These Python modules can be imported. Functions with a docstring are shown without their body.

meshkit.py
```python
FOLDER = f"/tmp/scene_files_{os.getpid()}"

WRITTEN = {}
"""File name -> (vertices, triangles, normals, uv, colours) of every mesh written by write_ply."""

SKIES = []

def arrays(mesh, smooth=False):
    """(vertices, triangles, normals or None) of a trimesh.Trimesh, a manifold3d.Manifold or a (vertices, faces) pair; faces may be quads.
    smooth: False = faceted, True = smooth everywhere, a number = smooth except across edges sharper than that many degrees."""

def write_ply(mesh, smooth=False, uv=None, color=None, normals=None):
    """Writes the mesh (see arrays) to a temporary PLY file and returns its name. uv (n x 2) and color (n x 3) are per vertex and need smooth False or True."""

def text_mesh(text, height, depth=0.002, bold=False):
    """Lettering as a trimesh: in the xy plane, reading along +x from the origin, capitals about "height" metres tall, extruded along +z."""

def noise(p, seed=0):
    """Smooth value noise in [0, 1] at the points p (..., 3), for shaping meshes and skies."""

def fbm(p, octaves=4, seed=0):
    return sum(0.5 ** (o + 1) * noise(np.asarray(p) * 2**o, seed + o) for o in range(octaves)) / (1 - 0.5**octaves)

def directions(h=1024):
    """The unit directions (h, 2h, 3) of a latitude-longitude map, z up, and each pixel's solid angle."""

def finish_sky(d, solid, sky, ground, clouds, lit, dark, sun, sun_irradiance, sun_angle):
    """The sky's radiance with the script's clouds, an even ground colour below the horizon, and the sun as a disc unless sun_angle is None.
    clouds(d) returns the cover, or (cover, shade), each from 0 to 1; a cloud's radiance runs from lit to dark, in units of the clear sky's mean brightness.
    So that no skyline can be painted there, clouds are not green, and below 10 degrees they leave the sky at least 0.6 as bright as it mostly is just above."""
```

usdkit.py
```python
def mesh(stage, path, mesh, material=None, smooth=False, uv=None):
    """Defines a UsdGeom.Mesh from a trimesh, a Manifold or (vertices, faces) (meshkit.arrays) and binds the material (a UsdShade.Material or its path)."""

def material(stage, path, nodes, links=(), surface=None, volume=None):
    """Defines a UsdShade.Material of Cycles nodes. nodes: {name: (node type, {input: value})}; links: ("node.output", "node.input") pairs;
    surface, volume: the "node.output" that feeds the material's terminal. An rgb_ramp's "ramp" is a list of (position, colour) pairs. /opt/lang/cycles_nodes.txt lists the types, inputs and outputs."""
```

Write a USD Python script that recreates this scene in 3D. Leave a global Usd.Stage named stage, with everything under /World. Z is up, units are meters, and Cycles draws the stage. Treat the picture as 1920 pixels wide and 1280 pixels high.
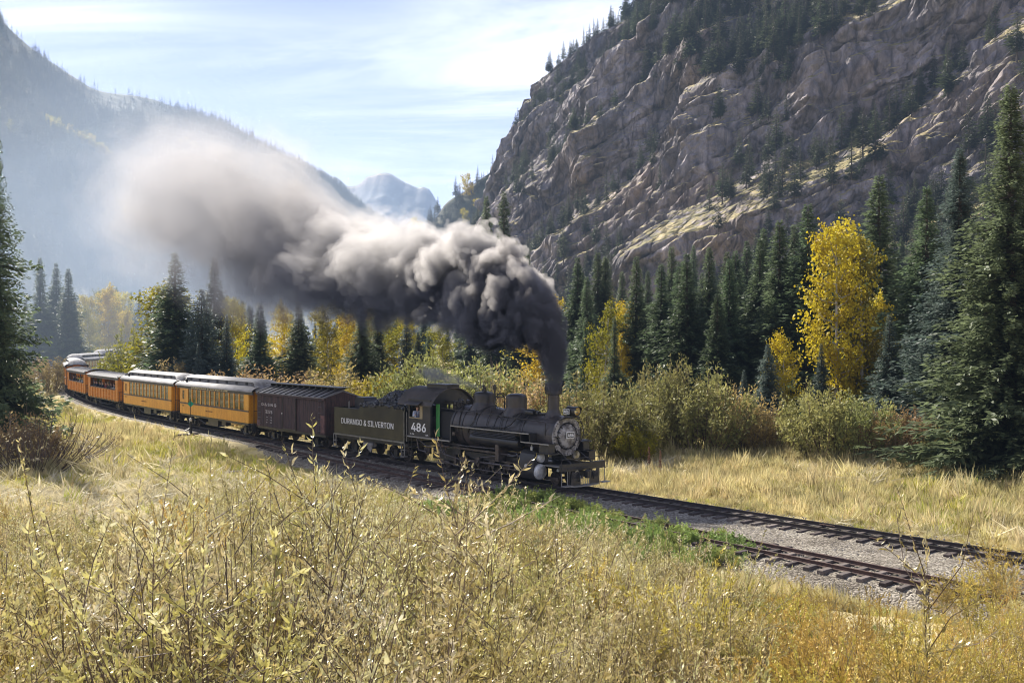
import math, numpy as np, trimesh, manifold3d, usdkit, meshkit
from pxr import Usd, UsdGeom, UsdLux, UsdShade, Gf, Sdf, Vt

stage = Usd.Stage.CreateInMemory()
UsdGeom.SetStageUpAxis(stage, 'Z')
UsdGeom.SetStageMetersPerUnit(stage, 1.0)
UsdGeom.Xform.Define(stage, '/World')
PI = math.pi

# ---------------------------------------------------------------- camera, sky, sun, exposure
CAM_Z = 6.9
cam = UsdGeom.Camera.Define(stage, '/World/camera')
cam.CreateHorizontalApertureAttr(36.0)
cam.CreateVerticalApertureAttr(24.0)
cam.CreateFocalLengthAttr(35.0)
cam.CreateClippingRangeAttr((0.1, 30000.0))
cam.AddTranslateOp().Set((0, 0, CAM_Z))
cam.AddRotateXYZOp().Set((90, 0, 0))
cam.CreateExposureAttr(1.3)

SUN_EL = math.radians(40.0)
SUN_TO = np.array([-0.60, 0.80, 0.0]); SUN_TO /= np.linalg.norm(SUN_TO)
SUN_ROT = math.atan2(SUN_TO[0], SUN_TO[1])
SUN_DIR = np.array([SUN_TO[0] * math.cos(SUN_EL), SUN_TO[1] * math.cos(SUN_EL), math.sin(SUN_EL)])
sky_mat = usdkit.material(stage, '/World/Looks/sky', {
    'sky': ('sky_texture', {'sky_type': 'single_scattering', 'sun_disc': False, 'sun_elevation': SUN_EL, 'sun_rotation': SUN_ROT,
                            'altitude': 2500.0, 'air_density': 1.0, 'aerosol_density': 0.25, 'ozone_density': 1.0}),
    'tc': ('texture_coordinate', {}),
    'sep': ('separate_xyz', {}),
    # project the direction on a flat cloud layer: (x, y) / (z + 0.12)
    'zz': ('math', {'math_type': 'add', 'value2': 0.12}),
    'zmax': ('math', {'math_type': 'maximum', 'value2': 0.05}),
    'px': ('math', {'math_type': 'divide'}), 'py': ('math', {'math_type': 'divide'}),
    'cv': ('combine_xyz', {}),
    'map': ('mapping', {'rotation': (0, 0, 0.55), 'scale': (0.55, 1.7, 1.0), 'location': (0.35, 0.2, 0.0)}),
    'n1': ('noise_texture', {'scale': 1.0, 'detail': 7.0, 'roughness': 0.62, 'distortion': 0.9}),
    'n2': ('noise_texture', {'scale': 0.55, 'detail': 2.0, 'roughness': 0.5}),
    'r1': ('map_range', {'range_type': 'smoothstep', 'from_min': 0.40, 'from_max': 0.72, 'to_min': 0.0, 'to_max': 1.0}),
    'r2': ('map_range', {'range_type': 'smoothstep', 'from_min': 0.40, 'from_max': 0.58, 'to_min': 0.0, 'to_max': 1.0}),
    'cov': ('math', {'math_type': 'multiply'}),
    'cov2': ('math', {'math_type': 'multiply_add', 'value2': 0.80, 'value3': 0.06}),
    'tint': ('mix', {'mix_type': 'multiply', 'fac': 1.0, 'color2': (1.22, 0.94, 1.10)}),
    'mix': ('mix', {'mix_type': 'mix', 'color2': (11.5, 11.6, 12.2)}),
    'bg': ('background_shader', {'strength': 0.063}),
}, [('tc.generated', 'sep.vector'), ('sep.z', 'zz.value1'), ('zz.value', 'zmax.value1'),
    ('sep.x', 'px.value1'), ('zmax.value', 'px.value2'), ('sep.y', 'py.value1'), ('zmax.value', 'py.value2'),
    ('px.value', 'cv.x'), ('py.value', 'cv.y'), ('cv.vector', 'map.vector'), ('map.vector', 'n1.vector'), ('cv.vector', 'n2.vector'),
    ('n1.fac', 'r1.value'), ('n2.fac', 'r2.value'), ('r1.result', 'cov.value1'), ('r2.result', 'cov.value2'),
    ('cov.value', 'cov2.value1'), ('cov2.value', 'mix.fac'), ('sky.color', 'tint.color1'), ('tint.color', 'mix.color1'), ('mix.color', 'bg.color')], surface='bg.background')
dome = UsdLux.DomeLight.Define(stage, '/World/sky')
UsdShade.MaterialBindingAPI.Apply(dome.GetPrim()).Bind(sky_mat)
sun = UsdLux.DistantLight.Define(stage, '/World/sun')
sun.CreateIntensityAttr(1.25)
sun.CreateNormalizeAttr(True)
sun.CreateAngleAttr(0.53)
sun.CreateColorAttr(Gf.Vec3f(1.0, 0.93, 0.83))
# local -z must point along -SUN_DIR: rotate z axis onto SUN_DIR
sun.AddRotateXYZOp().Set((math.degrees(math.acos(SUN_DIR[2])), 0, math.degrees(math.atan2(SUN_DIR[0], -SUN_DIR[1]))))

# ---------------------------------------------------------------- helpers
RS = np.random.RandomState
taken = {}


def free(path):
    k = taken.get(path, -1) + 1
    taken[path] = k
    return path if k == 0 else f'{path}_{k:03d}'


def tag(prim, label=None, cat=None, group=None, kind=None):
    p = prim.GetPrim() if hasattr(prim, 'GetPrim') else prim
    for key, val in (('label', label), ('category', cat), ('group', group), ('kind', kind)):
        if val:
            p.SetCustomDataByKey(key, val)
    return p


def thing(name, label, cat, loc=(0, 0, 0), rz=0.0, group=None, kind=None, scale=None):
    x = UsdGeom.Xform.Define(stage, free('/World/' + name))
    x.AddTranslateOp().Set(Gf.Vec3d(*map(float, loc)))
    if rz:
        x.AddRotateZOp().Set(math.degrees(rz))
    if scale is not None:
        x.AddScaleOp().Set(Gf.Vec3f(*np.broadcast_to(np.asarray(scale, float), 3).tolist()))
    return tag(x, label, cat, group, kind)


class MB:
    """Collects shapes into one triangle mesh."""

    def __init__(self):
        self.v, self.f, self.n = [], [], 0

    def add(self, v, f):
        v = np.asarray(v, float)
        f = np.asarray(f, int)
        if f.shape[1] == 4:
            f = np.vstack([f[:, [0, 1, 2]], f[:, [0, 2, 3]]])
        self.v.append(v)
        self.f.append(f + self.n)
        self.n += len(v)
        return self

    def tm(self, m):
        return self.add(m.vertices, m.faces)

    def box(self, c, s, rz=0.0, ry=0.0, rx=0.0):
        """centre, full size"""
        h = np.asarray(s, float) / 2
        v = np.array([[x, y, z] for x in (-1, 1) for y in (-1, 1) for z in (-1, 1)]) * h
        if rx or ry or rz:
            v = v @ rot(rx, ry, rz).T
        f = [[0, 1, 3, 2], [4, 6, 7, 5], [0, 4, 5, 1], [2, 3, 7, 6], [0, 2, 6, 4], [1, 5, 7, 3]]
        return self.add(v + np.asarray(c, float), f)

    def bb(self, x0, x1, y0, y1, z0, z1):
        return self.box(((x0 + x1) / 2, (y0 + y1) / 2, (z0 + z1) / 2), (abs(x1 - x0), abs(y1 - y0), abs(z1 - z0)))

    def tube(self, pts, r, n=8, caps=True):
        p = np.asarray(pts, float)
        r = np.broadcast_to(np.asarray(r, float), (len(p),))
        t = np.gradient(p, axis=0) if len(p) > 2 else np.repeat([p[-1] - p[0]], len(p), 0)
        t /= np.linalg.norm(t, axis=1, keepdims=True) + 1e-12
        a = np.array([0, 0, 1.0]) if abs(t[0][2]) < 0.9 else np.array([1.0, 0, 0])
        rows = []
        for i in range(len(p)):
            u = np.cross(t[i], a)
            u /= np.linalg.norm(u) + 1e-12
            w = np.cross(u, t[i])
            a = w
            th = np.arange(n) * 2 * PI / n
            rows.append(p[i] + r[i] * (np.cos(th)[:, None] * u + np.sin(th)[:, None] * w))
        v = np.vstack(rows)
        f = []
        for i in range(len(p) - 1):
            for k in range(n):
                k2 = (k + 1) % n
                f.append([i * n + k, i * n + k2, (i + 1) * n + k2, (i + 1) * n + k])
        f = np.array(f)
        f = np.vstack([f[:, [0, 2, 1]], f[:, [0, 3, 2]]])
        if caps:
            m = len(v)
            v = np.vstack([v, p[:1], p[-1:]])
            e = (len(p) - 1) * n
            f = np.vstack([f] + [[[m, k, (k + 1) % n], [m + 1, e + (k + 1) % n, e + k]] for k in range(n)])
        return self.add(v, f)

    def lathe(self, prof, origin=(0, 0, 0), axis='z', n=24):
        """prof: list of (radius, height along the axis)"""
        th = np.arange(n) * 2 * PI / n
        v = []
        for r, h in prof:
            v.append(np.stack([r * np.cos(th), r * np.sin(th), np.full(n, h)], 1))
        v = np.vstack(v)
        f = []
        for i in range(len(prof) - 1):
            for k in range(n):
                k2 = (k + 1) % n
                f.append([i * n + k, i * n + k2, (i + 1) * n + k2, (i + 1) * n + k])
        v = axes(v, axis)
        return self.add(v + np.asarray(origin, float), np.array(f))

    def prism(self, poly, d0, d1, plane='xz'):
        """Convex or simple polygon extruded between d0 and d1 along the axis left out of plane."""
        import shapely
        m = trimesh.creation.extrude_polygon(shapely.Polygon(poly), abs(d1 - d0), engine='earcut')
        v = np.array(m.vertices)
        a, b, z = v[:, 0], v[:, 1], v[:, 2] + min(d0, d1)
        o = {'xz': (a, z, b), 'yz': (z, a, b), 'xy': (a, b, z)}[plane]
        fl = np.array(m.faces)
        if plane == 'xz':
            fl = fl[:, ::-1]
        return self.add(np.stack(o, 1), fl)

    def strip(self, rows, closed=False):
        """Grid surface from equally long rows of points."""
        R = np.asarray(rows, float)
        a, b = R.shape[:2]
        idx = np.arange(a * b).reshape(a, b)
        if closed:
            idx = np.hstack([idx, idx[:, :1]])
        f = np.stack([idx[:-1, :-1], idx[:-1, 1:], idx[1:, 1:], idx[1:, :-1]], -1).reshape(-1, 4)
        return self.add(R.reshape(-1, 3), f)

    def get(self):
        return np.vstack(self.v), np.vstack(self.f)

    def move(self, off=(0, 0, 0), rz=0.0):
        c, s = math.cos(rz), math.sin(rz)
        R = np.array([[c, -s, 0], [s, c, 0], [0, 0, 1]])
        self.v = [v @ R.T + np.asarray(off, float) for v in self.v]
        return self


def rot(rx=0.0, ry=0.0, rz=0.0):
    cx, sx, cy, sy, cz, sz = math.cos(rx), math.sin(rx), math.cos(ry), math.sin(ry), math.cos(rz), math.sin(rz)
    return np.array([[cz, -sz, 0], [sz, cz, 0], [0, 0, 1]]) @ np.array([[cy, 0, sy], [0, 1, 0], [-sy, 0, cy]]) @ np.array([[1, 0, 0], [0, cx, -sx], [0, sx, cx]])


def axes(v, axis):
    if axis == 'z':
        return v
    if axis == 'x':
        return np.stack([v[:, 2], v[:, 0], v[:, 1]], 1)
    if axis == '-x':
        return np.stack([-v[:, 2], v[:, 1], v[:, 0]], 1)
    if axis == 'y':
        return np.stack([v[:, 1], v[:, 2], v[:, 0]], 1)
    return np.stack([v[:, 0], -v[:, 2], v[:, 1]], 1)  # '-y'


def part(parent, name, mb, m, smooth=False, label=None, kind=None):
    base = parent.GetPath().pathString if hasattr(parent, 'GetPath') else parent
    p = usdkit.mesh(stage, free(base + '/' + name), mb.get() if isinstance(mb, MB) else mb, m, smooth)
    if label or kind:
        tag(p, label, None, None, kind)
    return p.GetPrim()


def solo(name, mb, m, label=None, cat=None, group=None, kind=None, smooth=False):
    p = part('/World', name, mb, m, smooth)
    return tag(p, label, cat, group, kind)


# ---------------------------------------------------------------- materials
def look(name, col, rough=0.7, var=0.0, scale=4.0, col2=None, metal=0.0, bump=0.0, bscale=30.0, spec=0.5, rnd=0.0, coords='object', lo=0.35, hi=0.65, detail=4.0, stretch=None):
    nodes = {'p': ('principled_bsdf', {'roughness': rough, 'metallic': metal, 'specular_ior_level': spec}), 'tc': ('texture_coordinate', {}), 'g': ('geometry', {})}
    src = 'tc.object' if coords == 'object' else 'g.position'
    links = []
    if stretch is not None:
        nodes['st'] = ('mapping', {'scale': stretch})
        links.append((src, 'st.vector'))
        src = 'st.vector'
    c2 = col2 if col2 is not None else tuple(c * (1 - var) for c in col)
    nodes['n'] = ('noise_texture', {'scale': scale, 'detail': detail, 'roughness': 0.6})
    nodes['r'] = ('rgb_ramp', {'ramp': [(0, c2), (lo, c2), (hi, col), (1, col)]})
    links += [(src, 'n.vector'), ('n.fac', 'r.fac')]
    out = 'r.color'
    if rnd:
        nodes['oi'] = ('object_info', {})
        nodes['rm'] = ('map_range', {'from_min': 0.0, 'from_max': 1.0, 'to_min': 1 - rnd, 'to_max': 1 + rnd})
        nodes['h'] = ('hsv', {'saturation': 1.0, 'hue': 0.5})
        links += [('oi.random', 'rm.value'), ('rm.result', 'h.value'), (out, 'h.color')]
        out = 'h.color'
    links.append((out, 'p.base_color'))
    if bump:
        nodes['bn'] = ('noise_texture', {'scale': bscale, 'detail': 5.0, 'roughness': 0.6})
        nodes['b'] = ('bump', {'strength': bump, 'distance': 0.02})
        links += [(src, 'bn.vector'), ('bn.fac', 'b.height'), ('b.normal', 'p.normal')]
    return usdkit.material(stage, '/World/Looks/' + name, nodes, links, surface='p.BSDF')


def leafy(name, stops, trans=0.35, rnd=0.25, rough=0.6, scale=0.6, spec=0.3, hue=0.0):
    """A leaf material: colour by noise over the plant and by plant, with light passing through."""
    nodes = {'p': ('principled_bsdf', {'roughness': rough, 'specular_ior_level': spec}), 't': ('translucent_bsdf', {}), 'm': ('mix_closure', {'fac': trans}),
             'g': ('geometry', {}), 'n': ('noise_texture', {'scale': scale, 'detail': 3.0, 'roughness': 0.6}), 'oi': ('object_info', {}),
             'isl': ('math', {'math_type': 'multiply_add', 'value2': 0.34}), 'su': ('math', {'math_type': 'subtract', 'value2': 0.17}),
             'r': ('rgb_ramp', {'ramp': stops}), 'rm': ('map_range', {'from_min': 0.0, 'from_max': 1.0, 'to_min': 1 - rnd, 'to_max': 1 + rnd}),
             'h': ('hsv', {'saturation': 1.0, 'hue': 0.5})}
    links = [('g.position', 'n.vector'), ('g.random_per_island', 'isl.value1'), ('n.fac', 'isl.value3'), ('isl.value', 'su.value1'), ('su.value', 'r.fac'), ('oi.random', 'rm.value'), ('rm.result', 'h.value'),
             ('r.color', 'h.color'), ('h.color', 'p.base_color'), ('h.color', 't.color'), ('p.BSDF', 'm.closure1'), ('t.BSDF', 'm.closure2')]
    if hue:
        nodes['hm'] = ('map_range', {'from_min': 0.0, 'from_max': 1.0, 'to_min': 0.5 - hue, 'to_max': 0.5 + hue})
        nodes['frac'] = ('math', {'math_type': 'multiply', 'value2': 7.31})
        nodes['fr'] = ('math', {'math_type': 'fraction'})
        links += [('oi.random', 'frac.value1'), ('frac.value', 'fr.value1'), ('fr.value', 'hm.value'), ('hm.result', 'h.hue')]
    return usdkit.material(stage, '/World/Looks/' + name, nodes, links, surface='m.closure')


def flat(name, col, rough=0.6, metal=0.0, spec=0.5):
    return usdkit.material(stage, '/World/Looks/' + name, {'p': ('principled_bsdf', {'base_color': col, 'roughness': rough, 'metallic': metal, 'specular_ior_level': spec})}, [], surface='p.BSDF')
# ---------------------------------------------------------------- the line of the track
S = np.arange(-80, 230, 0.25)
HK = [(-80, -41.2), (-12, -41.2), (0, -40.6), (18, -40.4), (27, -39.5), (36, -38.4), (57, -37), (72, -34.8), (87, -31.7), (101, -26.5), (117, -11), (132, -4), (150, 5), (230, 30)]
_h = np.radians(np.interp(S, *zip(*HK)))
TX, TY = np.cumsum(np.sin(_h)) * 0.25, np.cumsum(np.cos(_h)) * 0.25
_i = int(np.argmin(abs(S - 0.5)))
TX += 3.04 - TX[_i]
TY += 47.4 - TY[_i]
TZ = np.interp(S, [-80, 45, 70, 85, 100, 117, 132, 150, 230], [0, 0, 0.15, 0.35, 0.7, 1.3, 1.7, 2.1, 3.5])
from scipy.ndimage import gaussian_filter1d
TZ = gaussian_filter1d(TZ, 30, mode='nearest')
from scipy.spatial import cKDTree
TREE = cKDTree(np.stack([TX, TY], 1))


def tp(s, off=0.0):
    """Point of the track at distance s behind the front of the engine, off metres towards the camera side."""
    h = np.interp(s, S, _h)
    return np.stack([np.interp(s, S, TX) - np.cos(h) * off, np.interp(s, S, TY) + np.sin(h) * off, np.interp(s, S, TZ) + 0 * h], -1)


def side_off(s):
    return np.interp(s, [-80, -45, -17, 0, 16, 28, 42], [8.0, 6.3, 4.75, 3.65, 2.5, 1.35, 0.0])


def smooth01(a, lo, hi):
    t = np.clip((a - lo) / (hi - lo), 0, 1)
    return t * t * (3 - 2 * t)


def track_rel(x, y):
    """(signed distance to the track, positive on the camera side; s; height of the rails there)"""
    d, i = TREE.query(np.stack([x, y], -1))
    h = _h[i]
    sgn = -(x - TX[i]) * np.cos(h) + (y - TY[i]) * np.sin(h)
    return np.sign(sgn) * d, S[i], TZ[i]


def ground_z(x, y, fine=True):
    x, y = np.asarray(x, float), np.asarray(y, float)
    q, s, tz = track_rel(x, y)
    # a bank towards the camera
    so = side_off(np.clip(s, -80, 42)) * (s < 42)
    hill = 0.130 * np.logaddexp(0, (33.5 - y) / 2.5) * 2.5 * smooth01(q - so, 2.2, 9.0)
    hill += 1.1 * smooth01(-x, 14, 34) * smooth01(46 - y, -6, 10) * smooth01(q, 8, 16)
    far = np.maximum(-q - 14, 0)
    far = far * (1 - smooth01(y, 300, 600)) * smooth01(y, 5, 40)
    rise = 0.03 * smooth01(x / np.maximum(y, 1), -0.15, 0.05) * np.clip(far, 0, 200) + 0.00045 * np.clip(far, 0, 160) ** 2 * smooth01(x / np.maximum(y, 1), -0.05, 0.25)
    dip = -0.30 * smooth01(np.abs(q), 2.2, 4.5)
    z = tz - 0.34 + hill + rise + dip
    # the bed of the tracks is level
    if fine:
        P = np.stack([x, y, 0 * x], -1)
        away = smooth01(np.abs(q - np.clip(so * 0.5, 0, 4)), 3.0 + so * 0.5, 6.0 + so * 0.5)
        z = z + away * (0.5 * (meshkit.fbm(P * 0.13, 3, 11) - 0.5) + 0.22 * (meshkit.fbm(P * 0.9, 2, 12) - 0.5))
    return z


def grid_ground():
    """One sheet whose squares grow with the distance from the camera."""
    rr = np.concatenate([np.arange(1.5, 60, 0.55), np.arange(60, 190, 1.7), np.geomspace(190, 7000, 60)])
    aa = np.concatenate([np.linspace(-180, -40, 40)[:-1], np.linspace(-40, 40, 260), np.linspace(40, 180, 40)[1:]])
    A = np.radians(aa)[None, :]
    R = rr[:, None]
    X, Y = R * np.sin(A), R * np.cos(A)
    Z = ground_z(X, Y)
    return X, Y, Z


X, Y, Z = grid_ground()
gm = MB().strip(np.stack([X, Y, Z], -1))
gm.add([[0, 0, float(ground_z(0, 0))]] + [[X[0, k], Y[0, k], Z[0, k]] for k in range(X.shape[1])], [[0, k + 1, k] for k in range(1, X.shape[1])])
M_GROUND = usdkit.material(stage, '/World/Looks/meadow_soil', {
    'g': ('geometry', {}),
    'n1': ('noise_texture', {'scale': 0.16, 'detail': 5.0, 'roughness': 0.62}), 'n2': ('noise_texture', {'scale': 2.6, 'detail': 5.0, 'roughness': 0.7}),
    'n3': ('noise_texture', {'scale': 0.5, 'detail': 3.0}),
    'r1': ('rgb_ramp', {'ramp': [(0.30, (0.24, 0.21, 0.075)), (0.45, (0.34, 0.29, 0.11)), (0.56, (0.46, 0.39, 0.20)), (0.70, (0.55, 0.47, 0.28))]}),
    'r2': ('rgb_ramp', {'ramp': [(0.3, (0.55, 0.55, 0.55)), (0.7, (1.15, 1.12, 1.05))]}),
    'mx': ('mix', {'mix_type': 'multiply', 'fac': 1.0}), 'p': ('principled_bsdf', {'roughness': 0.9, 'specular_ior_level': 0.2}),
    'b': ('bump', {'strength': 0.8, 'distance': 0.08})},
    [('g.position', 'n1.vector'), ('g.position', 'n2.vector'), ('n1.fac', 'r1.fac'), ('n2.fac', 'r2.fac'), ('r1.color', 'mx.color1'), ('r2.color', 'mx.color2'),
     ('mx.color', 'p.base_color'), ('n2.fac', 'b.height'), ('b.normal', 'p.normal')], surface='p.BSDF')
solo('ground', gm, M_GROUND, kind='structure', smooth=True)

# ---------------------------------------------------------------- ballast, sleepers, rails
M_BALLAST = usdkit.material(stage, '/World/Looks/ballast', {
    'g': ('geometry', {}), 'v': ('voronoi_texture', {'feature': 'f1', 'scale': 16.0}), 've': ('voronoi_texture', {'feature': 'f1', 'scale': 16.0}),
    'hs': ('separate_color', {}), 'r': ('rgb_ramp', {'ramp': [(0, (0.085, 0.07, 0.055)), (0.4, (0.185, 0.165, 0.135)), (0.8, (0.305, 0.28, 0.235)), (1, (0.44, 0.40, 0.35))]}),
    'n': ('noise_texture', {'scale': 0.55, 'detail': 5.0, 'roughness': 0.65}), 'nr': ('rgb_ramp', {'ramp': [(0.32, (0.42, 0.39, 0.35)), (0.5, (0.85, 0.83, 0.78)), (0.66, (1.10, 1.10, 1.04))]}), 'mx': ('mix', {'mix_type': 'multiply', 'fac': 1.0}),
    'inv': ('math', {'math_type': 'subtract', 'value1': 1.0}), 'b': ('bump', {'strength': 1.0, 'distance': 0.05}), 'p': ('principled_bsdf', {'roughness': 0.9, 'specular_ior_level': 0.25})},
    [('g.position', 'v.vector'), ('v.color', 'hs.color'), ('hs.r', 'r.fac'), ('g.position', 'n.vector'), ('n.fac', 'nr.fac'), ('r.color', 'mx.color1'), ('nr.color', 'mx.color2'),
     ('mx.color', 'p.base_color'), ('v.distance', 'inv.value2'), ('inv.value', 'b.height'), ('b.normal', 'p.normal')], surface='p.BSDF')
sb = np.concatenate([np.arange(-79, 60, 0.5), np.arange(60, 170, 1.5)])
so_b = side_off(np.minimum(sb, 42)) * (sb < 42)
cross = []
for t_, zz in ((-3.9, -0.66), (-2.6, -0.50), (-1.45, -0.215), (-0.7, -0.19), (0.0, -0.185), (0.7, -0.19), (1.3, -0.20), ('m', -0.24), ('s-', -0.30), ('s0', -0.29), ('s+', -0.31), ('e', -0.45), ('f', -0.75)):
    off = {'m': so_b * 0.5 + 1.0, 's-': np.maximum(so_b - 0.7, 1.35), 's0': np.maximum(so_b, 1.5), 's+': np.maximum(so_b + 0.9, 1.7), 'e': np.maximum(so_b + 1.7, 2.5), 'f': np.maximum(so_b + 2.6, 3.3)}.get(t_, t_)
    off = np.broadcast_to(off, sb.shape) if not isinstance(t_, (int, float)) else np.full(sb.shape, t_)
    p = tp(sb, off)
    p[:, 2] += zz
    cross.append(p)
C = np.stack(cross, 1)
C[:, 1:-1, 2] += 0.05 * (meshkit.noise(C[:, 1:-1] * 1.9, 3) - 0.5)
solo('ballast_bed', MB().strip(C), M_BALLAST, kind='structure', smooth=True)

M_RAIL = look('rail_steel', (0.055, 0.042, 0.036), 0.5, col2=(0.03, 0.024, 0.022), scale=3.0, metal=0.35)
M_RAILTOP = flat('rail_polished', (0.45, 0.44, 0.43), 0.25, 1.0)
M_RUST = look('rail_rust', (0.10, 0.055, 0.04), 0.75, col2=(0.05, 0.03, 0.025), scale=5.0, metal=0.1)
M_TIE = [look('sleeper_timber', (0.075, 0.055, 0.045), 0.9, col2=(0.03, 0.022, 0.02), scale=6.0, bump=0.5, bscale=18, stretch=(1, 8, 8), rnd=0.35),
         look('sleeper_grey', (0.17, 0.14, 0.12), 0.9, col2=(0.07, 0.055, 0.045), scale=6.0, bump=0.5, bscale=18, stretch=(1, 8, 8), rnd=0.35)]
PROFILE = [(-0.062, -0.14), (0.062, -0.14), (0.055, -0.122), (0.012, -0.108), (0.012, -0.042), (0.033, -0.03), (0.033, -0.004), (0.022, 0.0), (-0.022, 0.0), (-0.033, -0.004), (-0.033, -0.03), (-0.012, -0.042), (-0.012, -0.108), (-0.055, -0.122)]


def rail(parent, ss, offs, m, z0=0.0, top=None):
    rows = []
    P = tp(ss, offs)
    h = np.interp(ss, S, _h)
    nrm = np.stack([-np.cos(h), np.sin(h), 0 * h], -1)
    for a, b in PROFILE:
        r = P + nrm * a
        r[:, 2] += b + z0
        rows.append(r)
    mb = MB().strip(np.stack(rows, 1), closed=True)
    part(parent, 'rail', mb, m, smooth=25)
    if top is not None:
        rr_ = []
        for a in (-0.021, 0.021):
            r = P + nrm * a
            r[:, 2] += z0 + 0.003
            rr_.append(r)
        part(parent, 'rail_head', MB().strip(np.stack(rr_, 1)), top)


def sleeper(parent, s, off, length, z, m, rs, name='sleeper'):
    p = tp(s, off)
    h = float(np.interp(s, S, _h))
    w, hh = 0.20 + rs.uniform(-.015, .02), 0.17
    l2 = length + rs.uniform(-.09, .09)
    mb = MB()
    c = 0.018
    x0, x1, y0, y1 = -w / 2, w / 2, -l2 / 2, l2 / 2
    v = [[x, y, zz] for zz, g in ((-hh, 0), (-c, 0), (0, c)) for x, y in ((x0 + g, y0 + g), (x1 - g, y0 + g), (x1 - g, y1 - g), (x0 + g, y1 - g))]
    f = [[8, 9, 10, 11]] + [[a + k, a + (k + 1) % 4, a + 4 + (k + 1) % 4, a + 4 + k] for a in (0, 4) for k in range(4)]
    mb.add(v, f)
    # sleeper's long side points across the track
    ang = math.atan2(math.cos(h), math.sin(h)) + rs.uniform(-.025, .025)
    mb.move((p[0] + rs.uniform(-.02, .02), p[1], p[2] + z + rs.uniform(-.015, .015)), ang)
    return part(parent, name, mb, m) if parent is not None else mb


GAUGE = 0.50
rs = RS(4)
main = thing('main_track', 'main narrow gauge track with dark rails carrying the steam train', 'railway track', kind=None)
ss = np.concatenate([np.arange(-70, 60, 1.0), np.arange(60, 168, 2.0)])
for sg in (-1, 1):
    rail(main, ss, np.full(len(ss), sg * GAUGE), M_RAIL, top=M_RAILTOP)
for k, s in enumerate(np.arange(-34, 44, 0.62)):
    sleeper(main, s + rs.uniform(-.05, .05), 0.0, 2.25, -0.115, M_TIE[int(rs.rand() < 0.25)], rs)
far_t = MB()
for s in np.arange(44, 168, 0.75):
    m_ = sleeper(None, s, 0.0, 2.25, -0.115, None, rs)
    v, f = m_.get()
    far_t.add(v, f)
part(main, 'far_sleepers', far_t, M_TIE[0], kind='stuff')
# joint bars bolted on the near rails
for s, sg in ((-6.9, 1), (-15.2, 1), (-4.2, -1), (-12.6, -1), (-21.0, 1)):
    p = tp(np.array([s - 0.32, s + 0.32]), np.full(2, sg * GAUGE + 0.032))
    p[:, 2] -= 0.072
    jb = MB().tube(p, 0.028, 6)
    for d in (-0.22, -0.08, 0.08, 0.22):
        c = tp(s + d, sg * GAUGE + 0.07)
        jb.box((c[0], c[1], c[2] - 0.07), (0.035, 0.035, 0.035), rz=0.7)
    part(main, 'joint_bar', jb, M_RUST)
siding = thing('siding_track', 'rusty siding track in front of the train, sleepers half bare', 'railway track')
ss2 = np.arange(-70, 37, 1.0)
for sg in (-1, 1):
    rail(siding, ss2, side_off(ss2) + sg * GAUGE, M_RUST, z0=-0.10)
for s in np.arange(-34, 30, 0.66):
    sleeper(siding, s + rs.uniform(-.08, .08), float(side_off(s)) + rs.uniform(-.06, .06), 2.2, -0.215, M_TIE[int(rs.rand() < 0.6)], rs)

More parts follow.
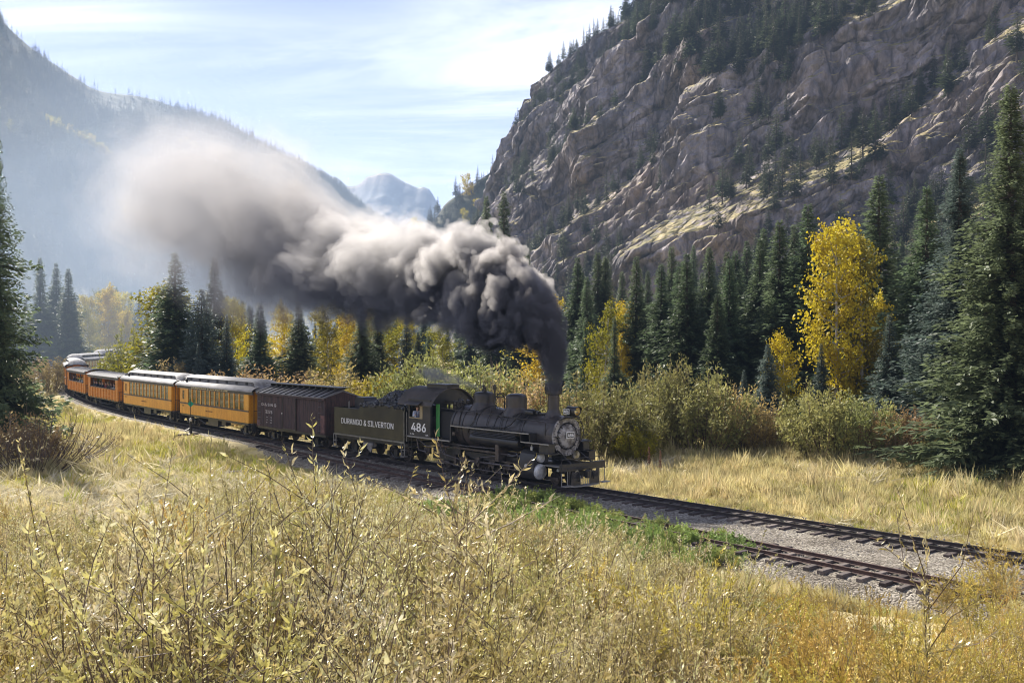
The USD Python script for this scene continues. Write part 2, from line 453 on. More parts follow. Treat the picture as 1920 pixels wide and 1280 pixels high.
# gravel stones lying on the bed near the camera
st = trimesh.creation.icosphere(0, 1.0)
gv = UsdGeom.PointInstancer.Define(stage, '/World/ballast_stones')
tag(gv, None, None, None, 'stuff')
M_STONE = look('ballast_stone', (0.30, 0.275, 0.235), 0.9, col2=(0.17, 0.15, 0.125), scale=9.0, rnd=0.45)
protos = []
for k in range(3):
    r_ = RS(50 + k)
    v = np.array(st.vertices) * (0.75 + 0.5 * r_.rand(len(st.vertices), 1)) * np.array([1, 0.8, 0.6])
    protos.append(usdkit.mesh(stage, f'/World/ballast_stones/kinds/stone_{k:03d}', (v, np.array(st.faces)), M_STONE).GetPath())


def spread(pi, protos, pos, rz, sc, rs, tilt=0.0, idx=None):
    n = len(pos)
    pi.CreatePrototypesRel().SetTargets(protos)
    pi.CreateProtoIndicesAttr(Vt.IntArray.FromNumpy((rs.randint(0, len(protos), n) if idx is None else np.asarray(idx)).astype(np.int32)))
    pi.CreatePositionsAttr(Vt.Vec3fArray.FromNumpy(np.asarray(pos, np.float32)))
    a = np.asarray(rz) / 2
    tx, ty = rs.normal(0, tilt / 2, n), rs.normal(0, tilt / 2, n)
    q = np.stack([tx * np.cos(a) + ty * np.sin(a), ty * np.cos(a) - tx * np.sin(a), np.sin(a), np.cos(a)], 1)
    q /= np.linalg.norm(q, axis=1, keepdims=True)
    qa = Vt.QuathArray(n)
    for i, (x_, y_, z_, w_) in enumerate(q.tolist()):
        qa[i] = Gf.Quath(w_, x_, y_, z_)
    pi.CreateOrientationsAttr(qa)
    sc = np.asarray(sc, np.float32)
    pi.CreateScalesAttr(Vt.Vec3fArray.FromNumpy(np.repeat(sc[:, None], 3, 1) if sc.ndim == 1 else sc))


n = 26000
s_ = rs.uniform(-32, 25, n)
o_ = rs.uniform(-2.4, 1.0, n) + rs.rand(n) * (side_off(s_) + 0.9)
p = tp(s_, o_)
p[:, 2] += np.interp(o_ / (side_off(s_) + 1.0), [-1.5, -0.3, 0, 0.15, 0.5, 0.8, 1.2], [-0.5, -0.2, -0.19, -0.2, -0.24, -0.30, -0.36])
spread(gv, protos, p, rs.uniform(0, 6.28, n), 0.018 + 0.035 * rs.rand(n) ** 2, rs, tilt=0.5)
# ---------------------------------------------------------------- mountains
F_PX = 1867.0


def world(px, py, depth):
    return np.array([(px - 960) / F_PX * depth, depth, CAM_Z + (640 - py) / F_PX * depth])


def surface_nets(val, level):
    """Closed quad mesh of val = level on a regular grid (vertices in grid units)."""
    inside = val > level
    nx, ny, nz = val.shape
    cells = np.zeros((nx - 1, ny - 1, nz - 1), int)
    for a in (0, 1):
        for b in (0, 1):
            for c in (0, 1):
                cells += inside[a:nx - 1 + a, b:ny - 1 + b, c:nz - 1 + c]
    act = (cells > 0) & (cells < 8)
    idx = np.full(act.shape, -1)
    ii = np.argwhere(act)
    idx[tuple(ii.T)] = np.arange(len(ii))
    acc, cnt = np.zeros((len(ii), 3)), np.zeros(len(ii))
    corners = [(a, b, c) for a in (0, 1) for b in (0, 1) for c in (0, 1)]
    for p in range(8):
        for q in range(p + 1, 8):
            A, B = np.array(corners[p]), np.array(corners[q])
            if np.abs(A - B).sum() != 1:
                continue
            va, vb = val[tuple((ii + A).T)] - level, val[tuple((ii + B).T)] - level
            m = (va > 0) != (vb > 0)
            t = np.where(m, va / np.where(m, va - vb, 1), 0)
            acc += m[:, None] * (A + t[:, None] * (B - A))
            cnt += m
    V = ii + acc / np.maximum(cnt, 1)[:, None]
    F = []
    for ax in range(3):
        o = [k for k in range(3) if k != ax]
        sl_a = [slice(1, -1)] * 3; sl_b = [slice(1, -1)] * 3
        sl_a[ax], sl_b[ax] = slice(0, -1), slice(1, None)
        ia, ib = inside[tuple(sl_a)], inside[tuple(sl_b)]
        for sign in (0, 1):
            m = (ia & ~ib) if sign == 0 else (~ia & ib)
            e = np.argwhere(m)
            base = e.copy()
            base[:, o[0]] += 1; base[:, o[1]] += 1
            qd = []
            for d0, d1 in ((-1, -1), (0, -1), (0, 0), (-1, 0)):
                c = base.copy(); c[:, o[0]] += d0; c[:, o[1]] += d1
                qd.append(idx[tuple(c.T)])
            qd = np.stack(qd, 1)
            if (sign == 1) != (ax == 1):
                qd = qd[:, ::-1]
            F.append(qd)
    return V, np.vstack(F)


def cells_dist(p, s, seed):
    """Distance to the nearest of one jittered point per unit cell."""
    from scipy.spatial import cKDTree
    q = p * s
    lo, hi = np.floor(q.min(0)).astype(int) - 1, np.ceil(q.max(0)).astype(int) + 1
    g = np.stack(np.meshgrid(*[np.arange(a, b) for a, b in zip(lo, hi)], indexing='ij'), -1).reshape(-1, 3)
    pts = g + RS(seed).rand(*g.shape)
    return cKDTree(pts).query(q, workers=-1)[0]




def rock_look(name, rock, grass, glo=0.55, ghi=0.75, scale=0.05, dark=(0.05, 0.045, 0.047), bump=1.0, warm=(0.25, 0.17, 0.12)):
    return usdkit.material(stage, '/World/Looks/' + name, {
        'g': ('geometry', {}), 'sn': ('separate_xyz', {}),
        'mp': ('mapping', {'scale': (1.0, 1.0, 0.45), 'rotation': (0.5, 0.35, 0.0)}),
        'n1': ('noise_texture', {'scale': scale, 'detail': 8.0, 'roughness': 0.65}), 'n2': ('noise_texture', {'scale': scale * 5, 'detail': 6.0, 'roughness': 0.7}),
        'n3': ('noise_texture', {'scale': scale * 0.4, 'detail': 3.0, 'roughness': 0.6}),
        'r1': ('rgb_ramp', {'ramp': [(0.28, dark), (0.42, tuple(0.55 * np.array(rock))), (0.55, rock), (0.72, tuple(1.45 * np.array(rock)))]}),
        'rw': ('map_range', {'from_min': 0.5, 'from_max': 0.68, 'to_min': 0.0, 'to_max': 0.65}), 'mw': ('mix', {'mix_type': 'mix', 'color2': warm}),
        'r2': ('rgb_ramp', {'ramp': [(0.3, (0.42, 0.42, 0.42)), (0.62, (1.2, 1.2, 1.2))]}), 'mm': ('mix', {'mix_type': 'multiply', 'fac': 1.0}), 'vs': ('mapping', {'scale': (1.0, 1.0, 0.35), 'rotation': (0.5, 0.2, 0.0)}), 'vk': ('voronoi_texture', {'feature': 'distance_to_edge', 'scale': scale * 2.0, 'detail': 2.0, 'roughness': 0.6}), 'vr': ('rgb_ramp', {'ramp': [(0.0, (0.30, 0.28, 0.28)), (0.05, (0.85, 0.85, 0.85)), (0.12, (1.0, 1.0, 1.0))]}), 'mk': ('mix', {'mix_type': 'multiply', 'fac': 0.85}),
        'gn': ('noise_texture', {'scale': scale * 2.2, 'detail': 6.0, 'roughness': 0.65}), 'gr': ('rgb_ramp', {'ramp': grass}),
        'ga': ('math', {'math_type': 'multiply_add', 'value2': 0.55}), 'gs': ('math', {'math_type': 'subtract', 'value2': 0.27}),
        'gm': ('map_range', {'range_type': 'smoothstep', 'from_min': glo, 'from_max': ghi, 'to_min': 0.0, 'to_max': 1.0}),
        'mg': ('mix', {'mix_type': 'mix'}),
        'v': ('voronoi_texture', {'feature': 'distance_to_edge', 'scale': scale * 2.2, 'detail': 1.0}), 'vm': ('map_range', {'from_min': 0.0, 'from_max': 0.08, 'to_min': 0.0, 'to_max': 0.5}),
        'hb': ('math', {'math_type': 'add'}), 'b': ('bump', {'strength': bump, 'distance': 2.5}), 'p': ('principled_bsdf', {'roughness': 0.85, 'specular_ior_level': 0.3})},
        [('g.position', 'mp.vector'), ('mp.vector', 'n1.vector'), ('mp.vector', 'n2.vector'), ('g.position', 'n3.vector'), ('n1.fac', 'r1.fac'), ('n3.fac', 'rw.value'), ('rw.result', 'mw.fac'), ('r1.color', 'mw.color1'),
         ('n2.fac', 'r2.fac'), ('mw.color', 'mm.color1'), ('r2.color', 'mm.color2'), ('g.position', 'gn.vector'), ('gn.fac', 'gr.fac'), ('g.normal', 'sn.vector'),
         ('gn.fac', 'ga.value1'), ('sn.z', 'ga.value3'), ('ga.value', 'gs.value1'), ('gs.value', 'gm.value'), ('gm.result', 'mg.fac'), ('g.position', 'vs.vector'), ('vs.vector', 'vk.vector'), ('vk.distance', 'vr.fac'), ('mm.color', 'mk.color1'), ('vr.color', 'mk.color2'), ('mk.color', 'mg.color1'), ('gr.color', 'mg.color2'),
         ('mg.color', 'p.base_color'), ('mp.vector', 'v.vector'), ('v.distance', 'vm.value'), ('n2.fac', 'hb.value1'), ('vm.result', 'hb.value2'), ('hb.value', 'b.height'), ('b.normal', 'p.normal')], surface='p.BSDF')


DRY = [(0.28, (0.10, 0.09, 0.03)), (0.42, (0.24, 0.20, 0.07)), (0.55, (0.40, 0.32, 0.12)), (0.68, (0.50, 0.40, 0.19))]
CLIFFGRASS = [(0.28, (0.07, 0.07, 0.028)), (0.42, (0.16, 0.145, 0.055)), (0.55, (0.29, 0.24, 0.105)), (0.68, (0.40, 0.32, 0.17))]
M_CLIFF = rock_look('cliff_rock', (0.265, 0.235, 0.238), CLIFFGRASS, 0.64, 0.80, 0.06, bump=0.9, warm=(0.27, 0.205, 0.165), dark=(0.06, 0.053, 0.057))
M_FARROCK = rock_look('peak_rock', (0.075, 0.075, 0.085), DRY, 0.9, 1.2, 0.006, bump=0.6)
M_SLOPE = rock_look('forest_slope', (0.12, 0.11, 0.11), [(0.3, (0.03, 0.04, 0.02)), (0.5, (0.055, 0.06, 0.028)), (0.66, (0.13, 0.105, 0.045)), (0.78, (0.22, 0.165, 0.06))], 0.42, 0.62, 0.012, bump=0.5)


def arc_line(pts, n):
    p = np.array(pts, float)
    t = np.concatenate([[0], np.cumsum(np.linalg.norm(np.diff(p, axis=0), axis=1))])
    from scipy.interpolate import PchipInterpolator as PI_
    u = np.linspace(0, t[-1], n)
    return np.stack([PI_(t, p[:, k])(u) for k in range(p.shape[1])], 1), u


def ridged(P, octaves=4, seed=0):
    o, a = 0, 1.0
    for k in range(octaves):
        o = o + a * (1 - np.abs(2 * meshkit.noise(P * 2.0 ** k, seed + k) - 1))
        a *= 0.5
    return o / (2 - 0.5 ** (octaves - 1))


# --- the cliff on the right: a wall that comes from the far gap towards the camera's right
B, Lb = arc_line([(-36, 530), (-8, 425), (48, 300), (105, 205), (160, 130), (200, 60), (222, 5)], 1000)
tan = np.gradient(B, axis=0)
tan /= np.linalg.norm(tan, axis=1, keepdims=True)
out = np.stack([-tan[:, 1], tan[:, 0]], 1)           # away from the valley, into the hill
out = out * np.sign(out[:, :1] + 1e-9)
from scipy.ndimage import gaussian_filter1d as gf1
out = gf1(out, 40, axis=0, mode='nearest')
out /= np.linalg.norm(out, axis=1, keepdims=True)
NZ = 460
zz = np.linspace(-6, 330, NZ)
ZG, LG = np.meshgrid(zz, Lb)
run_far = np.interp(zz, [-6, 12, 66, 81, 107, 135, 163, 202, 330], [-14, 0, 17, 25, 37, 57, 82, 126, 300])
run_near = np.interp(zz, [-6, 10, 30, 60, 90, 130, 330], [-40, 0, 34, 72, 100, 142, 350])
wn = smooth01(LG, 120, 420)
run = run_far[None, :] * (1 - wn) + run_near[None, :] * wn
PW = np.stack([LG, ZG, 0 * LG], -1)
warp = 120 * (meshkit.fbm(PW * np.array([0.0075, 0.010, 1]), 4, 21) - 0.5)
T = 52.0
dirn = ZG - 0.50 * LG + warp
phi = dirn / T
fr = phi - np.floor(phi)
step = np.floor(phi) + np.where(fr < 0.62, fr * 0.16, 0.0992 + (fr - 0.62) * (0.9008 / 0.38))
step = gf1(gf1(step, 2.0, axis=0), 1.6, axis=1)
ampT = (0.35 + 1.0 * meshkit.fbm(PW * np.array([0.014, 0.014, 1]), 2, 31)) * smooth01(ZG, 5, 40)
run = run + (step - phi) * T * 0.62 * ampT
dirn2 = ZG * 0.9 - 0.75 * LG + 0.6 * warp
ph2 = dirn2 / 13.0
f2 = ph2 - np.floor(ph2)
st2 = np.floor(ph2) + np.where(f2 < 0.6, f2 * 0.2, 0.12 + (f2 - 0.6) * 2.2)
run = run + (gf1(st2, 1.0, axis=1) - ph2) * 13 * 0.42 * np.clip(ampT, 0, 1) * smooth01(meshkit.noise(PW * np.array([0.02, 0.03, 1]), 77), 0.25, 0.6)
# buttresses and gullies that lean like the beds
lean = np.stack([LG + 0.55 * ZG, (ZG - 0.5 * LG) * 0.28, 0 * LG], -1)
run = run - 20.0 * (ridged(lean * np.array([0.018, 0.03, 1]), 2, 41) - 0.5) * smooth01(ZG, 0, 50) * (1 - 0.55 * wn)
run = run + 13.0 * (1 - wn) * smooth01(ZG, 20, 70)
# even spacing up every column, then relief in space along the surface normal
arc = np.concatenate([np.zeros((len(Lb), 1)), np.cumsum(np.hypot(np.diff(run, axis=1), np.diff(ZG, axis=1)), axis=1)], 1)
NW = 640
RUN2, Z2 = np.empty((len(Lb), NW)), np.empty((len(Lb), NW))
for i_ in range(len(Lb)):
    t_ = np.linspace(0, arc[i_, -1] * .86, NW)
    RUN2[i_], Z2[i_] = np.interp(t_, arc[i_], run[i_]), np.interp(t_, arc[i_], ZG[i_])
CLIFF = np.stack([B[:, 0][:, None] + out[:, 0][:, None] * RUN2, B[:, 1][:, None] + out[:, 1][:, None] * RUN2, Z2], -1)


def normals_of(Gd):
    n_ = np.cross(np.gradient(Gd, axis=0), np.gradient(Gd, axis=1))
    n_ /= np.linalg.norm(n_, axis=2, keepdims=True) + 1e-9
    s_ = np.sign((n_ * np.concatenate([-out, 0 * out[:, :1]], 1)[:, None]).sum(-1, keepdims=True) + .8 * n_[..., 2:3])
    return n_ * s_


nb_ = np.stack([gf1(gf1(normals_of(CLIFF)[..., k], 5, axis=0), 5, axis=1) for k in range(3)], -1)
nb_ /= np.linalg.norm(nb_, axis=2, keepdims=True) + 1e-9
ba = np.array([.17, -.70, .69]); ba /= np.linalg.norm(ba)              # the beds run up towards the camera side
bb_ = np.array([-.97, -.25, 0]); bb_ -= ba * (bb_ @ ba); bb_ /= np.linalg.norm(bb_)
BED = np.stack([ba, bb_, np.cross(ba, bb_)])
Q_ = (CLIFF @ BED.T)
Q_ = Q_ + 9 * (np.stack([meshkit.fbm(CLIFF / 28.0, 3, 141 + k) for k in range(3)], -1) - .5)
f_in = smooth01(Z2, 2, 25)
steep = 1 - smooth01(nb_[..., 2], .55, .80)
dsp = 6.0 * (ridged(Q_ / np.array([70., 40., 17.]), 3, 151) - .5) * (.35 + .65 * steep)
dsp = dsp + 2.4 * (ridged(Q_ / np.array([26., 16., 6.]), 3, 155) - .5) * (.3 + .7 * steep)
warp_at = meshkit.fbm(CLIFF / 20.0, 2, 179)[..., None]
cd1 = cells_dist((Q_ / np.array([26., 11., 7.])).reshape(-1, 3), 1.0, 161).reshape(Z2.shape)
cd2 = cells_dist((Q_ / np.array([9., 4., 2.6])).reshape(-1, 3), 1.0, 162).reshape(Z2.shape)
dsp = dsp + (2.6 * (.5 - cd1) + 1.2 * (.5 - cd2)) * (.2 + .8 * steep)
ck = ridged(Q_ / np.array([45., 70., 30.]), 1, 171)
ck2 = ridged(Q_ / np.array([90., 50., 11.]), 1, 172)
dsp = dsp - 3.4 * smooth01(ck, .90, .99) * steep - 2.0 * smooth01(ck2, .90, .99) * steep
dsp = dsp + 1.3 * (ridged(Q_ / np.array([7., 5., 2.2]), 2, 174) - .5) * (.25 + .75 * steep) + .9 * (meshkit.fbm(CLIFF / 2.0, 2, 175) - .5)
vc = ridged(np.stack([CLIFF[..., 1] + .35 * CLIFF[..., 2], CLIFF[..., 2] * .16, 0 * Z2], -1) / 11.0 + .25 * (Q_[..., :1] * 0 + warp_at), 2, 177)
dsp = dsp - 2.6 * smooth01(vc, .82, .97) * steep
CLIFF = CLIFF + nb_ * (dsp * f_in)[..., None]
cmb = MB().strip(CLIFF)
solo('cliff_mountain', cmb, M_CLIFF, kind='structure')
d0 = np.gradient(CLIFF, axis=0)
d1 = np.gradient(CLIFF, axis=1)
CN = np.cross(d0, d1)
CN = np.stack([gf1(gf1(CN[..., c_], 3, axis=0), 3, axis=1) for c_ in range(3)], -1)
CN /= np.linalg.norm(CN, axis=2, keepdims=True)
CN *= np.sign(CN[..., 2:3] + 1e-9)

# --- wooded spur behind the foot of the cliff, left of it
spur_ridge = np.array([world(700, 500, 640), world(770, 450, 660), world(805, 424, 680), world(838, 382, 700), world(900, 338, 730), world(950, 300, 760), world(1040, 200, 800), world(1150, 110, 830)])
R_, _ = arc_line(spur_ridge, 90)
foot = R_ * np.array([1, 1, 0]) + np.array([-20, -170, 6.0])
h_ = np.linspace(0, 1, 50)[None, :, None]
SPUR = foot[:, None] * (1 - h_) + R_[:, None] * h_
SPUR[..., 2] = foot[:, None, 2] + (R_[:, None, 2] - foot[:, None, 2]) * (h_[..., 0] ** 1.15)
back = R_ + np.array([60, 160, -90.0])
SPUR = np.concatenate([SPUR, back[:, None]], 1)
SPUR[..., 2] += 8 * (meshkit.fbm(SPUR * 0.02, 4, 61) - 0.5)
solo('wooded_spur', MB().strip(SPUR), M_SLOPE, kind='structure', smooth=True)

# --- the long hazy mountainside on the left
ridge = np.array([world(-420, -230, 760), world(-200, -110, 880), world(0, 38, 1000), world(60, 92, 1040), world(130, 142, 1090), world(180, 167, 1130), world(300, 190, 1220), world(400, 222, 1310), world(500, 272, 1400), world(600, 328, 1500),
                  world(700, 403, 1650), world(760, 440, 1750), world(830, 500, 1900), world(880, 580, 2050)])
R_, u_ = arc_line(ridge, 260)
ft = np.array([(-330, -20, 0), (-240, 120, 0), (-190, 260, 2), (-180, 330, 2), (-172, 390, 3), (-165, 440, 3), (-160, 540, 4), (-150, 640, 4), (-140, 760, 4), (-125, 900, 4), (-100, 1100, 4), (-85, 1250, 4), (-70, 1500, 4), (-50, 1800, 4)], float)
F_, _ = arc_line(ft, 260)
hh_ = np.linspace(0, 1, 150)
prof = hh_ ** 1.25
LM = np.empty((260, 150, 3))
LM[..., :2] = F_[:, None, :2] * (1 - hh_)[None, :, None] + R_[:, None, :2] * hh_[None, :, None]
LM[..., 2] = F_[:, None, 2] + (R_[:, None, 2] - F_[:, None, 2]) * prof[None, :]
gul = ridged(np.stack([np.repeat(u_[:, None], 150, 1) * 0.006, np.repeat(hh_[None] * 1.2, 260, 0), 0 * LM[..., 0]], -1), 4, 71) - 0.5
LM[..., 2] += gul * 55 * np.sin(np.clip(hh_, 0, 1) * PI)[None] + 10 * (meshkit.fbm(LM * 0.012, 4, 73) - 0.5) * np.minimum(1, hh_ * 4)[None]
backs = R_ + np.array([-260, 120, -160.0])
LMM = np.concatenate([LM, backs[:, None]], 1)
solo('left_mountain', MB().strip(LMM), M_SLOPE, kind='structure', smooth=True)

# --- far blue peaks at the head of the valley
pk = [(470, 400), (520, 318), (560, 300), (600, 325), (640, 336), (662, 350), (690, 336), (722, 329), (752, 336), (780, 352), (800, 356), (822, 386), (870, 430), (960, 470), (1060, 420), (1200, 380)]
R_, u_ = arc_line(np.array([world(a, b, 3300) for a, b in pk]), 220)
R_[:, 2] += 34 * (ridged(np.stack([u_ * 0.0095, 0 * u_, 0 * u_], -1), 5, 81) - 0.55)
hh_ = np.linspace(0, 1, 70)
FT = R_ * np.array([1, 1, 0]) + np.array([0, -1250, 20.0])
PKM = FT[:, None] * (1 - hh_)[None, :, None] + R_[:, None] * hh_[None, :, None]
PKM[..., 2] = FT[:, None, 2] + (R_[:, None, 2] - FT[:, None, 2]) * (hh_ ** 1.3)[None]
PKM[..., 2] += 165 * (ridged(PKM * np.array([0.0035, 0.0019, 0.0]), 5, 85) - 0.55) * np.sin(hh_ * PI)[None] ** 0.8
bk = R_ + np.array([0, 600, -450.0])
solo('far_peaks', MB().strip(np.concatenate([PKM, bk[:, None]], 1)), M_FARROCK, kind='structure', smooth=True)

# --- air
M_HAZE = usdkit.material(stage, '/World/Looks/valley_haze', {'v': ('principled_volume', {'color': (0.50, 0.70, 1.0), 'density': 0.00013, 'anisotropy': 0.15})}, [], volume='v.volume')
solo('haze', MB().bb(-1800, 1800, -300, 4600, -12, 640), M_HAZE, kind='stuff')

# --- older smoke drifting over the valley on the left
def drift():
    lo, hi, h = np.array([-330.0, 105.0, -6.0]), np.array([10.0, 640.0, 190.0]), 9.0
    gx, gy, gz = (np.arange(lo[k], hi[k] + h, h) for k in range(3))
    X_, Y_, Z_ = np.meshgrid(gx, gy, gz, indexing='ij')
    axis_x = np.interp(Y_, [105, 200, 350, 640], [-62, -98, -135, -150])
    wid_ = np.interp(Y_, [105, 160, 300, 640], [34, 48, 90, 150])
    top_ = np.interp(Y_, [105, 160, 300, 640], [26, 46, 75, 105])
    r2 = ((X_ - axis_x) / wid_) ** 2 + ((Z_ - top_ * .30) / top_) ** 2 + smooth01(Y_, 470, 640) ** 2 + (1 - smooth01(Y_, 105, 150)) ** 2
    nz = meshkit.fbm(np.stack([X_, Y_ * .6, Z_ * 1.3], -1) / 55.0, 4, 121)
    e = 1 - r2 + 1.5 * (nz - .5)
    e[[0, -1]] = -1; e[:, [0, -1]] = -1; e[:, :, [0, -1]] = -1
    t = thing('drifting_smoke', 'thin bluish white smoke drifting over the valley behind the bend', 'smoke', (0, 0, 0))
    for j, (lv, dn) in enumerate(((-.25, .00022), (.05, .00035), (.32, .0005), (.6, .0007))):
        V, Q = surface_nets(e, lv)
        m = usdkit.material(stage, f'/World/Looks/drift_smoke_{j}', {'v': ('principled_volume', {'color': (0.66, 0.81, 1.0), 'density': dn, 'anisotropy': 0.1})}, [], volume='v.volume')
        part(t, 'smoke_veil', (V * h + lo, Q), m)


drift()
# ---------------------------------------------------------------- train: materials
M_BLACK = look('engine_black', (0.024, 0.021, 0.019), 0.40, col2=(0.008, 0.0075, 0.007), scale=1.6, bump=0.15, bscale=25, spec=0.5)
M_BOILER = look('boiler_jacket', (0.060, 0.047, 0.040), 0.42, col2=(0.018, 0.016, 0.015), scale=1.1, bump=0.2, bscale=14, stretch=(1, 1, 0.35), spec=0.5)
M_ROOFBLK = look('cab_roof_paint', (0.075, 0.062, 0.055), 0.65, col2=(0.04, 0.034, 0.03), scale=1.5)
M_SMOKEBOX = look('smokebox_graphite', (0.30, 0.285, 0.27), 0.55, col2=(0.085, 0.075, 0.07), scale=3.2, metal=0.25, bump=0.2, bscale=12, lo=0.38, hi=0.6)
M_SILVER = look('cylinder_cover_silver', (0.62, 0.62, 0.61), 0.45, col2=(0.36, 0.35, 0.33), scale=5.0, metal=0.35)
M_EDGE = flat('worn_steel_edge', (0.24, 0.23, 0.21), 0.5, 0.5)
M_PIPE = look('pipe_dark', (0.05, 0.045, 0.042), 0.4, col2=(0.025, 0.022, 0.02), scale=4.0, metal=0.4)
M_ROD = look('oily_rod_steel', (0.12, 0.10, 0.09), 0.4, col2=(0.05, 0.04, 0.035), scale=3.0, metal=0.6)
M_WHITE = look('white_lettering', (0.80, 0.79, 0.76), 0.6, col2=(0.55, 0.54, 0.50), scale=6.0)
M_TENDER = look('tender_black_gloss', (0.030, 0.027, 0.016), 0.28, col2=(0.013, 0.012, 0.009), scale=1.0, bump=0.04, bscale=3, spec=0.6)
M_BRASS = look('brass', (0.60, 0.38, 0.14), 0.3, col2=(0.35, 0.2, 0.08), scale=6, metal=0.9)
M_GREEN = flat('green_door_paint', (0.05, 0.22, 0.06), 0.5)
M_RED = flat('red_lamp', (0.5, 0.05, 0.03), 0.4)
M_LENS = look('lamp_reflector', (0.78, 0.66, 0.36), 0.15, col2=(0.55, 0.42, 0.2), scale=3, metal=0.8)
M_COAL = look('coal', (0.028, 0.028, 0.03), 0.35, col2=(0.008, 0.008, 0.009), scale=9.0, spec=0.7)
M_DARK = flat('dark_interior', (0.012, 0.011, 0.010), 0.8)
M_WOODW = flat('window_wood', (0.30, 0.24, 0.13), 0.6)
M_GLASS = usdkit.material(stage, '/World/Looks/window_glass', {'f': ('fresnel', {'IOR': 1.5}), 't': ('transparent_bsdf', {'color': (0.42, 0.44, 0.42)}), 'g': ('glossy_bsdf', {'roughness': 0.02, 'color': (1, 1, 1)}), 'm': ('mix_closure', {})},
    [('f.fac', 'm.fac'), ('t.BSDF', 'm.closure1'), ('g.BSDF', 'm.closure2')], surface='m.closure')


def place(s_front, length, bog=0.16):
    """Where a vehicle stands: loc of its front end at rail height, rz of its forward axis, from its two bogies on the track."""
    a, b = tp(s_front + length * bog), tp(s_front + length * (1 - bog))
    d = (a - b) / np.linalg.norm(a - b)
    rz = math.atan2(d[1], d[0])
    loc = a + d * length * bog
    return loc, rz


def text_on(s, x0, x1, z0, z1, y, bold=True, depth=0.012):
    """Lettering stretched to a box on the side that looks to -y (reads along +x)."""
    m = meshkit.text_mesh(s, 1.0, depth, bold)
    v = np.array(m.vertices)
    lo, hi = v.min(0), v.max(0)
    X_ = x0 + (v[:, 0] - lo[0]) / (hi[0] - lo[0]) * (x1 - x0)
    Z_ = z0 + (v[:, 1] - lo[1]) / (hi[1] - lo[1]) * (z1 - z0)
    return MB().add(np.stack([X_, y - v[:, 2] + 0 * X_, Z_], 1), np.array(m.faces))


def text_front(s, y0, y1, z0, z1, x, bold=True, depth=0.012):
    """Lettering on a face that looks to +x (reads along +y)."""
    m = meshkit.text_mesh(s, 1.0, depth, bold)
    v = np.array(m.vertices)
    lo, hi = v.min(0), v.max(0)
    Y_ = y0 + (v[:, 0] - lo[0]) / (hi[0] - lo[0]) * (y1 - y0)
    Z_ = z0 + (v[:, 1] - lo[1]) / (hi[1] - lo[1]) * (z1 - z0)
    return MB().add(np.stack([x + v[:, 2], Y_, Z_], 1), np.array(m.faces))


def wheel(x, y, r, spokes=0, w=0.11):
    """Wheel with flange (towards the middle of the track) on a y axle."""
    s = -1 if y < 0 else 1
    mb = MB()
    a = '-y' if s < 0 else 'y'
    mb.lathe([(0.001, -0.05), (r + 0.028, -0.05), (r + 0.025, -0.015), (r, 0.0), (r, w - 0.015), (r - 0.012, w), (r - 0.07, w), (r - 0.085, w - 0.035), (0.11 * r / 0.3, w - 0.04), (0.1 * r / 0.3, w + 0.03), (0.001, w + 0.03)], (x, y, r), a, 28)
    if spokes:
        for k in range(spokes):
            t = k * 2 * PI / spokes
            p0 = (x + 0.12 * math.cos(t), y + s * (w - 0.01), r + 0.12 * math.sin(t))
            p1 = (x + (r - 0.06) * math.cos(t), y + s * (w - 0.01), r + (r - 0.06) * math.sin(t))
            mb.tube([p0, p1], 0.028, 6)
    return mb


def bogie(parent, cx, span=1.45, r=0.40, frame_m=None, light=None):
    """Arch bar bogie: two axles, side frames, bolster, springs."""
    fm = frame_m or M_BLACK
    fr = MB()
    for sy in (-0.80, 0.80):
        fr.tube([(cx - span / 2 - .12, sy, r + .12), (cx - span / 2 + .18, sy, r + .13), (cx - .26, sy, r + .30), (cx + .26, sy, r + .30), (cx + span / 2 - .18, sy, r + .13), (cx + span / 2 + .12, sy, r + .12)], 0.034, 6)
        fr.tube([(cx - span / 2 - .12, sy, r + .06), (cx - span / 2 + .15, sy, r + .06), (cx - .22, sy, r - .20), (cx + .22, sy, r - .20), (cx + span / 2 - .15, sy, r + .06), (cx + span / 2 + .12, sy, r + .06)], 0.034, 6)
        fr.tube([(cx - span / 2, sy, r - .12), (cx, sy, r - .26), (cx + span / 2, sy, r - .12)], 0.022, 5)
        for sx in (-span / 2, span / 2):
            fr.box((cx + sx, sy, r), (.24, .16, .26))
            fr.lathe([(0.001, .10), (.075, .10), (.085, 0)], (cx + sx, sy, r), 'y' if sy > 0 else '-y', 10)
        fr.box((cx, sy, r + .05), (.36, .14, .34))
    fr.box((cx, 0, r + .16), (.34, 1.7, .2))
    part(parent, 'bogie_frame', fr, fm, smooth=35)
    for sx in (-span / 2, span / 2):
        part(parent, 'axle', MB().tube([(cx + sx, -.6, r), (cx + sx, .6, r)], .06, 8), M_ROD, smooth=35)
        for sy in (-.455, .455):
            part(parent, 'wheel', wheel(cx + sx, sy, r, 0), M_ROD, smooth=30)


# ---------------------------------------------------------------- steam locomotive
loc, rz = place(0.0, 12.4, 0.25)
loco = thing('steam_locomotive', 'black steam locomotive with white number 486 on the cab and a smoking chimney', 'locomotive', loc, rz)


def P_(name, mb, m, **k):
    return part(loco, name, mb, m, **k)


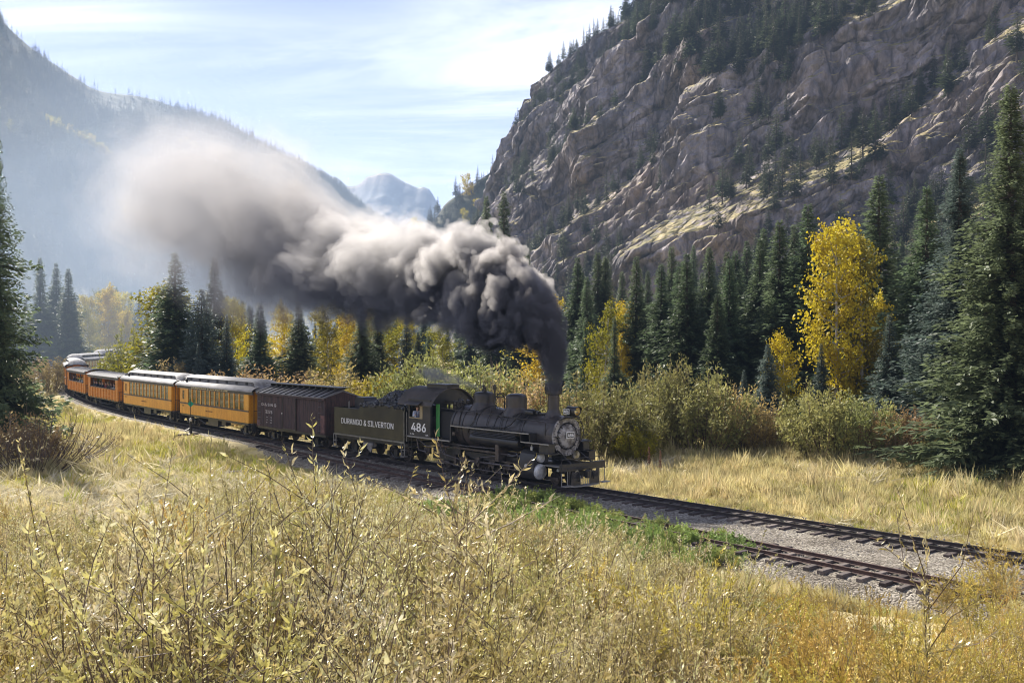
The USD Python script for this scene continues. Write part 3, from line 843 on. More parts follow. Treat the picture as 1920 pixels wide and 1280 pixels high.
BZ = 2.36  # boiler axis
sbx = MB().lathe([(0.001, -3.45), (.95, -3.45), (.965, -3.40), (.965, -1.22), (.955, -1.16), (.90, -1.15)], (0, 0, BZ), 'x', 56)
P_('smokebox', sbx, M_BOILER, smooth=35)
boil = MB().lathe([(.30, -9.0), (.95, -8.98), (1.13, -8.95), (1.15, -8.90), (1.15, -6.7), (1.135, -6.5), (1.03, -5.2), (.985, -3.5), (.96, -3.45)], (0, 0, BZ), 'x', 56)
P_('boiler', boil, M_BOILER, smooth=35)
P_('firebox', MB().bb(-10.3, -8.9, -.85, .85, 1.25, 3.1).lathe([(.82, -10.3), (.82, -8.9)], (0, 0, BZ), 'x', 32), M_DARK)
for x_, r_ in ((-3.55, .985), (-4.6, 1.02), (-5.4, 1.055), (-6.75, 1.16), (-7.9, 1.165), (-8.75, 1.165)):
    P_('boiler_band', MB().lathe([(r_ - .03, x_ - .045), (r_ + .012, x_ - .045), (r_ + .012, x_ + .045), (r_ - .03, x_ + .045)], (0, 0, BZ), 'x', 56), M_BLACK, smooth=40)
# front of the smokebox
P_('smokebox_front', MB().lathe([(0.001, -1.10), (.93, -1.10), (.95, -1.12), (.95, -1.17)], (0, 0, BZ), 'x', 56), M_SMOKEBOX, smooth=35)
door = MB().lathe([(0.001, -.93), (.16, -.935), (.36, -.965), (.52, -1.01), (.585, -1.06), (.60, -1.105)], (0, 0, BZ), 'x', 48)
pd = P_('smokebox_door', door, M_SMOKEBOX, smooth=40)
rg = MB()
for k in range(40):
    t = k * PI / 20
    rg.lathe([(.022, -1.11), (.022, -1.075), (.001, -1.07)], (0, .865 * math.cos(t), BZ + .865 * math.sin(t)), 'x', 6)
P_('rivet_ring', rg, M_BLACK)
dg = MB()
for k in range(14):
    t = k * PI / 7 + .1
    c, s = math.cos(t), math.sin(t)
    dg.tube([(-1.03, .50 * c, BZ + .50 * s), (-1.03, .66 * c, BZ + .66 * s)], .022, 6)
    dg.lathe([(.03, -1.10), (.03, -1.0), (.001, -.99)], (0, .645 * c, BZ + .645 * s), 'x', 6)
part(pd, 'door_clamp', dg, M_BLACK)
part(pd, 'door_ring', MB().lathe([(.60, -1.09), (.635, -1.055), (.66, -1.09)], (0, 0, BZ), 'x', 48), M_BLACK, smooth=40)
part(pd, 'door_hinge', MB().box((-1.03, .60, BZ), (.05, .34, .06)).box((-1.03, -.72, BZ), (.05, .22, .05)).tube([(-1.02, .80, BZ - .3), (-1.02, .80, BZ + .3)], .03, 6), M_BLACK)
npl = P_('number_plate', MB().box((-.90, 0.02, BZ + .06), (.03, .50, .32)), M_WHITE, label='black and white front number plate reading 486')
part(npl, 'plate_field', MB().box((-.887, 0.02, BZ + .06), (.02, .43, .25)), M_BLACK)
part(npl, 'plate_number', text_front('486', -.16, .20, BZ - .03, BZ + .15, -.876), M_WHITE)
# chimney
ch = MB().lathe([(.56, 3.12), (.50, 3.22), (.38, 3.34), (.315, 3.50), (.29, 3.62), (.285, 4.30), (.30, 4.33)], (-2.06, 0, 0), 'z', 32)
pc = P_('chimney', ch, M_BOILER, smooth=35)
part(pc, 'chimney_cap', MB().lathe([(.30, 4.30), (.40, 4.34), (.415, 4.40), (.41, 4.78), (.44, 4.80), (.44, 4.86), (.33, 4.86), (.30, 4.6)], (-2.06, 0, 0), 'z', 32), M_BLACK, smooth=30)
part(pc, 'cap_screen', MB().box((-2.06, -.405, 4.60), (.36, .05, .20)).box((-1.66, 0, 4.60), (.05, .36, .2)), M_DARK)
# domes
for x_, r_, top in ((-7.45, .56, 4.26), (-4.83, .54, 4.25)):
    zb = BZ + (1.05 if x_ < -6 else .90)
    P_('dome', MB().lathe([(r_ + .22, zb - .15), (r_ + .12, zb + .10), (r_ + .02, zb + .20), (r_, zb + .32), (r_, top - .22), (r_ - .03, top - .12), (r_ - .12, top - .04), (r_ * .45, top), (0.001, top + .01)], (x_, 0, 0), 'z', 40), M_BOILER, smooth=40)
P_('safety_valve', MB().lathe([(.10, 4.2), (.10, 4.34), (.06, 4.36), (.06, 4.52), (.085, 4.53), (.05, 4.6), (0.001, 4.6)], (-7.62, .1, 0), 'z', 12), M_PIPE, smooth=30)
P_('safety_valve', MB().lathe([(.10, 4.2), (.10, 4.30), (.06, 4.32), (.06, 4.44), (.08, 4.45), (.04, 4.5), (0.001, 4.5)], (-7.25, -.1, 0), 'z', 12), M_PIPE, smooth=30)
P_('whistle', MB().lathe([(.05, 3.4), (.05, 4.35), (.09, 4.36), (.09, 4.62), (0.001, 4.66)], (-6.62, .05, 0), 'z', 12), M_PIPE, smooth=30)
# bell in its yoke
bx, bz = -6.15, 3.86
bl = P_('bell', MB().lathe([(.19, bz - .12), (.17, bz - .06), (.13, bz + .06), (.10, bz + .14), (.03, bz + .18), (0.001, bz + .19)], (bx, 0, 0), 'z', 24), M_BRASS, smooth=40)
part(bl, 'bell_yoke', MB().tube([(bx, -.30, 3.35), (bx, -.32, 3.7), (bx, -.27, bz + .2), (bx, 0, bz + .36), (bx, .27, bz + .2), (bx, .32, 3.7), (bx, .30, 3.35)], .032, 8).tube([(bx, -.3, bz + .16), (bx, .3, bz + .16)], .03, 6).tube([(bx - .2, 0, 3.40), (bx - .26, 0, 3.7), (bx - .16, 0, 4.2)], .022, 6).tube([(bx + .3, -.25, 3.35), (bx + .3, -.25, 4.2), (bx - .1, -.25, 4.2)], .02, 6), M_PIPE, smooth=40)
# headlight
hl = P_('headlight', MB().lathe([(.05, -1.12), (.17, -1.10), (.225, -1.02), (.225, -.46), (.235, -.44), (.235, -.38), (.20, -.38), (.19, -.45)], (0, 0, 3.58), 'x', 28).box((-.95, 0, 3.32), (.42, .3, .09)).tube([(-1.3, -.2, 3.2), (-.8, -.25, 3.3), (-.5, -.25, 3.3), (-.5, .25, 3.3), (-.8, .25, 3.3), (-1.3, .2, 3.2)], .03, 6), M_BLACK, smooth=35)
part(hl, 'reflector', MB().lathe([(0.001, -.62), (.10, -.58), (.165, -.50), (.195, -.41)], (0, 0, 3.58), 'x', 24), M_LENS, smooth=True)
part(hl, 'lamp_visor', MB().strip([[(-.38 + .09 * k, .235 * math.cos(t), 3.58 + .235 * math.sin(t)) for t in np.linspace(.2, PI - .2, 14)] for k in (0, 1)]), M_BLACK)
nb = P_('number_board', MB().box((-.85, -.27, 3.56), (.40, .04, .25)), M_BLACK, label='small black number board beside the headlight reading 486')
part(nb, 'board_number', text_on('486', -1.00, -.70, 3.49, 3.64, -.292), M_WHITE)
part(nb, 'board_rim', MB().box((-.85, -.293, 3.68), (.40, .012, .02)).box((-.85, -.293, 3.445), (.40, .012, .02)).box((-1.045, -.293, 3.56), (.02, .012, .22)).box((-.655, -.293, 3.56), (.02, .012, .22)), M_WHITE)
# cab
cab = MB()
CX0, CX1, CY, CZ0, CZ1 = -12.42, -10.32, 1.42, 1.68, 3.72
for s in (-1, 1):
    y0, y1 = s * CY, s * (CY - .04)
    cab.bb(CX0, CX1, y0, y1, CZ0, 2.70)
    cab.bb(CX0, -12.28, y0, y1, 2.70, CZ1)
    cab.bb(-11.06, CX1, y0, y1, 2.70, CZ1)
    cab.bb(-12.28, -11.06, y0, y1, 3.46, CZ1)
    # front wall with the doorway
    cab.bb(CX1 - .04, CX1, s * 1.05, s * 1.38, 3.55, CZ1)
    cab.bb(CX1 - .04, CX1, s * .30, s * .85, 1.7, CZ1 + .2)
cab.bb(CX1 - .04, CX1, -1.05, 1.05, 3.45, 4.05)
cab.bb(CX1 - .04, CX1, -1.38, -1.28, CZ0, CZ1)
cab.bb(CX0 - .3, CX1, -1.40, 1.40, 1.60, 1.68)
pcab = P_('cab', cab, M_BLACK)
part(pcab, 'cab_door', MB().box((-10.20, -1.0, 2.62), (.28, .035, 1.75), rz=.15), M_GREEN, label='open green door in the front wall of the cab')
part(pcab, 'cab_number', text_on('486', -12.12, -10.72, 1.94, 2.42, -CY - .001), M_WHITE)
part(pcab, 'cab_marking', text_on('K-36', -12.2, -11.85, 1.76, 1.83, -CY - .001).tm(trimesh.Trimesh(*text_on('S.H.', -10.75, -10.5, 1.76, 1.83, -CY - .001).get(), process=False)), M_WHITE)
part(pcab, 'window_frame', MB().bb(-12.30, -11.04, -CY - .03, -CY, 2.655, 2.71).bb(-11.10, -11.04, -CY - .02, -CY, 2.71, 3.46).bb(-11.36, -11.14, -CY + .02, -CY + .05, 2.71, 3.46), M_WOODW)
part(pcab, 'window_awning', MB().add([(-12.36, -CY - .02, 3.62), (-11.02, -CY - .02, 3.62), (-10.98, -CY - .40, 3.44), (-12.40, -CY - .40, 3.44), (-12.36, -CY - .02, 3.60), (-11.02, -CY - .02, 3.60), (-10.98, -CY - .40, 3.42), (-12.40, -CY - .40, 3.42)], [[0, 3, 2, 1], [4, 5, 6, 7], [2, 3, 7, 6], [0, 4, 7, 3], [1, 2, 6, 5]]), M_BOILER)
rows = []
for x_ in (-13.35, -13.3, -10.15, -10.08):
    rows.append([(x_, 1.52 * math.sin(t) / math.sin(1.15), 3.42 + (math.cos(t) - math.cos(1.15)) * .98 / (1 - math.cos(1.15)) * .98) for t in np.linspace(-1.15, 1.15, 25)])
ro = MB().strip(rows)
ro.strip([[(x_, y_, z_ - .05) for x_, y_, z_ in r] for r in rows][::-1])
for i in (0, -1):
    r = rows[i]
    ro.strip([r, [(x_, y_, z_ - .05) for x_, y_, z_ in r]][::(1 if i else -1)])
for s in (0, -1):
    ro.strip([[r[s] for r in rows], [(r[s][0], r[s][1], r[s][2] - .05) for r in rows]][::(-1 if s else 1)])
proof = part(pcab, 'cab_roof', ro, M_ROOFBLK, smooth=30)
# gable above the front wall
gab = [(y_, z_ - .06) for _, y_, z_ in rows[2]]
part(pcab, 'cab_gable', MB().prism([(-1.40, 3.66)] + gab[1:-1] + [(1.40, 3.66)], -10.34, -10.30, 'yz'), M_BLACK)
part(pcab, 'roof_vent', MB().bb(-12.0, -10.15, -.42, .42, 4.33, 4.50).bb(-12.05, -10.10, -.48, .48, 4.50, 4.54), M_BLACK)
part(pcab, 'rear_post', MB().tube([(-12.62, -1.38, 1.3), (-12.62, -1.38, 2.95)], .025, 6), M_EDGE)
part(pcab, 'backhead', MB().lathe([(0.001, -10.7), (.8, -10.65), (.8, -10.3)], (0, 0, BZ), 'x', 24).tube([(-10.7, -.4, 2.9), (-10.7, .4, 2.9)], .05, 6), M_DARK)
P_('cab_step', MB().bb(-12.4, -12.1, -1.42, -1.1, .55, .6).bb(-12.4, -12.37, -1.42, -1.38, .55, 1.6).bb(-12.13, -12.1, -1.42, -1.38, .55, 1.6).bb(-12.4, -12.1, -1.42, -1.1, 1.0, 1.05), M_BLACK)
P_('cab_sill', MB().bb(-12.45, -8.55, -1.47, -1.40, 1.60, 1.675), M_EDGE)
P_('cab_apron', MB().bb(-10.3, -8.55, -1.42, -.8, 1.62, 1.67).bb(-8.6, -8.5, -1.40, -.7, 1.66, 2.46), M_BLACK)
# running boards with their front drop and lower walkway
for s in (-1, 1):
    b = MB().bb(-8.46, -2.25, s * 1.45, s * .80, 2.43, 2.48).bb(-2.9, -2.86, s * 1.40, s * .75, 2.05, 2.43).bb(-2.25, -2.21, s * 1.40, s * .8, 2.07, 2.48)
    b.bb(-2.86, -.88, s * 1.42, s * .80, 2.02, 2.06)
    P_('running_board', b, M_BLACK)
    P_('running_board_edge', MB().bb(-8.47, -2.24, s * 1.47, s * 1.45, 2.43, 2.49).bb(-2.86, -.87, s * 1.44, s * 1.42, 2.01, 2.07), M_EDGE)
    bx_ = MB().bb(-1.62, -.95, s * 1.36, s * .95, 1.62, 2.01).bb(-1.75, -.60, s * 1.45, s * .85, 1.585, 1.62)
    P_('toolbox', bx_, M_BLACK)
P_('air_tank', MB().lathe([(0.001, -7.1), (.24, -7.05), (.29, -6.95), (.29, -3.35), (.24, -3.22), (0.001, -3.18)], (0, -1.08, 1.92), 'x', 20), M_BLACK, smooth=35)
cp = MB()
for k in range(4):
    cp.tube([(-6.85, -1.40, 2.36 - .075 * k), (-3.30, -1.40, 2.36 - .075 * k)], .022, 6)
for k in range(3):
    e = -3.30 if k % 2 == 0 else -6.85
    s = 1 if k % 2 == 0 else -1
    cp.tube([(e, -1.40, 2.36 - .075 * k), (e + s * .05, -1.40, 2.36 - .075 * k - .037), (e, -1.40, 2.36 - .075 * (k + 1))], .022, 6)
P_('cooling_coil', cp, M_PIPE, smooth=40)
# handrail and pipes on the boiler
hz = lambda x: BZ + .74 * (1.18 if x < -6.5 else 1.05)
hr = MB().tube([(-9.9, -1.02, 3.30), (-8.6, -.98, 3.26), (-6.6, -.97, 3.22), (-3.6, -.93, 3.10), (-1.75, -.90, 3.06), (-1.60, -.93, 2.98), (-1.62, -.98, 2.4)], .022, 8)
for x_ in (-8.3, -6.9, -5.2, -3.7, -2.3):
    hr.tube([(x_, -.74, 3.02), (x_, -.96, 3.18 if x_ < -4 else 3.09)], .02, 6)
P_('handrail', hr, M_PIPE, smooth=40)


def hug(xs, ts, r):
    """A pipe that hugs the jacket: angle from the top towards the near side."""
    return [(x_, -(r + .04) * math.sin(t), BZ + (r + .04) * math.cos(t)) for x_, t in zip(xs, ts)]


pp = MB()
pp.tube(hug([-8.5, -8.3, -8.15, -8.15], [.45, .8, 1.2, 1.7], 1.16), .03, 8)
pp.tube(hug([-7.3, -7.0, -6.9, -7.1, -7.2], [.55, .8, 1.2, 1.4, 1.55], 1.16), .022, 6)
pp.tube(hug([-7.35, -7.2, -6.6, -5.4, -4.4, -4.0, -3.8, -3.7], [1.75, 1.5, 1.42, 1.38, 1.36, 1.2, .9, .6], 1.13), .036, 8)
pp.tube(hug([-5.0, -4.95, -4.9, -4.85], [.5, .9, 1.3, 1.8], 1.06), .02, 6)
pp.tube(hug([-3.3, -3.3, -3.3], [.3, .9, 1.6], .985), .028, 6)
pp.tube(hug([-2.3, -2.7, -3.4, -3.9], [.12, .22, .25, .3], .97), .05, 8)
pp.tube(hug([-6.4, -6.0, -5.9, -5.9], [.4, .6, 1.0, 1.5], 1.13), .022, 6)
P_('boiler_pipe', pp, M_PIPE, smooth=40)
tg = MB().lathe([(0.001, -3.75), (.15, -3.72), (.17, -3.6), (.17, -3.2), (.14, -3.1), (0.001, -3.08)], (0, -.28, 3.38), 'x', 16).box((-3.2, -.1, 3.38), (.35, .2, .16)).lathe([(.12, -3.02), (.12, -2.85), (0.001, -2.84)], (0, -.2, 3.36), 'x', 12)
P_('turbo_generator', tg, M_BLACK, smooth=35)
tf = MB()
for x_, y_, zz_, r_ in ((-9.35, -.45, 3.5, .10), (-9.1, -.2, 3.62, .12), (-9.6, .1, 3.66, .14), (-9.3, .35, 3.6, .1), (-8.85, .05, 3.6, .1), (-9.75, -.25, 3.55, .09)):
    tf.lathe([(r_ * .6, zz_ - .35), (r_ * .6, zz_ - .05), (r_, zz_), (r_ * .9, zz_ + .12), (0.001, zz_ + .16)], (x_, y_, 0), 'z', 10)
tf.tube([(-10.2, -.5, 3.62), (-9.3, -.4, 3.66), (-8.9, -.15, 3.62)], .03, 6).tube([(-9.6, .1, 3.8), (-9.0, -.55, 3.45), (-8.8, -.8, 3.2)], .025, 6).tube([(-9.2, -.2, 3.7), (-9.2, -.2, 4.05), (-9.05, -.2, 4.12)], .025, 6)
P_('steam_turret', tf, M_PIPE, smooth=35)
# frames, cylinders, motion
fr = MB()
for s in (-1, 1):
    fr.bb(-10.9, -2.9, s * .78, s * .70, .78, 1.12).bb(-10.9, -8.2, s * .82, s * .74, .50, .80)
    fr.bb(-3.0, .0, s * .62, s * .50, .80, 1.10)
fr.bb(-10.8, -.2, -.55, .55, .9, 1.05)
fr.bb(-8.9, -8.2, -1.0, 1.0, .9, 1.5)
P_('frame', fr, M_BLACK)
AX = (-4.35, -5.55, -6.75, -7.95)
for x_ in AX:
    for s in (-1, 1):
        P_('driving_wheel', wheel(x_, s * .46, .56, 12), M_ROD, smooth=30)
        cw_ = MB()
        th = np.linspace(.25 * PI, .75 * PI + .4, 12)
        cw_.prism([(x_ + .36 * math.cos(t + .9), .56 + .36 * math.sin(t + .9)) for t in np.linspace(0, 2.6, 12)], s * .86, s * .98, 'xz')
        cw_.lathe([(0.001, .99), (.13, .99), (.13, .80)], (x_, 0, .56), 'y' if s > 0 else '-y', 14)
        P_('counterweight', cw_, M_ROD)
    P_('driving_axle', MB().tube([(x_, -.85, .56), (x_, .85, .56)], .085, 10), M_ROD, smooth=35)
for s in (-1, 1):
    a_ = .62
    cx_, cz_ = .23 * math.cos(a_), .23 * math.sin(a_)
    rod = MB().box((sum(AX) / 4 + cx_, s * 1.03, .56 + cz_), (3.75, .05, .11))
    for x_ in AX:
        rod.lathe([(.0015, 1.08), (.10, 1.08), (.10, .98)], (x_ + cx_, 0, .56 + cz_), 'y' if s > 0 else '-y', 12)
    P_('coupling_rod', rod, M_ROD)
    p0, p1 = np.array((-3.35, s * 1.12, .74)), np.array((AX[2] + cx_, s * 1.12, .56 + cz_))
    P_('connecting_rod', MB().tube([p0, p1], .05, 6), M_ROD)
    P_('slide_bar', MB().bb(-4.6, -2.85, s * 1.17, s * 1.03, .88, .93).bb(-4.6, -2.85, s * 1.17, s * 1.03, .56, .61).bb(-3.6, -3.2, s * 1.22, s * .98, .56, .93).tube([(-3.3, s * 1.1, .74), (-2.85, s * 1.1, .74)], .035, 8), M_ROD)
    P_('valve_gear', MB().tube([(AX[2] + cx_, s * 1.18, .62), (AX[2] + .5, s * 1.2, .95), (-5.0, s * 1.2, 1.15)], .03, 6).box((-5.0, s * 1.18, 1.2), (.09, .06, .55), ry=.15).tube([(-5.0, s * 1.18, 1.25), (-2.9, s * 1.15, 1.33)], .03, 6).tube([(-3.3, s * 1.2, .4), (-3.35, s * 1.2, 1.38)], .03, 6).tube([(-10.0, s * 1.2, 1.5), (-7.6, s * 1.2, 1.45), (-5.1, s * 1.2, 1.5)], .03, 6).bb(-4.95, -4.7, s * 1.3, s * .7, .9, 1.75).box((-6.9, s * 1.05, 1.28), (3.6, .06, .10)), M_ROD)
    P_('brake_rigging', MB().tube([(-9.6, s * .95, .45), (-8.6, s * .95, .30), (-3.6, s * .95, .27)], .03, 6).box((-8.75, s * .9, .62), (.18, .12, .5)).box((-5.0, s * .9, .42), (.10, .1, .4)).box((-7.3, s * .9, .42), (.1, .1, .4)), M_ROD)
    # cylinder block: steam chest above, cylinder below, walls wrapped round both
    cyl = MB()
    prof = [(s * (1.17 + .42 * math.cos(t)), .70 + .42 * math.sin(t)) for t in np.linspace(-PI * .9, 0, 14)]
    prof = [(s * .6, .42)] + [(s * (1.17 + .42 * math.cos(t)), .70 + .42 * math.sin(t)) for t in np.linspace(-2.2, .25, 14)] + [(s * 1.55, 1.20), (s * 1.47, 1.52), (s * 1.28, 1.66), (s * .95, 1.70), (s * .6, 1.70)]
    cyl.prism(prof, -2.84, -1.78, 'yz')
    P_('cylinder', cyl, M_BLACK, smooth=25)
    ax_ = (0, s * 1.17, .68)
    P_('cylinder_cover', MB().lathe([(0.001, -1.55), (.12, -1.56), (.27, -1.60), (.36, -1.66), (.385, -1.72), (.385, -1.80)], ax_, 'x', 32), M_SILVER, smooth=40)
    P_('valve_cover', MB().lathe([(0.001, -1.60), (.16, -1.61), (.215, -1.65), (.225, -1.80)], (0, s * 1.15, 1.34), 'x', 26), M_SILVER, smooth=40)
    P_('cylinder_cock', MB().lathe([(.05, 1.66), (.07, 1.72), (.07, 1.84), (.03, 1.88), (.03, 1.93), (0.001, 1.93)], (-2.25, s * 1.25, 0), 'z', 12), M_SILVER, smooth=35)
    P_('cylinder_plug', MB().lathe([(.09, -.02), (.09, .03), (0.001, .035)], (-2.3, s * 1.58, .95), 'y' if s > 0 else '-y', 12), M_SILVER, smooth=35)
for x_, r_ in ((-1.35, .34), (-9.95, .36)):
    for s in (-1, 1):
        P_('truck_wheel', wheel(x_, s * .46, r_, 0), M_ROD, smooth=30)
    P_('truck_axle', MB().tube([(x_, -.7, r_), (x_, .7, r_)], .06, 8).bb(x_ - .5, x_ + .5, -.82, -.74, r_ - .06, r_ + .1).bb(x_ - .5, x_ + .5, .74, .82, r_ - .06, r_ + .1), M_ROD)
ash = MB().prism([(-9.1, 1.4), (-8.1, 1.4), (-8.3, .55), (-8.8, .55)], -.6, .6, 'xz').tube([(-10.2, -1.3, 1.1), (-9.2, -1.3, 1.05), (-9.1, -1.3, .7)], .04, 6).tube([(-9.7, -1.35, 1.5), (-9.2, -1.35, .9), (-8.0, -1.3, .75), (-7.0, -1.25, .5)], .03, 6).tube([(-11.6, -1.3, 1.5), (-10.9, -1.3, 1.2), (-10.2, -1.3, 1.2)], .035, 6).tube([(-11.9, -1.2, 1.5), (-11.7, -1.2, .9), (-11.0, -1.2, .85)], .05, 6).box((-8.3, -1.33, 2.05), (.2, .12, .16)).box((-11.2, -.95, .9), (.5, .15, .35))
P_('ashpan', ash, M_ROD)
P_('injector', MB().lathe([(0.001, -9.9), (.09, -9.88), (.09, -9.4), (.05, -9.3), (.05, -8.9), (0.001, -8.9)], (0, -1.22, 1.30), 'x', 10).tube([(-9.6, -1.22, 1.3), (-9.6, -1.2, 1.6)], .03, 6).tube([(-9.2, -1.22, 1.3), (-9.2, -1.22, .95), (-10.3, -1.22, .9)], .03, 6), look('injector_brown', (0.13, 0.085, 0.05), .5, col2=(.05, .035, .025), scale=5))
# front deck, pilot beam and pilot
dk = MB().bb(-1.8, .02, -.95, .95, 1.02, 1.08).bb(-.14, .06, -1.42, 1.42, .86, 1.16).bb(-.14, .07, -1.45, 1.45, 1.16, 1.19)
P_('front_deck', dk, M_BLACK)
P_('pilot_sill_plate', MB().bb(-1.3, -.14, -1.42, -.95, 1.04, 1.07), M_EDGE)
for s in (-1, 1):
    P_('smokebox_brace', MB().tube([(-1.2, s * .62, 1.75), (-.10, s * .66, 1.17)], .035, 8), M_PIPE, smooth=40)
    sd = P_('pilot_step', MB().bb(.05, .35, s * 1.48, s * .98, .185, .225).tube([(.02, s * 1.42, .2), (.02, s * 1.42, .9)], .02, 6).tube([(.02, s * 1.05, .2), (.02, s * 1.05, .9)], .02, 6), M_EDGE)
    P_('pilot_plate', MB().bb(.02, .06, s * 1.0, s * .85, .2, .86).prism([(s * .30, .18), (s * .95, .18), (s * .86, .78), (s * .36, .78)], .10, .13, 'yz'), M_BLACK)
    sl = MB()
    for k in range(6):
        y_ = s * (.40 + .085 * k)
        sl.tube([(.16, y_, .5), (.12, y_, .84)], .014, 5)
    P_('pilot_slat', sl, M_PIPE)
P_('pilot_bars', MB().tube([(.12, -.26, .2), (.10, -.26, .6)], .02, 5).tube([(.12, -.12, .2), (.10, -.12, .6)], .02, 5).tube([(.12, .02, .2), (.10, .02, .6)], .02, 5).tube([(.12, .16, .2), (.10, .16, .6)], .02, 5).tube([(.12, .28, .2), (.10, .28, .6)], .02, 5), M_EDGE)
P_('pilot_blade', MB().prism([(-.1, -1.05), (.16, -.95), (.30, -.4), (.33, 0), (.30, .4), (.16, .95), (-.1, 1.05)], .115, .16, 'xy'), M_EDGE)
P_('coupler', MB().bb(-.2, .18, -.13, .13, .56, .82).lathe([(0.001, .50), (.13, .50), (.15, .54), (.15, .84), (.12, .88), (0.001, .88)], (.30, .0, 0), 'z', 14).box((.36, -.13, .69), (.22, .09, .26)).tube([(.12, .3, .95), (.2, .1, .98), (.2, -1.2, 1.0), (.1, -1.35, .8)], .018, 6), M_BLACK, smooth=35)
P_('beam_handrail', MB().tube([(.0, -1.40, 1.18), (.02, -1.40, 1.42), (.02, 1.42, 1.42), (.02, 1.42, 1.18)], .016, 6).tube([(.02, 0, 1.42), (.02, 0, 1.18)], .014, 5).tube([(.02, -1.42, 1.2), (.10, -1.50, 1.1), (.10, -1.50, .85), (.02, -1.42, .8)], .022, 6).tube([(.02, 1.42, 1.2), (.10, 1.52, 1.15), (.10, 1.52, .9), (.02, 1.42, .85)], .022, 6), M_PIPE, smooth=40)
P_('marker_lamp', MB().lathe([(0.001, .02), (.07, .03), (.07, .14), (.03, .17), (0.001, .17)], (-.5, -1.15, .78), 'z', 12), M_SILVER, smooth=35)
P_('far_air_pump', MB().lathe([(.2, 1.25), (.2, 1.6), (.14, 1.62), (.14, 1.72), (.2, 1.74), (.2, 2.1), (0.001, 2.14)], (-1.15, 1.25, 0), 'z', 16).bb(-1.2, -.6, .98, 1.4, 1.15, 1.62), M_BLACK, smooth=35)
P_('air_hose', MB().tube([(.06, -.45, .8), (.2, -.45, .7), (.22, -.45, .45), (.16, -.42, .35)], .03, 6).tube([(.06, .5, .8), (.2, .5, .65), (.2, .5, .4)], .03, 6), M_DARK)
P_('smokebox_ladder_rail', MB().tube([(-1.0, .80, 2.0), (-.98, 1.0, 2.4), (-1.0, .96, 2.8), (-1.02, .72, 3.2)], .02, 6).tube([(-1.0, 1.02, 2.36), (-1.0, 1.32, 2.36)], .02, 6).tube([(-1.06, -.75, 3.12), (-1.0, 0, 3.26), (-1.06, .75, 3.12)], .02, 6), M_PIPE)

# ---------------------------------------------------------------- tender
loc, rz = place(12.75, 7.9, 0.22)
tender = thing('tender', 'black coal tender lettered DURANGO & SILVERTON, heaped with coal, behind the locomotive', 'tender', loc, rz)
TL = 7.75
tk = MB()
side = [(-TL, 1.26), (-.02, 1.26), (-.02, 3.22), (-4.55, 3.16), (-4.92, 2.86), (-TL, 2.86)]
for s in (-1, 1):
    tk.prism(side, s * 1.40, s * 1.36, 'xz')
tk.bb(-TL, -TL + .04, -1.36, 1.36, 1.26, 2.86).bb(-.06, -.02, -1.36, 1.36, 1.26, 2.6)
tk.bb(-TL + .04, -4.7, -1.36, 1.36, 2.70, 2.76).bb(-4.75, -4.7, -1.36, 1.36, 2.7, 3.1)
part(tender, 'tank', tk, M_TENDER)
part(tender, 'tank_letters', text_on('DURANGO & SILVERTON', -6.90, -1.18, 1.90, 2.24, -1.401, False), M_WHITE)
part(tender, 'tank_edge', MB().bb(-TL, -.02, -1.46, -1.41, 1.18, 1.26).bb(-TL, -.02, 1.41, 1.46, 1.18, 1.26).bb(-.10, -.05, -1.44, -1.41, 1.26, 2.95), look('tender_sill', (.20, .185, .14), .5, col2=(.10, .09, .07), scale=3))
part(tender, 'underframe', MB().bb(-TL - .1, .1, -1.3, 1.3, .98, 1.18).bb(-TL - .5, -TL, -.15, .15, .6, .85).bb(0, .3, -.12, .12, .6, .85), M_BLACK)
rv = MB()
for x_ in np.arange(-TL + .25, -.2, .52):
    for z_ in (1.42, 2.72):
        rv.box((x_, -1.405, z_), (.03, .012, .03))
part(tender, 'rivets', rv, M_BLACK)
bogie(tender, -6.15, 1.5, .42)
bogie(tender, -1.75, 1.5, .42)
part(tender, 'water_hatch', MB().lathe([(.42, 2.76), (.42, 2.92), (.44, 2.92), (.44, 2.98), (0.001, 3.0)], (-5.6, 0, 0), 'z', 20), M_BLACK, smooth=30)
part(tender, 'toolbox', MB().prism([(-7.3, 2.76), (-6.2, 2.76), (-6.2, 3.25), (-6.35, 3.45), (-7.15, 3.45), (-7.3, 3.25)], -.2, .75, 'xz'), M_BLACK)
part(tender, 'ladder', MB().tube([(-7.5, -.55, 2.76), (-7.5, -.55, 3.15), (-7.35, -.55, 3.2), (-7.35, -.55, 2.76)], .022, 6).tube([(-TL - .04, -1.3, 1.3), (-TL - .04, -1.3, 2.7)], .02, 6), M_EDGE)
stp = MB()
for x_ in (-TL + .12, -.18):
    stp.bb(x_ - .17, x_ + .17, -1.5, -1.2, .42, .46).bb(x_ - .17, x_ - .14, -1.46, -1.4, .42, 1.2).bb(x_ + .14, x_ + .17, -1.46, -1.4, .42, 1.2).bb(x_ - .14, x_ + .14, -1.45, -1.3, .80, .83)
part(tender, 'step', stp, M_EDGE)
part(tender, 'air_reservoir', MB().lathe([(0.001, -3.6), (.15, -3.55), (.15, -4.6), (0.001, -4.65)], (0, -1.15, .82), 'x', 12).box((-3.9, -1.25, .62), (.45, .04, .36), ry=.5), look('reservoir_grey', (.22, .21, .19), .5, col2=(.12, .11, .1), scale=4))
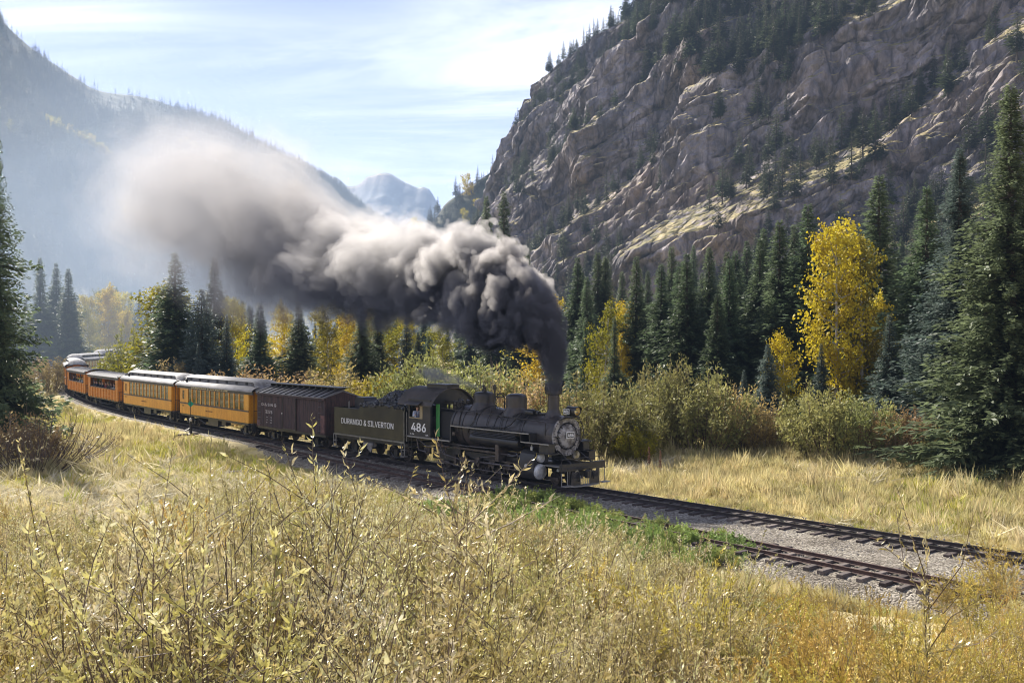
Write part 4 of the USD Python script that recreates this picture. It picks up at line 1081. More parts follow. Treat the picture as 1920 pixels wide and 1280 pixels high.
# coal: a heap of separate lumps
rs = RS(8)
mb = MB()
U_, W_ = np.meshgrid(np.linspace(-4.7, -.05, 40), np.linspace(-1.34, 1.34, 22), indexing='ij')
Zc = 3.02 + .85 * np.exp(-((U_ + 2.3) / 1.5) ** 2) * np.cos(np.clip(W_ / 1.36, -1, 1) * PI / 2) ** .7 + .12 * meshkit.noise(np.stack([U_ * 3, W_ * 3, 0 * U_], -1), 2)
mb.strip(np.stack([U_, W_, Zc], -1).transpose(1, 0, 2))
ico = trimesh.creation.icosphere(0, 1.0)
iv, if_ = np.array(ico.vertices), np.array(ico.faces)
for k in range(1500):
    a, b = rs.randint(0, 40), rs.randint(0, 22)
    r_ = rs.uniform(.05, .13)
    v = iv * (0.6 + .8 * rs.rand(12, 1)) * r_
    mb.add(v @ rot(*rs.uniform(0, 6, 3)).T + [U_[a, b] + rs.uniform(-.06, .06), W_[a, b] + rs.uniform(-.06, .06), Zc[a, b] + rs.uniform(0, .06)], if_)
coal = solo('coal_heap', mb.move(loc, rz), M_COAL, 'heap of black coal piled on the tender behind the cab', 'coal', kind='stuff')
# ---------------------------------------------------------------- box car
M_BOX = look('boxcar_brown', (0.066, 0.034, 0.029), 0.8, col2=(0.024, 0.015, 0.014), scale=2.2, bump=0.4, bscale=10, stretch=(3.5, 3.5, 0.5))
M_BOX2 = look('boxcar_worn_red', (0.16, 0.075, 0.06), 0.8, col2=(0.07, 0.035, 0.03), scale=3, bump=0.3)
M_BOXROOF = look('boxcar_roof', (0.19, 0.18, 0.18), 0.6, col2=(0.06, 0.057, 0.055), scale=1.6, stretch=(1, 1, 1))
M_FADED = look('faded_lettering', (0.55, 0.52, 0.48), 0.8, col2=(0.25, 0.2, 0.18), scale=9)
loc, rz = place(21.9, 9.75, 0.2)
box = thing('box_car', 'weathered dark brown wooden box car with a sliding door behind the tender', 'freight car', loc, rz)
BL = 9.75
rs = RS(12)
b = MB()
b.bb(-BL, 0, -1.22, 1.22, .98, 3.36)
part(box, 'body', b, M_DARK)
for s in (-1, 1):
    pl = MB()
    nx = 66
    for k in range(nx):
        x0 = -BL + k * BL / nx
        if s < 0 and -5.65 < x0 + .07 < -3.85:
            continue
        d = rs.uniform(0, .012)
        pl.bb(x0 + .006, x0 + BL / nx - .006, s * (1.25 + d), s * 1.215, .98 + rs.uniform(0, .02), 3.34)
    part(box, 'side_boards', pl, M_BOX, kind='stuff')
dr = MB()
for k in range(12):
    x0 = -5.66 + k * .15
    dr.bb(x0 + .004, x0 + .146, -1.30 - rs.uniform(0, .01), -1.26, 1.0, 3.18)
dp = part(box, 'door', dr, M_BOX)
part(dp, 'door_rail', MB().bb(-5.8, -2.0, -1.33, -1.27, 3.18, 3.26).bb(-5.7, -3.8, -1.33, -1.30, 1.0, 1.06).bb(-3.84, -3.80, -1.34, -1.30, 1.0, 3.2).bb(-5.70, -5.66, -1.34, -1.30, 1.0, 3.2), M_BLACK)
part(dp, 'door_latch', MB().box((-5.74, -1.33, 2.05), (.10, .06, .10)), M_SILVER)
eb = MB()
for s in (0, 1):
    for k in range(16):
        y0 = -1.22 + k * .1525
        x_ = 0.0 if s == 0 else -BL
        eb.bb(x_, x_ + (.03 if s == 0 else -.03), y0 + .004, y0 + .148, .98, 3.36 + .38 * (1 - abs(y0 + .08) / 1.25))
part(box, 'end_boards', eb, M_BOX, kind='stuff')
rf = MB()
for s in (-1, 1):
    rf.add([(-BL - .08, s * 1.36, 3.34), (.08, s * 1.36, 3.34), (.08, 0, 3.80), (-BL - .08, 0, 3.80), (-BL - .08, s * 1.36, 3.28), (.08, s * 1.36, 3.28), (.08, 0, 3.70), (-BL - .08, 0, 3.70)],
           np.array([[0, 1, 2, 3], [5, 4, 7, 6], [1, 0, 4, 5], [2, 1, 5, 6], [0, 3, 7, 4]])[:, ::(1 if s < 0 else -1)])
prf = part(box, 'roof', rf, M_BOXROOF)
rb = MB()
for s in (-1, 1):
    for x_ in np.arange(-BL + .4, 0, .82):
        rb.add([(x_ - .035, s * 1.37, 3.345), (x_ + .035, s * 1.37, 3.345), (x_ + .035, 0, 3.81), (x_ - .035, 0, 3.81), (x_ - .035, s * 1.37, 3.39), (x_ + .035, s * 1.37, 3.39), (x_ + .035, 0, 3.855), (x_ - .035, 0, 3.855)],
               [[4, 5, 6, 7], [7, 6, 5, 4], [0, 1, 5, 4], [4, 5, 1, 0], [1, 2, 6, 5], [5, 6, 2, 1], [3, 0, 4, 7], [7, 4, 0, 3]])
part(prf, 'roof_seam', rb, M_BLACK)
part(box, 'roof_walk', MB().bb(-BL - .35, .35, -.42, -.16, 3.93, 3.97).bb(-BL - .35, .35, -.13, .13, 3.93, 3.97).bb(-BL - .35, .35, .16, .42, 3.93, 3.97), M_BLACK)
sup = MB()
for x_ in np.arange(-BL + .4, 0, .82):
    sup.bb(x_ - .04, x_ + .04, -.4, .4, 3.78, 3.93)
part(prf, 'walk_bearer', sup, M_BLACK)
part(box, 'fascia', MB().bb(-BL - .05, .05, -1.34, -1.30, 3.16, 3.33).bb(-BL - .05, .05, 1.30, 1.34, 3.16, 3.33), M_BOX)
part(box, 'reporting_mark', text_on('D & S N G', -9.0, -6.75, 2.42, 2.62, -1.266), M_FADED)
part(box, 'car_number', text_on('3275', -8.4, -7.35, 1.92, 2.14, -1.266), M_FADED)
sm_ = MB()
for z_ in (1.62, 1.44, 1.26):
    for x0, x1 in ((-8.3, -8.05), (-7.7, -7.4)):
        t_ = text_on('3275' if x0 < -8 else '30', x0, x1, z_, z_ + .07, -1.266)
        sm_.add(*t_.get())
part(box, 'small_marking', sm_, M_FADED)
part(box, 'worn_corner', MB().bb(-BL - .005, -BL + .5, -1.272, -1.264, 1.0, 1.4).bb(-.55, -.02, -1.272, -1.264, 1.1, 2.2), M_BOX2)
ld = MB()
for z_ in np.arange(1.2, 3.2, .38):
    ld.tube([(-.75, -1.32, z_), (-.3, -1.32, z_)], .015, 5).tube([(-BL + .3, -1.32, z_), (-BL + .75, -1.32, z_)], .015, 5)
    ld.tube([(.08, -1.0, z_), (.08, -.55, z_)], .015, 5)
part(box, 'grab_iron', ld, M_BLACK)
part(box, 'brake_wheel', MB().tube([(-BL - .14, .6, 1.0), (-BL - .14, .6, 4.55)], .022, 6).lathe([(.20, 4.53), (.22, 4.55), (.20, 4.57), (.18, 4.55), (.20, 4.53)], (-BL - .14, .6, 0), 'z', 16).tube([(-BL - .34, .6, 4.55), (-BL + .06, .6, 4.55)], .015, 5).tube([(-BL - .14, .4, 4.55), (-BL - .14, .8, 4.55)], .015, 5), M_BLACK)
uf = MB().bb(-BL, 0, -1.2, 1.2, .82, .98).bb(-BL - .45, -BL, -.14, .14, .58, .84).bb(0, .45, -.14, .14, .58, .84)
for y_ in (-.9, -.35, .35, .9):
    uf.tube([(-BL + .2, y_, .82), (-6.6, y_, .45), (-3.2, y_, .45), (-.2, y_, .82)], .02, 5)
uf.bb(-6.65, -6.5, -.95, .95, .45, .82).bb(-3.25, -3.1, -.95, .95, .45, .82)
part(box, 'underframe', uf, M_BLACK)
bogie(box, -BL + 1.75, 1.42, .38)
bogie(box, -1.75, 1.42, .38)

# ---------------------------------------------------------------- passenger cars
M_ORANGE = look('coach_orange', (0.66, 0.30, 0.022), 0.38, col2=(0.50, 0.205, 0.014), scale=1.6, spec=0.5, stretch=(1.6, 1.6, .35), bump=.06, bscale=5)
M_ORANGE2 = look('coach_orange_boards', (0.64, 0.245, 0.035), 0.5, col2=(0.44, 0.16, 0.02), scale=1.6, stretch=(0.5, 0.5, 3), spec=0.4)
M_COACHBLK = look('coach_black_trim', (0.03, 0.03, 0.032), 0.5, col2=(0.018, 0.018, 0.018), scale=3)
M_COACHROOF = look('coach_roof_grey', (0.30, 0.295, 0.295), 0.75, col2=(0.15, 0.148, 0.15), scale=1.1, bump=0.2, bscale=6, stretch=(.6, 2, 2))
M_DECKROOF = look('coach_roof_dark', (0.13, 0.13, 0.135), 0.7, col2=(0.08, 0.08, 0.082), scale=2)
M_CREAM = flat('gold_lettering', (0.72, 0.62, 0.36), 0.5)
M_SASH = look('window_sash_brown', (0.20, 0.10, 0.03), 0.5, scale=3, var=.3)
M_SEAT = look('seat_maroon', (0.10, 0.03, 0.03), 0.7, var=.4)
M_BROWNCAR = look('coach_brown_orange', (0.34, 0.14, 0.05), 0.5, col2=(0.22, 0.09, 0.03), scale=1.2)
M_PLANK = look('floor_planks', (0.09, 0.07, 0.05), .8, var=.4)


def shell_grid(mb, x0, x1, prof):
    """A roof sheet: the cross profile (y, z) drawn from x0 to x1 with its underside 3 cm lower."""
    xs = (x0, x1)
    top = [[(x_, y_, z_) for y_, z_ in prof] for x_ in xs]
    bot = [[(x_, y_, z_ - .035) for y_, z_ in prof] for x_ in xs]
    mb.strip(top).strip(bot[::-1])
    mb.strip([top[0], bot[0]][::-1]).strip([top[1], bot[1]])
    mb.strip([[top[0][0], top[1][0]], [bot[0][0], bot[1][0]]]).strip([[top[0][-1], top[1][-1]], [bot[0][-1], bot[1][-1]]][::-1])


def coach(name, label, s_front, body_m, letters=None, win=12, cat='railway coach', group=None, detail=True):
    L, PF = 15.4, 0.78
    loc, rz = place(s_front, L, 0.18)
    t = thing(name, label, cat, loc, rz, group)
    x0, x1 = -L + PF, -PF
    zb, zs, zw, zt = 1.02, 1.83, 1.92, 3.08
    YB = 1.27
    sides = MB()
    wx0, wx1 = x0 + 1.75, x1 - .75
    pitch = (wx1 - wx0) / win
    post = 0.17
    for s in (-1, 1):
        ya, yb = s * YB, s * (YB - .05)
        sides.bb(x0, x1, ya, yb, zb, zs)
        sides.bb(x0, x0 + .58, ya, yb, zw, zt)
        sides.bb(x0 + .95, wx0, ya, yb, zw, zt)
        sides.bb(x0 + .58, x0 + .95, ya, yb, zw, 2.24)
        sides.bb(x0 + .58, x0 + .95, ya, yb, 2.86, zt)
        sides.bb(wx1 + post / 2, x1, ya, yb, zw, zt)
    for xe in (x0, x1):
        sx = 1 if xe == x1 else -1
        sides.bb(xe - sx * .05, xe, -YB + .05, -.42, zb, 3.30)
        sides.bb(xe - sx * .05, xe, .42, YB - .05, zb, 3.30)
        sides.bb(xe - sx * .05, xe, -.42, .42, 2.95, 3.55)
    part(t, 'side_panel', sides, body_m)
    for s in (-1, 1):
        for k in range(win + 1):
            xc = wx0 + k * pitch
            part(t, 'window_post', MB().bb(xc - post / 2, xc + post / 2, s * (YB + .012), s * (YB - .05), zw, zt), body_m)
    for s in (-1, 1):
        for k in range(win):
            xa, xb = wx0 + k * pitch + post / 2, wx0 + (k + 1) * pitch - post / 2
            w_ = part(t, 'window', MB().bb(xa, xb, s * (YB - .03), s * (YB - .024), zw, zt), M_GLASS)
            if s < 0 and detail:
                part(w_, 'sash', MB().bb(xa, xb, s * (YB - .005), s * (YB - .055), 2.47, 2.52).bb(xa, xb, s * (YB - .005), s * (YB - .055), zw, zw + .04).bb(xa, xb, s * (YB - .005), s * (YB - .055), zt - .05, zt), M_SASH)
        wl = part(t, 'washroom_window', MB().bb(x0 + .58, x0 + .95, s * (YB - .03), s * (YB - .024), 2.24, 2.86), M_GLASS)
        part(wl, 'sash', MB().bb(x0 + .60, x0 + .93, s * (YB - .0), s * (YB - .05), 2.62, 2.68).bb(x0 + .56, x0 + .60, s * (YB + .01), s * (YB - .05), 2.2, 2.9).bb(x0 + .93, x0 + .97, s * (YB + .01), s * (YB - .05), 2.2, 2.9).bb(x0 + .56, x0 + .97, s * (YB + .01), s * (YB - .05), 2.86, 2.92).bb(x0 + .56, x0 + .97, s * (YB + .01), s * (YB - .05), 2.18, 2.24), M_SASH)
    part(t, 'belt_rail', MB().bb(x0, x1, -YB - .035, -YB + .02, zs, zw).bb(x0, x1, YB - .02, YB + .035, zs, zw), M_COACHBLK)
    lb = part(t, 'letter_board', MB().bb(x0 - PF + .05, x1 + PF - .05, -YB - .02, -YB + .04, zt, 3.34).bb(x0 - PF + .05, x1 + PF - .05, YB - .04, YB + .02, zt, 3.34), M_COACHBLK)
    if letters:
        part(lb, 'lettering', text_on(letters, x0 + 2.7, x0 + 10.0, 3.13, 3.28, -YB - .021), M_CREAM)
    mk = MB().box((x0 + .72, -YB - .012, 1.66), (.26, .02, .12))
    mk.add(*text_on('SILVERTON' if letters else 'DURANGO', x0 + 5.6, x0 + 7.0, 1.42, 1.52, -YB - .001).get())
    part(t, 'side_marking', mk, M_SASH)
    # roof: lower slopes, clerestory, curved ends
    rl = MB()
    low = [(YB + .13, 3.30), (YB + .10, 3.40), (YB - .02, 3.50), (YB - .2, 3.585), (YB - .45, 3.66)]
    xa, xb = -L - .05, .05
    for s in (-1, 1):
        pr = [(s * y_, z_) for y_, z_ in low]
        shell_grid(rl, xa + .0, xb - .0, pr if s > 0 else pr[::-1])
    part(t, 'lower_roof', rl, M_COACHROOF, smooth=40)
    CW = YB - .45
    cl = MB()
    cx0, cx1 = -L + 1.15, -1.15
    cl.bb(cx0, cx1, -CW, -CW + .04, 3.62, 3.98).bb(cx0, cx1, CW - .04, CW, 3.62, 3.98)
    part(t, 'clerestory_wall', cl, M_DECKROOF)
    top = [(CW * 1.10 * math.sin(a), 3.96 + .20 * (math.cos(a) - math.cos(1.25)) / (1 - math.cos(1.25))) for a in np.linspace(-1.25, 1.25, 13)]
    tr = MB()
    shell_grid(tr, cx0 - .1, cx1 + .1, top[::-1])
    for xe, sx in ((cx0 - .1, -1), (cx1 + .1, 1)):
        rows = []
        for f in np.linspace(0, 1, 7):
            drop = .62 * (1 - math.cos(f * PI / 2))
            ww = 1 + .28 * f
            rows.append([(xe + sx * f * 1.15, y_ * ww, z_ - drop - .0 * f) for y_, z_ in top])
        if sx < 0:
            rows = rows[::-1]
        tr.strip(rows[::-1])
        tr.strip([[(x_, y_, z_ - .04) for x_, y_, z_ in r] for r in rows])
        # the sides of the hood
        for e in (0, -1):
            a_ = [r[e] for r in rows]
            b_ = [(x_, y_, 3.40) for x_, y_, z_ in a_]
            tr.strip([a_, b_]).strip([b_, a_])
    part(t, 'clerestory_roof', tr, M_COACHROOF, smooth=40)
    for s in (-1, 1):
        for k in range(7):
            xc = cx0 + 1.0 + k * (cx1 - cx0 - 2.0) / 6
            part(t, 'clerestory_window', MB().bb(xc - .22, xc + .22, s * (CW + .012), s * (CW - .03), 3.70, 3.91), M_DARK)
    part(t, 'roof_vent', MB().lathe([(.09, 3.5), (.09, 3.78), (.15, 3.79), (.15, 3.83), (.06, 3.9), (0.001, 3.92)], (x0 + .9, -1.02, 0), 'z', 12).tube([(x0 + .35, -1.1, 3.55), (x0 + .35, -1.1, 3.66), (x0 + .5, -1.05, 3.66), (x0 + .5, -1.05, 3.56)], .018, 5), M_BLACK)
    # inside
    ins = MB().bb(x0 + .05, x1 - .05, -YB + .06, YB - .06, 1.15, 1.20)
    part(t, 'floor', ins, M_PLANK)
    part(t, 'ceiling', MB().bb(x0 + .05, x1 - .05, -.75, .75, 3.60, 3.62), M_SASH)
    se = MB()
    for k in range(win):
        xc = wx0 + (k + .5) * pitch
        for s in (-1, 1):
            se.bb(xc - .06, xc + .06, s * 1.15, s * .35, 1.2, 2.12).bb(xc - .06, xc + .38, s * 1.15, s * .35, 1.5, 1.62)
    part(t, 'seat', se, M_SEAT)
    # platforms with their railings, steps and doors
    for xe, sx in ((x0, -1), (x1, 1)):
        xo = xe + sx * PF
        part(t, 'platform', MB().bb(xe, xo, -1.2, 1.2, .92, 1.02), M_BLACK)
        part(t, 'end_door', MB().bb(xe - sx * .03, xe - sx * .01, -.42, .42, 1.05, 2.95), M_ORANGE2)
        r_ = MB()
        for s in (-1, 1):
            r_.tube([(xo - sx * .04, s * .4, 1.02), (xo - sx * .04, s * .4, 1.95), (xo - sx * .04, s * 1.18, 1.95)], .022, 5)
            r_.tube([(xo - sx * .04, s * 1.18, 1.02), (xo - sx * .04, s * 1.18, 3.36)], .028, 6)
            for j in range(4):
                y_ = .52 + .17 * j
                r_.tube([(xo - sx * .04, s * y_, 1.02), (xo - sx * .04, s * y_, 1.95)], .011, 4)
        part(t, 'platform_railing', r_, M_BLACK)
        for s in (-1, 1):
            st_ = MB()
            st_.bb(xe + sx * .08, xe + sx * .70, s * 1.32, s * 1.08, .44, .48).bb(xe + sx * .08, xe + sx * .70, s * 1.22, s * .98, .70, .74)
            st_.bb(xe + sx * .06, xe + sx * .09, s * 1.32, s * 1.0, .44, 1.02).bb(xe + sx * .69, xe + sx * .72, s * 1.32, s * 1.0, .44, 1.02)
            part(t, 'platform_step', st_, M_BLACK)
    uf = MB().bb(x0, x1, -1.2, 1.2, .86, 1.02).bb(-L - .3, -L, -.12, .12, .62, .88).bb(0, .3, -.12, .12, .62, .88)
    for y_ in (-1.0, 1.0):
        uf.tube([(x0 + 2.6, y_, .86), (x0 + 5, y_, .42), (x1 - 5, y_, .42), (x1 - 2.6, y_, .86)], .022, 5)
    uf.bb(x0 + 5.6, x0 + 7.6, -1.05, -.5, .35, .86).bb(x0 + 8.2, x0 + 9.0, -1.0, -.6, .5, .86)
    part(t, 'underframe', uf, M_BLACK)
    bogie(t, x0 + 1.5, 1.6, .36)
    bogie(t, x1 - 1.5, 1.6, .36)
    return t, loc, rz


def gondola(name, label, s_front, posts=10, body_m=None, group=None):
    """Open observation car: boarded sides, open above, flat ribbed roof, panelled ends."""
    L, PF = 14.0, .6
    loc, rz = place(s_front, L, 0.18)
    t = thing(name, label, 'open railway car', loc, rz, group)
    x0, x1 = -L + PF, -PF
    YB = 1.27
    bm = body_m or M_ORANGE2
    for s in (-1, 1):
        n = 4
        for k in range(n):
            z0, z1 = 1.0 + k * 1.0 / n, 1.0 + (k + 1) * 1.0 / n
            part(t, 'side_board', MB().bb(x0 + .9, x1 - .9, s * YB, s * (YB - .04), z0 + .006, z1 - .006), bm)
        for k in range(posts + 1):
            xc = x0 + .9 + k * (x1 - x0 - 1.8) / posts
            part(t, 'side_stake', MB().bb(xc - .05, xc + .05, s * (YB + .07), s * YB, .92, 2.0), bm)
        part(t, 'side_rail', MB().bb(x0 + .9, x1 - .9, s * (YB + .03), s * (YB - .08), 2.0, 2.08), M_COACHBLK)
        for xe, sx in ((x0, 1), (x1, -1)):
            part(t, 'end_panel', MB().bb(xe, xe + sx * .9, s * YB, s * (YB - .05), .95, 3.2), bm)
        for k in range(1, posts, 3):
            xc = x0 + .9 + k * (x1 - x0 - 1.8) / posts
            part(t, 'roof_post', MB().bb(xc - .035, xc + .035, s * (YB - .03), s * (YB - .10), 2.0, 3.2), M_COACHBLK)
        part(t, 'letter_board', MB().bb(x0 - .3, x1 + .3, s * (YB + .03), s * (YB - .03), 2.98, 3.24), M_DECKROOF)
    for xe, sx in ((x0, 1), (x1, -1)):
        part(t, 'end_wall', MB().bb(xe, xe + sx * .05, -YB + .05, -.4, .95, 3.25).bb(xe, xe + sx * .05, .4, YB - .05, .95, 3.25).bb(xe, xe + sx * .05, -.4, .4, 2.95, 3.35), bm)
        r_ = MB()
        xo = xe - sx * .5
        for s in (-1, 1):
            r_.tube([(xe, s * 1.2, 1.9), (xo, s * 1.2, 1.9), (xo, s * .4, 1.9)], .02, 5).tube([(xo, s * 1.2, 1.0), (xo, s * 1.2, 1.9)], .02, 5).tube([(xe, s * 1.2, 1.5), (xo, s * 1.2, 1.5), (xo, s * .4, 1.5)], .015, 5).tube([(xo, s * .4, 1.0), (xo, s * .4, 1.9)], .02, 5)
        r_.bb(min(xe, xo), max(xe, xo), -1.15, 1.15, .92, 1.0)
        part(t, 'end_railing', r_, M_BLACK)
    prof = [(1.42 * math.sin(a) / math.sin(.75), 3.24 + .34 * (math.cos(a) - math.cos(.75)) / (1 - math.cos(.75))) for a in np.linspace(-.75, .75, 11)]
    rf = MB()
    shell_grid(rf, -L + .05, -.05, prof[::-1])
    pr = part(t, 'roof', rf, M_DECKROOF, smooth=40)
    rb = MB()
    for x_ in np.arange(-L + .3, 0, .72):
        for (ya, za), (yb, zb) in zip(prof[:-1], prof[1:]):
            rb.add([(x_ - .03, ya, za), (x_ + .03, ya, za), (x_ + .03, yb, zb), (x_ - .03, yb, zb), (x_ - .03, ya, za + .035), (x_ + .03, ya, za + .035), (x_ + .03, yb, zb + .035), (x_ - .03, yb, zb + .035)], [[4, 5, 6, 7], [0, 4, 7, 3], [1, 2, 6, 5]])
        rb.box((x_, -1.43, 3.25), (.28, .03, .035))
    part(pr, 'roof_rib', rb, M_COACHROOF)
    part(pr, 'roof_edge', MB().bb(-L + .03, -L + .06, -1.4, 1.4, 3.26, 3.30).bb(-.08, -.03, -1.42, 1.42, 3.30, 3.36), M_COACHROOF)
    part(t, 'floor', MB().bb(x0, x1, -1.2, 1.2, 1.02, 1.08), M_PLANK)
    se = MB()
    for y_ in (-.18, .18):
        se.bb(x0 + 1.2, x1 - 1.2, y_ - .2, y_ + .2, 1.42, 1.48)
    se.bb(x0 + 1.2, x1 - 1.2, -.03, .03, 1.1, 1.95)
    part(t, 'bench', se, M_PLANK)
    uf = MB().bb(x0, x1, -1.2, 1.2, .84, 1.0).bb(-L - .35, -L + .6, -.12, .12, .6, .86).bb(-.6, .35, -.12, .12, .6, .86)
    for y_ in (-1.0, 1.0):
        uf.tube([(x0 + 2.2, y_, .84), (x0 + 4.6, y_, .42), (x1 - 4.6, y_, .42), (x1 - 2.2, y_, .84)], .022, 5)
    part(t, 'underframe', uf, M_BLACK)
    bogie(t, x0 + 1.4, 1.5, .36)
    bogie(t, x1 - 1.4, 1.5, .36)
    return t, loc, rz


c1 = coach('passenger_coach', 'orange coach with gold DURANGO & SILVERTON letters under its eaves, next to the box car', 32.25, M_ORANGE, 'DURANGO & SILVERTON', 12)
c2 = coach('passenger_coach', 'plain orange coach without lettering, between the lettered coach and the open car', 48.2, M_ORANGE, None, 11)
g1 = gondola('open_car', 'open orange observation car with slatted sides next to the plain orange coach', 64.4, 9)
g2 = gondola('open_car', 'second open orange observation car, the one farther from the locomotive', 79.1, 9)
c5 = coach('passenger_coach', 'white roofed orange coach seen end on where the train bends', 93.8, M_ORANGE2, None, 11, detail=False)
c6 = coach('passenger_coach', 'far brownish orange coach showing its inner side beyond the bend', 109.9, M_BROWNCAR, None, 6, detail=False)
c7 = coach('passenger_coach', 'last visible coach, dark brown with barred windows, half hidden by bushes', 125.9, look('coach_dark_brown', (0.10, 0.05, 0.03), .5, var=.3), None, 12, detail=False)

# ---------------------------------------------------------------- people
M_SKIN = flat('skin', (0.55, 0.33, 0.24), 0.55)


def hullchain(joints, bones, edge=0.03, it=6):
    """One closed smooth body from joints (name: (point, radius)) and bones (name pairs)."""
    tot = None
    sph = {k: manifold3d.Manifold.sphere(r, 14).translate(tuple(map(float, p))) for k, (p, r) in joints.items()}
    for b_ in bones:
        h_ = manifold3d.Manifold.batch_hull([sph[k] for k in b_])
        tot = h_ if tot is None else tot + h_
    m = tot.refine_to_length(edge).to_mesh()
    tm = trimesh.Trimesh(m.vert_properties[:, :3], m.tri_verts, process=True)
    trimesh.smoothing.filter_taubin(tm, iterations=it)
    return tm


def person(label, origin, rz, shirt, hair, hat=None, trousers=(0.03, 0.04, 0.08), lean=0.25, arm=0.0, group=None, straps=None, edge=0.035, glasses=False):
    """Seated figure; origin is the seat; faces +x of its own frame, turned by rz."""
    t = thing('person', label, 'person', origin, rz, group)
    J = lambda *a: (np.array(a[:3], float), a[3])
    lx = lean * .5
    nk = np.array([lx, 0, .56])
    hd = nk + np.array([.03, 0, .17])
    j = {'pel': J(0, 0, .10, .13), 'hipL': J(.03, .09, .08, .09), 'hipR': J(.03, -.09, .08, .09), 'waist': J(lx * .4, 0, .26, .125), 'chest': J(lx * .8, 0, .43, .125),
         'shL': J(lx, .18, .49, .062), 'shR': J(lx, -.18, .49, .062), 'neck': (nk, .055), 'skull': (hd + [0, 0, .04], .085), 'face': (hd + [.03, 0, -.02], .068), 'jaw': (hd + [.035, 0, -.075], .045), 'nose': (hd + [.10, 0, .0], .014), 'nosr': (hd + [.075, 0, .035], .012), 'earL': (hd + [-.01, .082, .005], .016), 'earR': (hd + [-.01, -.082, .005], .016),
         'kneL': J(.44, .10, .07, .065), 'kneR': J(.44, -.10, .07, .065), 'ankL': J(.46, .10, -.32, .042), 'ankR': J(.46, -.10, -.32, .042), 'toeL': J(.60, .11, -.36, .032), 'toeR': J(.60, -.11, -.36, .032)}
    bones = [('pel', 'waist'), ('pel', 'hipL', 'hipR'), ('waist', 'chest'), ('chest', 'shL', 'shR'), ('chest', 'neck'), ('neck', 'skull'), ('neck', 'jaw'), ('skull', 'face', 'jaw'), ('nose', 'nosr', 'face'), ('earL', 'skull'), ('earR', 'skull'),
             ('hipL', 'kneL'), ('hipR', 'kneR'), ('kneL', 'ankL'), ('kneR', 'ankR'), ('ankL', 'toeL'), ('ankR', 'toeR')]
    for sd, s in (('L', 1), ('R', -1)):
        a_ = arm if s < 0 else arm * .4
        el = np.array([lx + .14, s * (.24 + .05 * a_), .24 + .10 * a_])
        wr = el + np.array([.22, -s * .05 * (1 - 2 * a_), .02 + .10 * a_])
        j['el' + sd], j['wr' + sd] = (el, .046), (wr, .034)
        j['pm' + sd] = (wr + [.07, 0, .0], .036)
        bones += [('sh' + sd, 'el' + sd), ('el' + sd, 'wr' + sd), ('wr' + sd, 'pm' + sd)]
        for k in range(4):
            b0 = wr + np.array([.09, s * (.028 - .018 * k), .005])
            j[f'f{sd}{k}'], j[f'g{sd}{k}'], j[f'h{sd}{k}'] = (b0, .011), (b0 + [.036 - .003 * abs(k - 1), 0, -.006], .0095), (b0 + [.058 - .004 * abs(k - 1), 0, -.028], .0085)
            bones += [('pm' + sd, f'f{sd}{k}'), (f'f{sd}{k}', f'g{sd}{k}'), (f'g{sd}{k}', f'h{sd}{k}')]
        j['t' + sd], j['u' + sd] = (wr + [.05, s * .045, .01], .012), (wr + [.085, s * .062, -.004], .010)
        bones += [('wr' + sd, 't' + sd), ('t' + sd, 'u' + sd)]
    tm = hullchain(j, bones, edge, 4)
    part(t, 'body', tm, M_SKIN, smooth=True)
    # clothes: the same limbs a little thicker
    def cloth(name, keys, bn, grow, m):
        jj = {k: (j[k][0], j[k][1] + grow) for k in keys}
        part(t, name, hullchain(jj, bn, edge, 4), m, smooth=True)
    cl = lambda c, n: flat(free('/World/Looks/cloth').split('/')[-1], c, .8)
    cloth('shirt', ['pel', 'waist', 'chest', 'shL', 'shR', 'elL', 'elR', 'wrL', 'wrR'], [('pel', 'waist'), ('waist', 'chest'), ('chest', 'shL', 'shR'), ('shL', 'elL'), ('shR', 'elR'), ('elL', 'wrL'), ('elR', 'wrR')], .013, cl(shirt, 0))
    cloth('trousers', ['pel', 'hipL', 'hipR', 'kneL', 'kneR', 'ankL', 'ankR'], [('pel', 'hipL', 'hipR'), ('hipL', 'kneL'), ('hipR', 'kneR'), ('kneL', 'ankL'), ('kneR', 'ankR')], .015, cl(trousers, 0))
    hm = MB().lathe([(.093, -.03), (.096, .02), (.088, .07), (.06, .105), (0.001, .118)], hd + [-.012, 0, .02], 'z', 16)
    part(t, 'hair', hm, cl(hair, 0), smooth=True)
    if hat is not None:
        part(t, 'hat', MB().lathe([(.150, .055), (.152, .062), (.10, .07), (.098, .10), (.09, .14), (.05, .155), (0.001, .158)], hd + [.0, 0, .02], 'z', 18), cl(hat, 0), smooth=30)
    if straps is not None:
        sb_ = MB()
        for s in (-1, 1):
            sb_.tube([(lx + .10, s * .08, .20), (lx * .9 + .14, s * .09, .42), (lx + .03, s * .10, .555), (lx - .10, s * .08, .48), (lx * .5 - .13, s * .05, .25)], .018, 5)
        part(t, 'overall_strap', sb_, cl(straps, 0))
    if glasses:
        part(t, 'sunglasses', MB().box(hd + [.092, .035, .03], (.012, .05, .03)).box(hd + [.092, -.035, .03], (.012, .05, .03)).tube([hd + [.09, -.06, .035], hd + [.0, -.09, .035]], .005, 4).tube([hd + [.09, .06, .035], hd + [.0, .09, .035]], .005, 4), M_DARK)
    return t


def in_car(o, car):
    c, s = math.cos(car[2]), math.sin(car[2])
    return (car[1][0] + c * o[0] - s * o[1], car[1][1] + s * o[0] + c * o[1], car[1][2] + o[2])


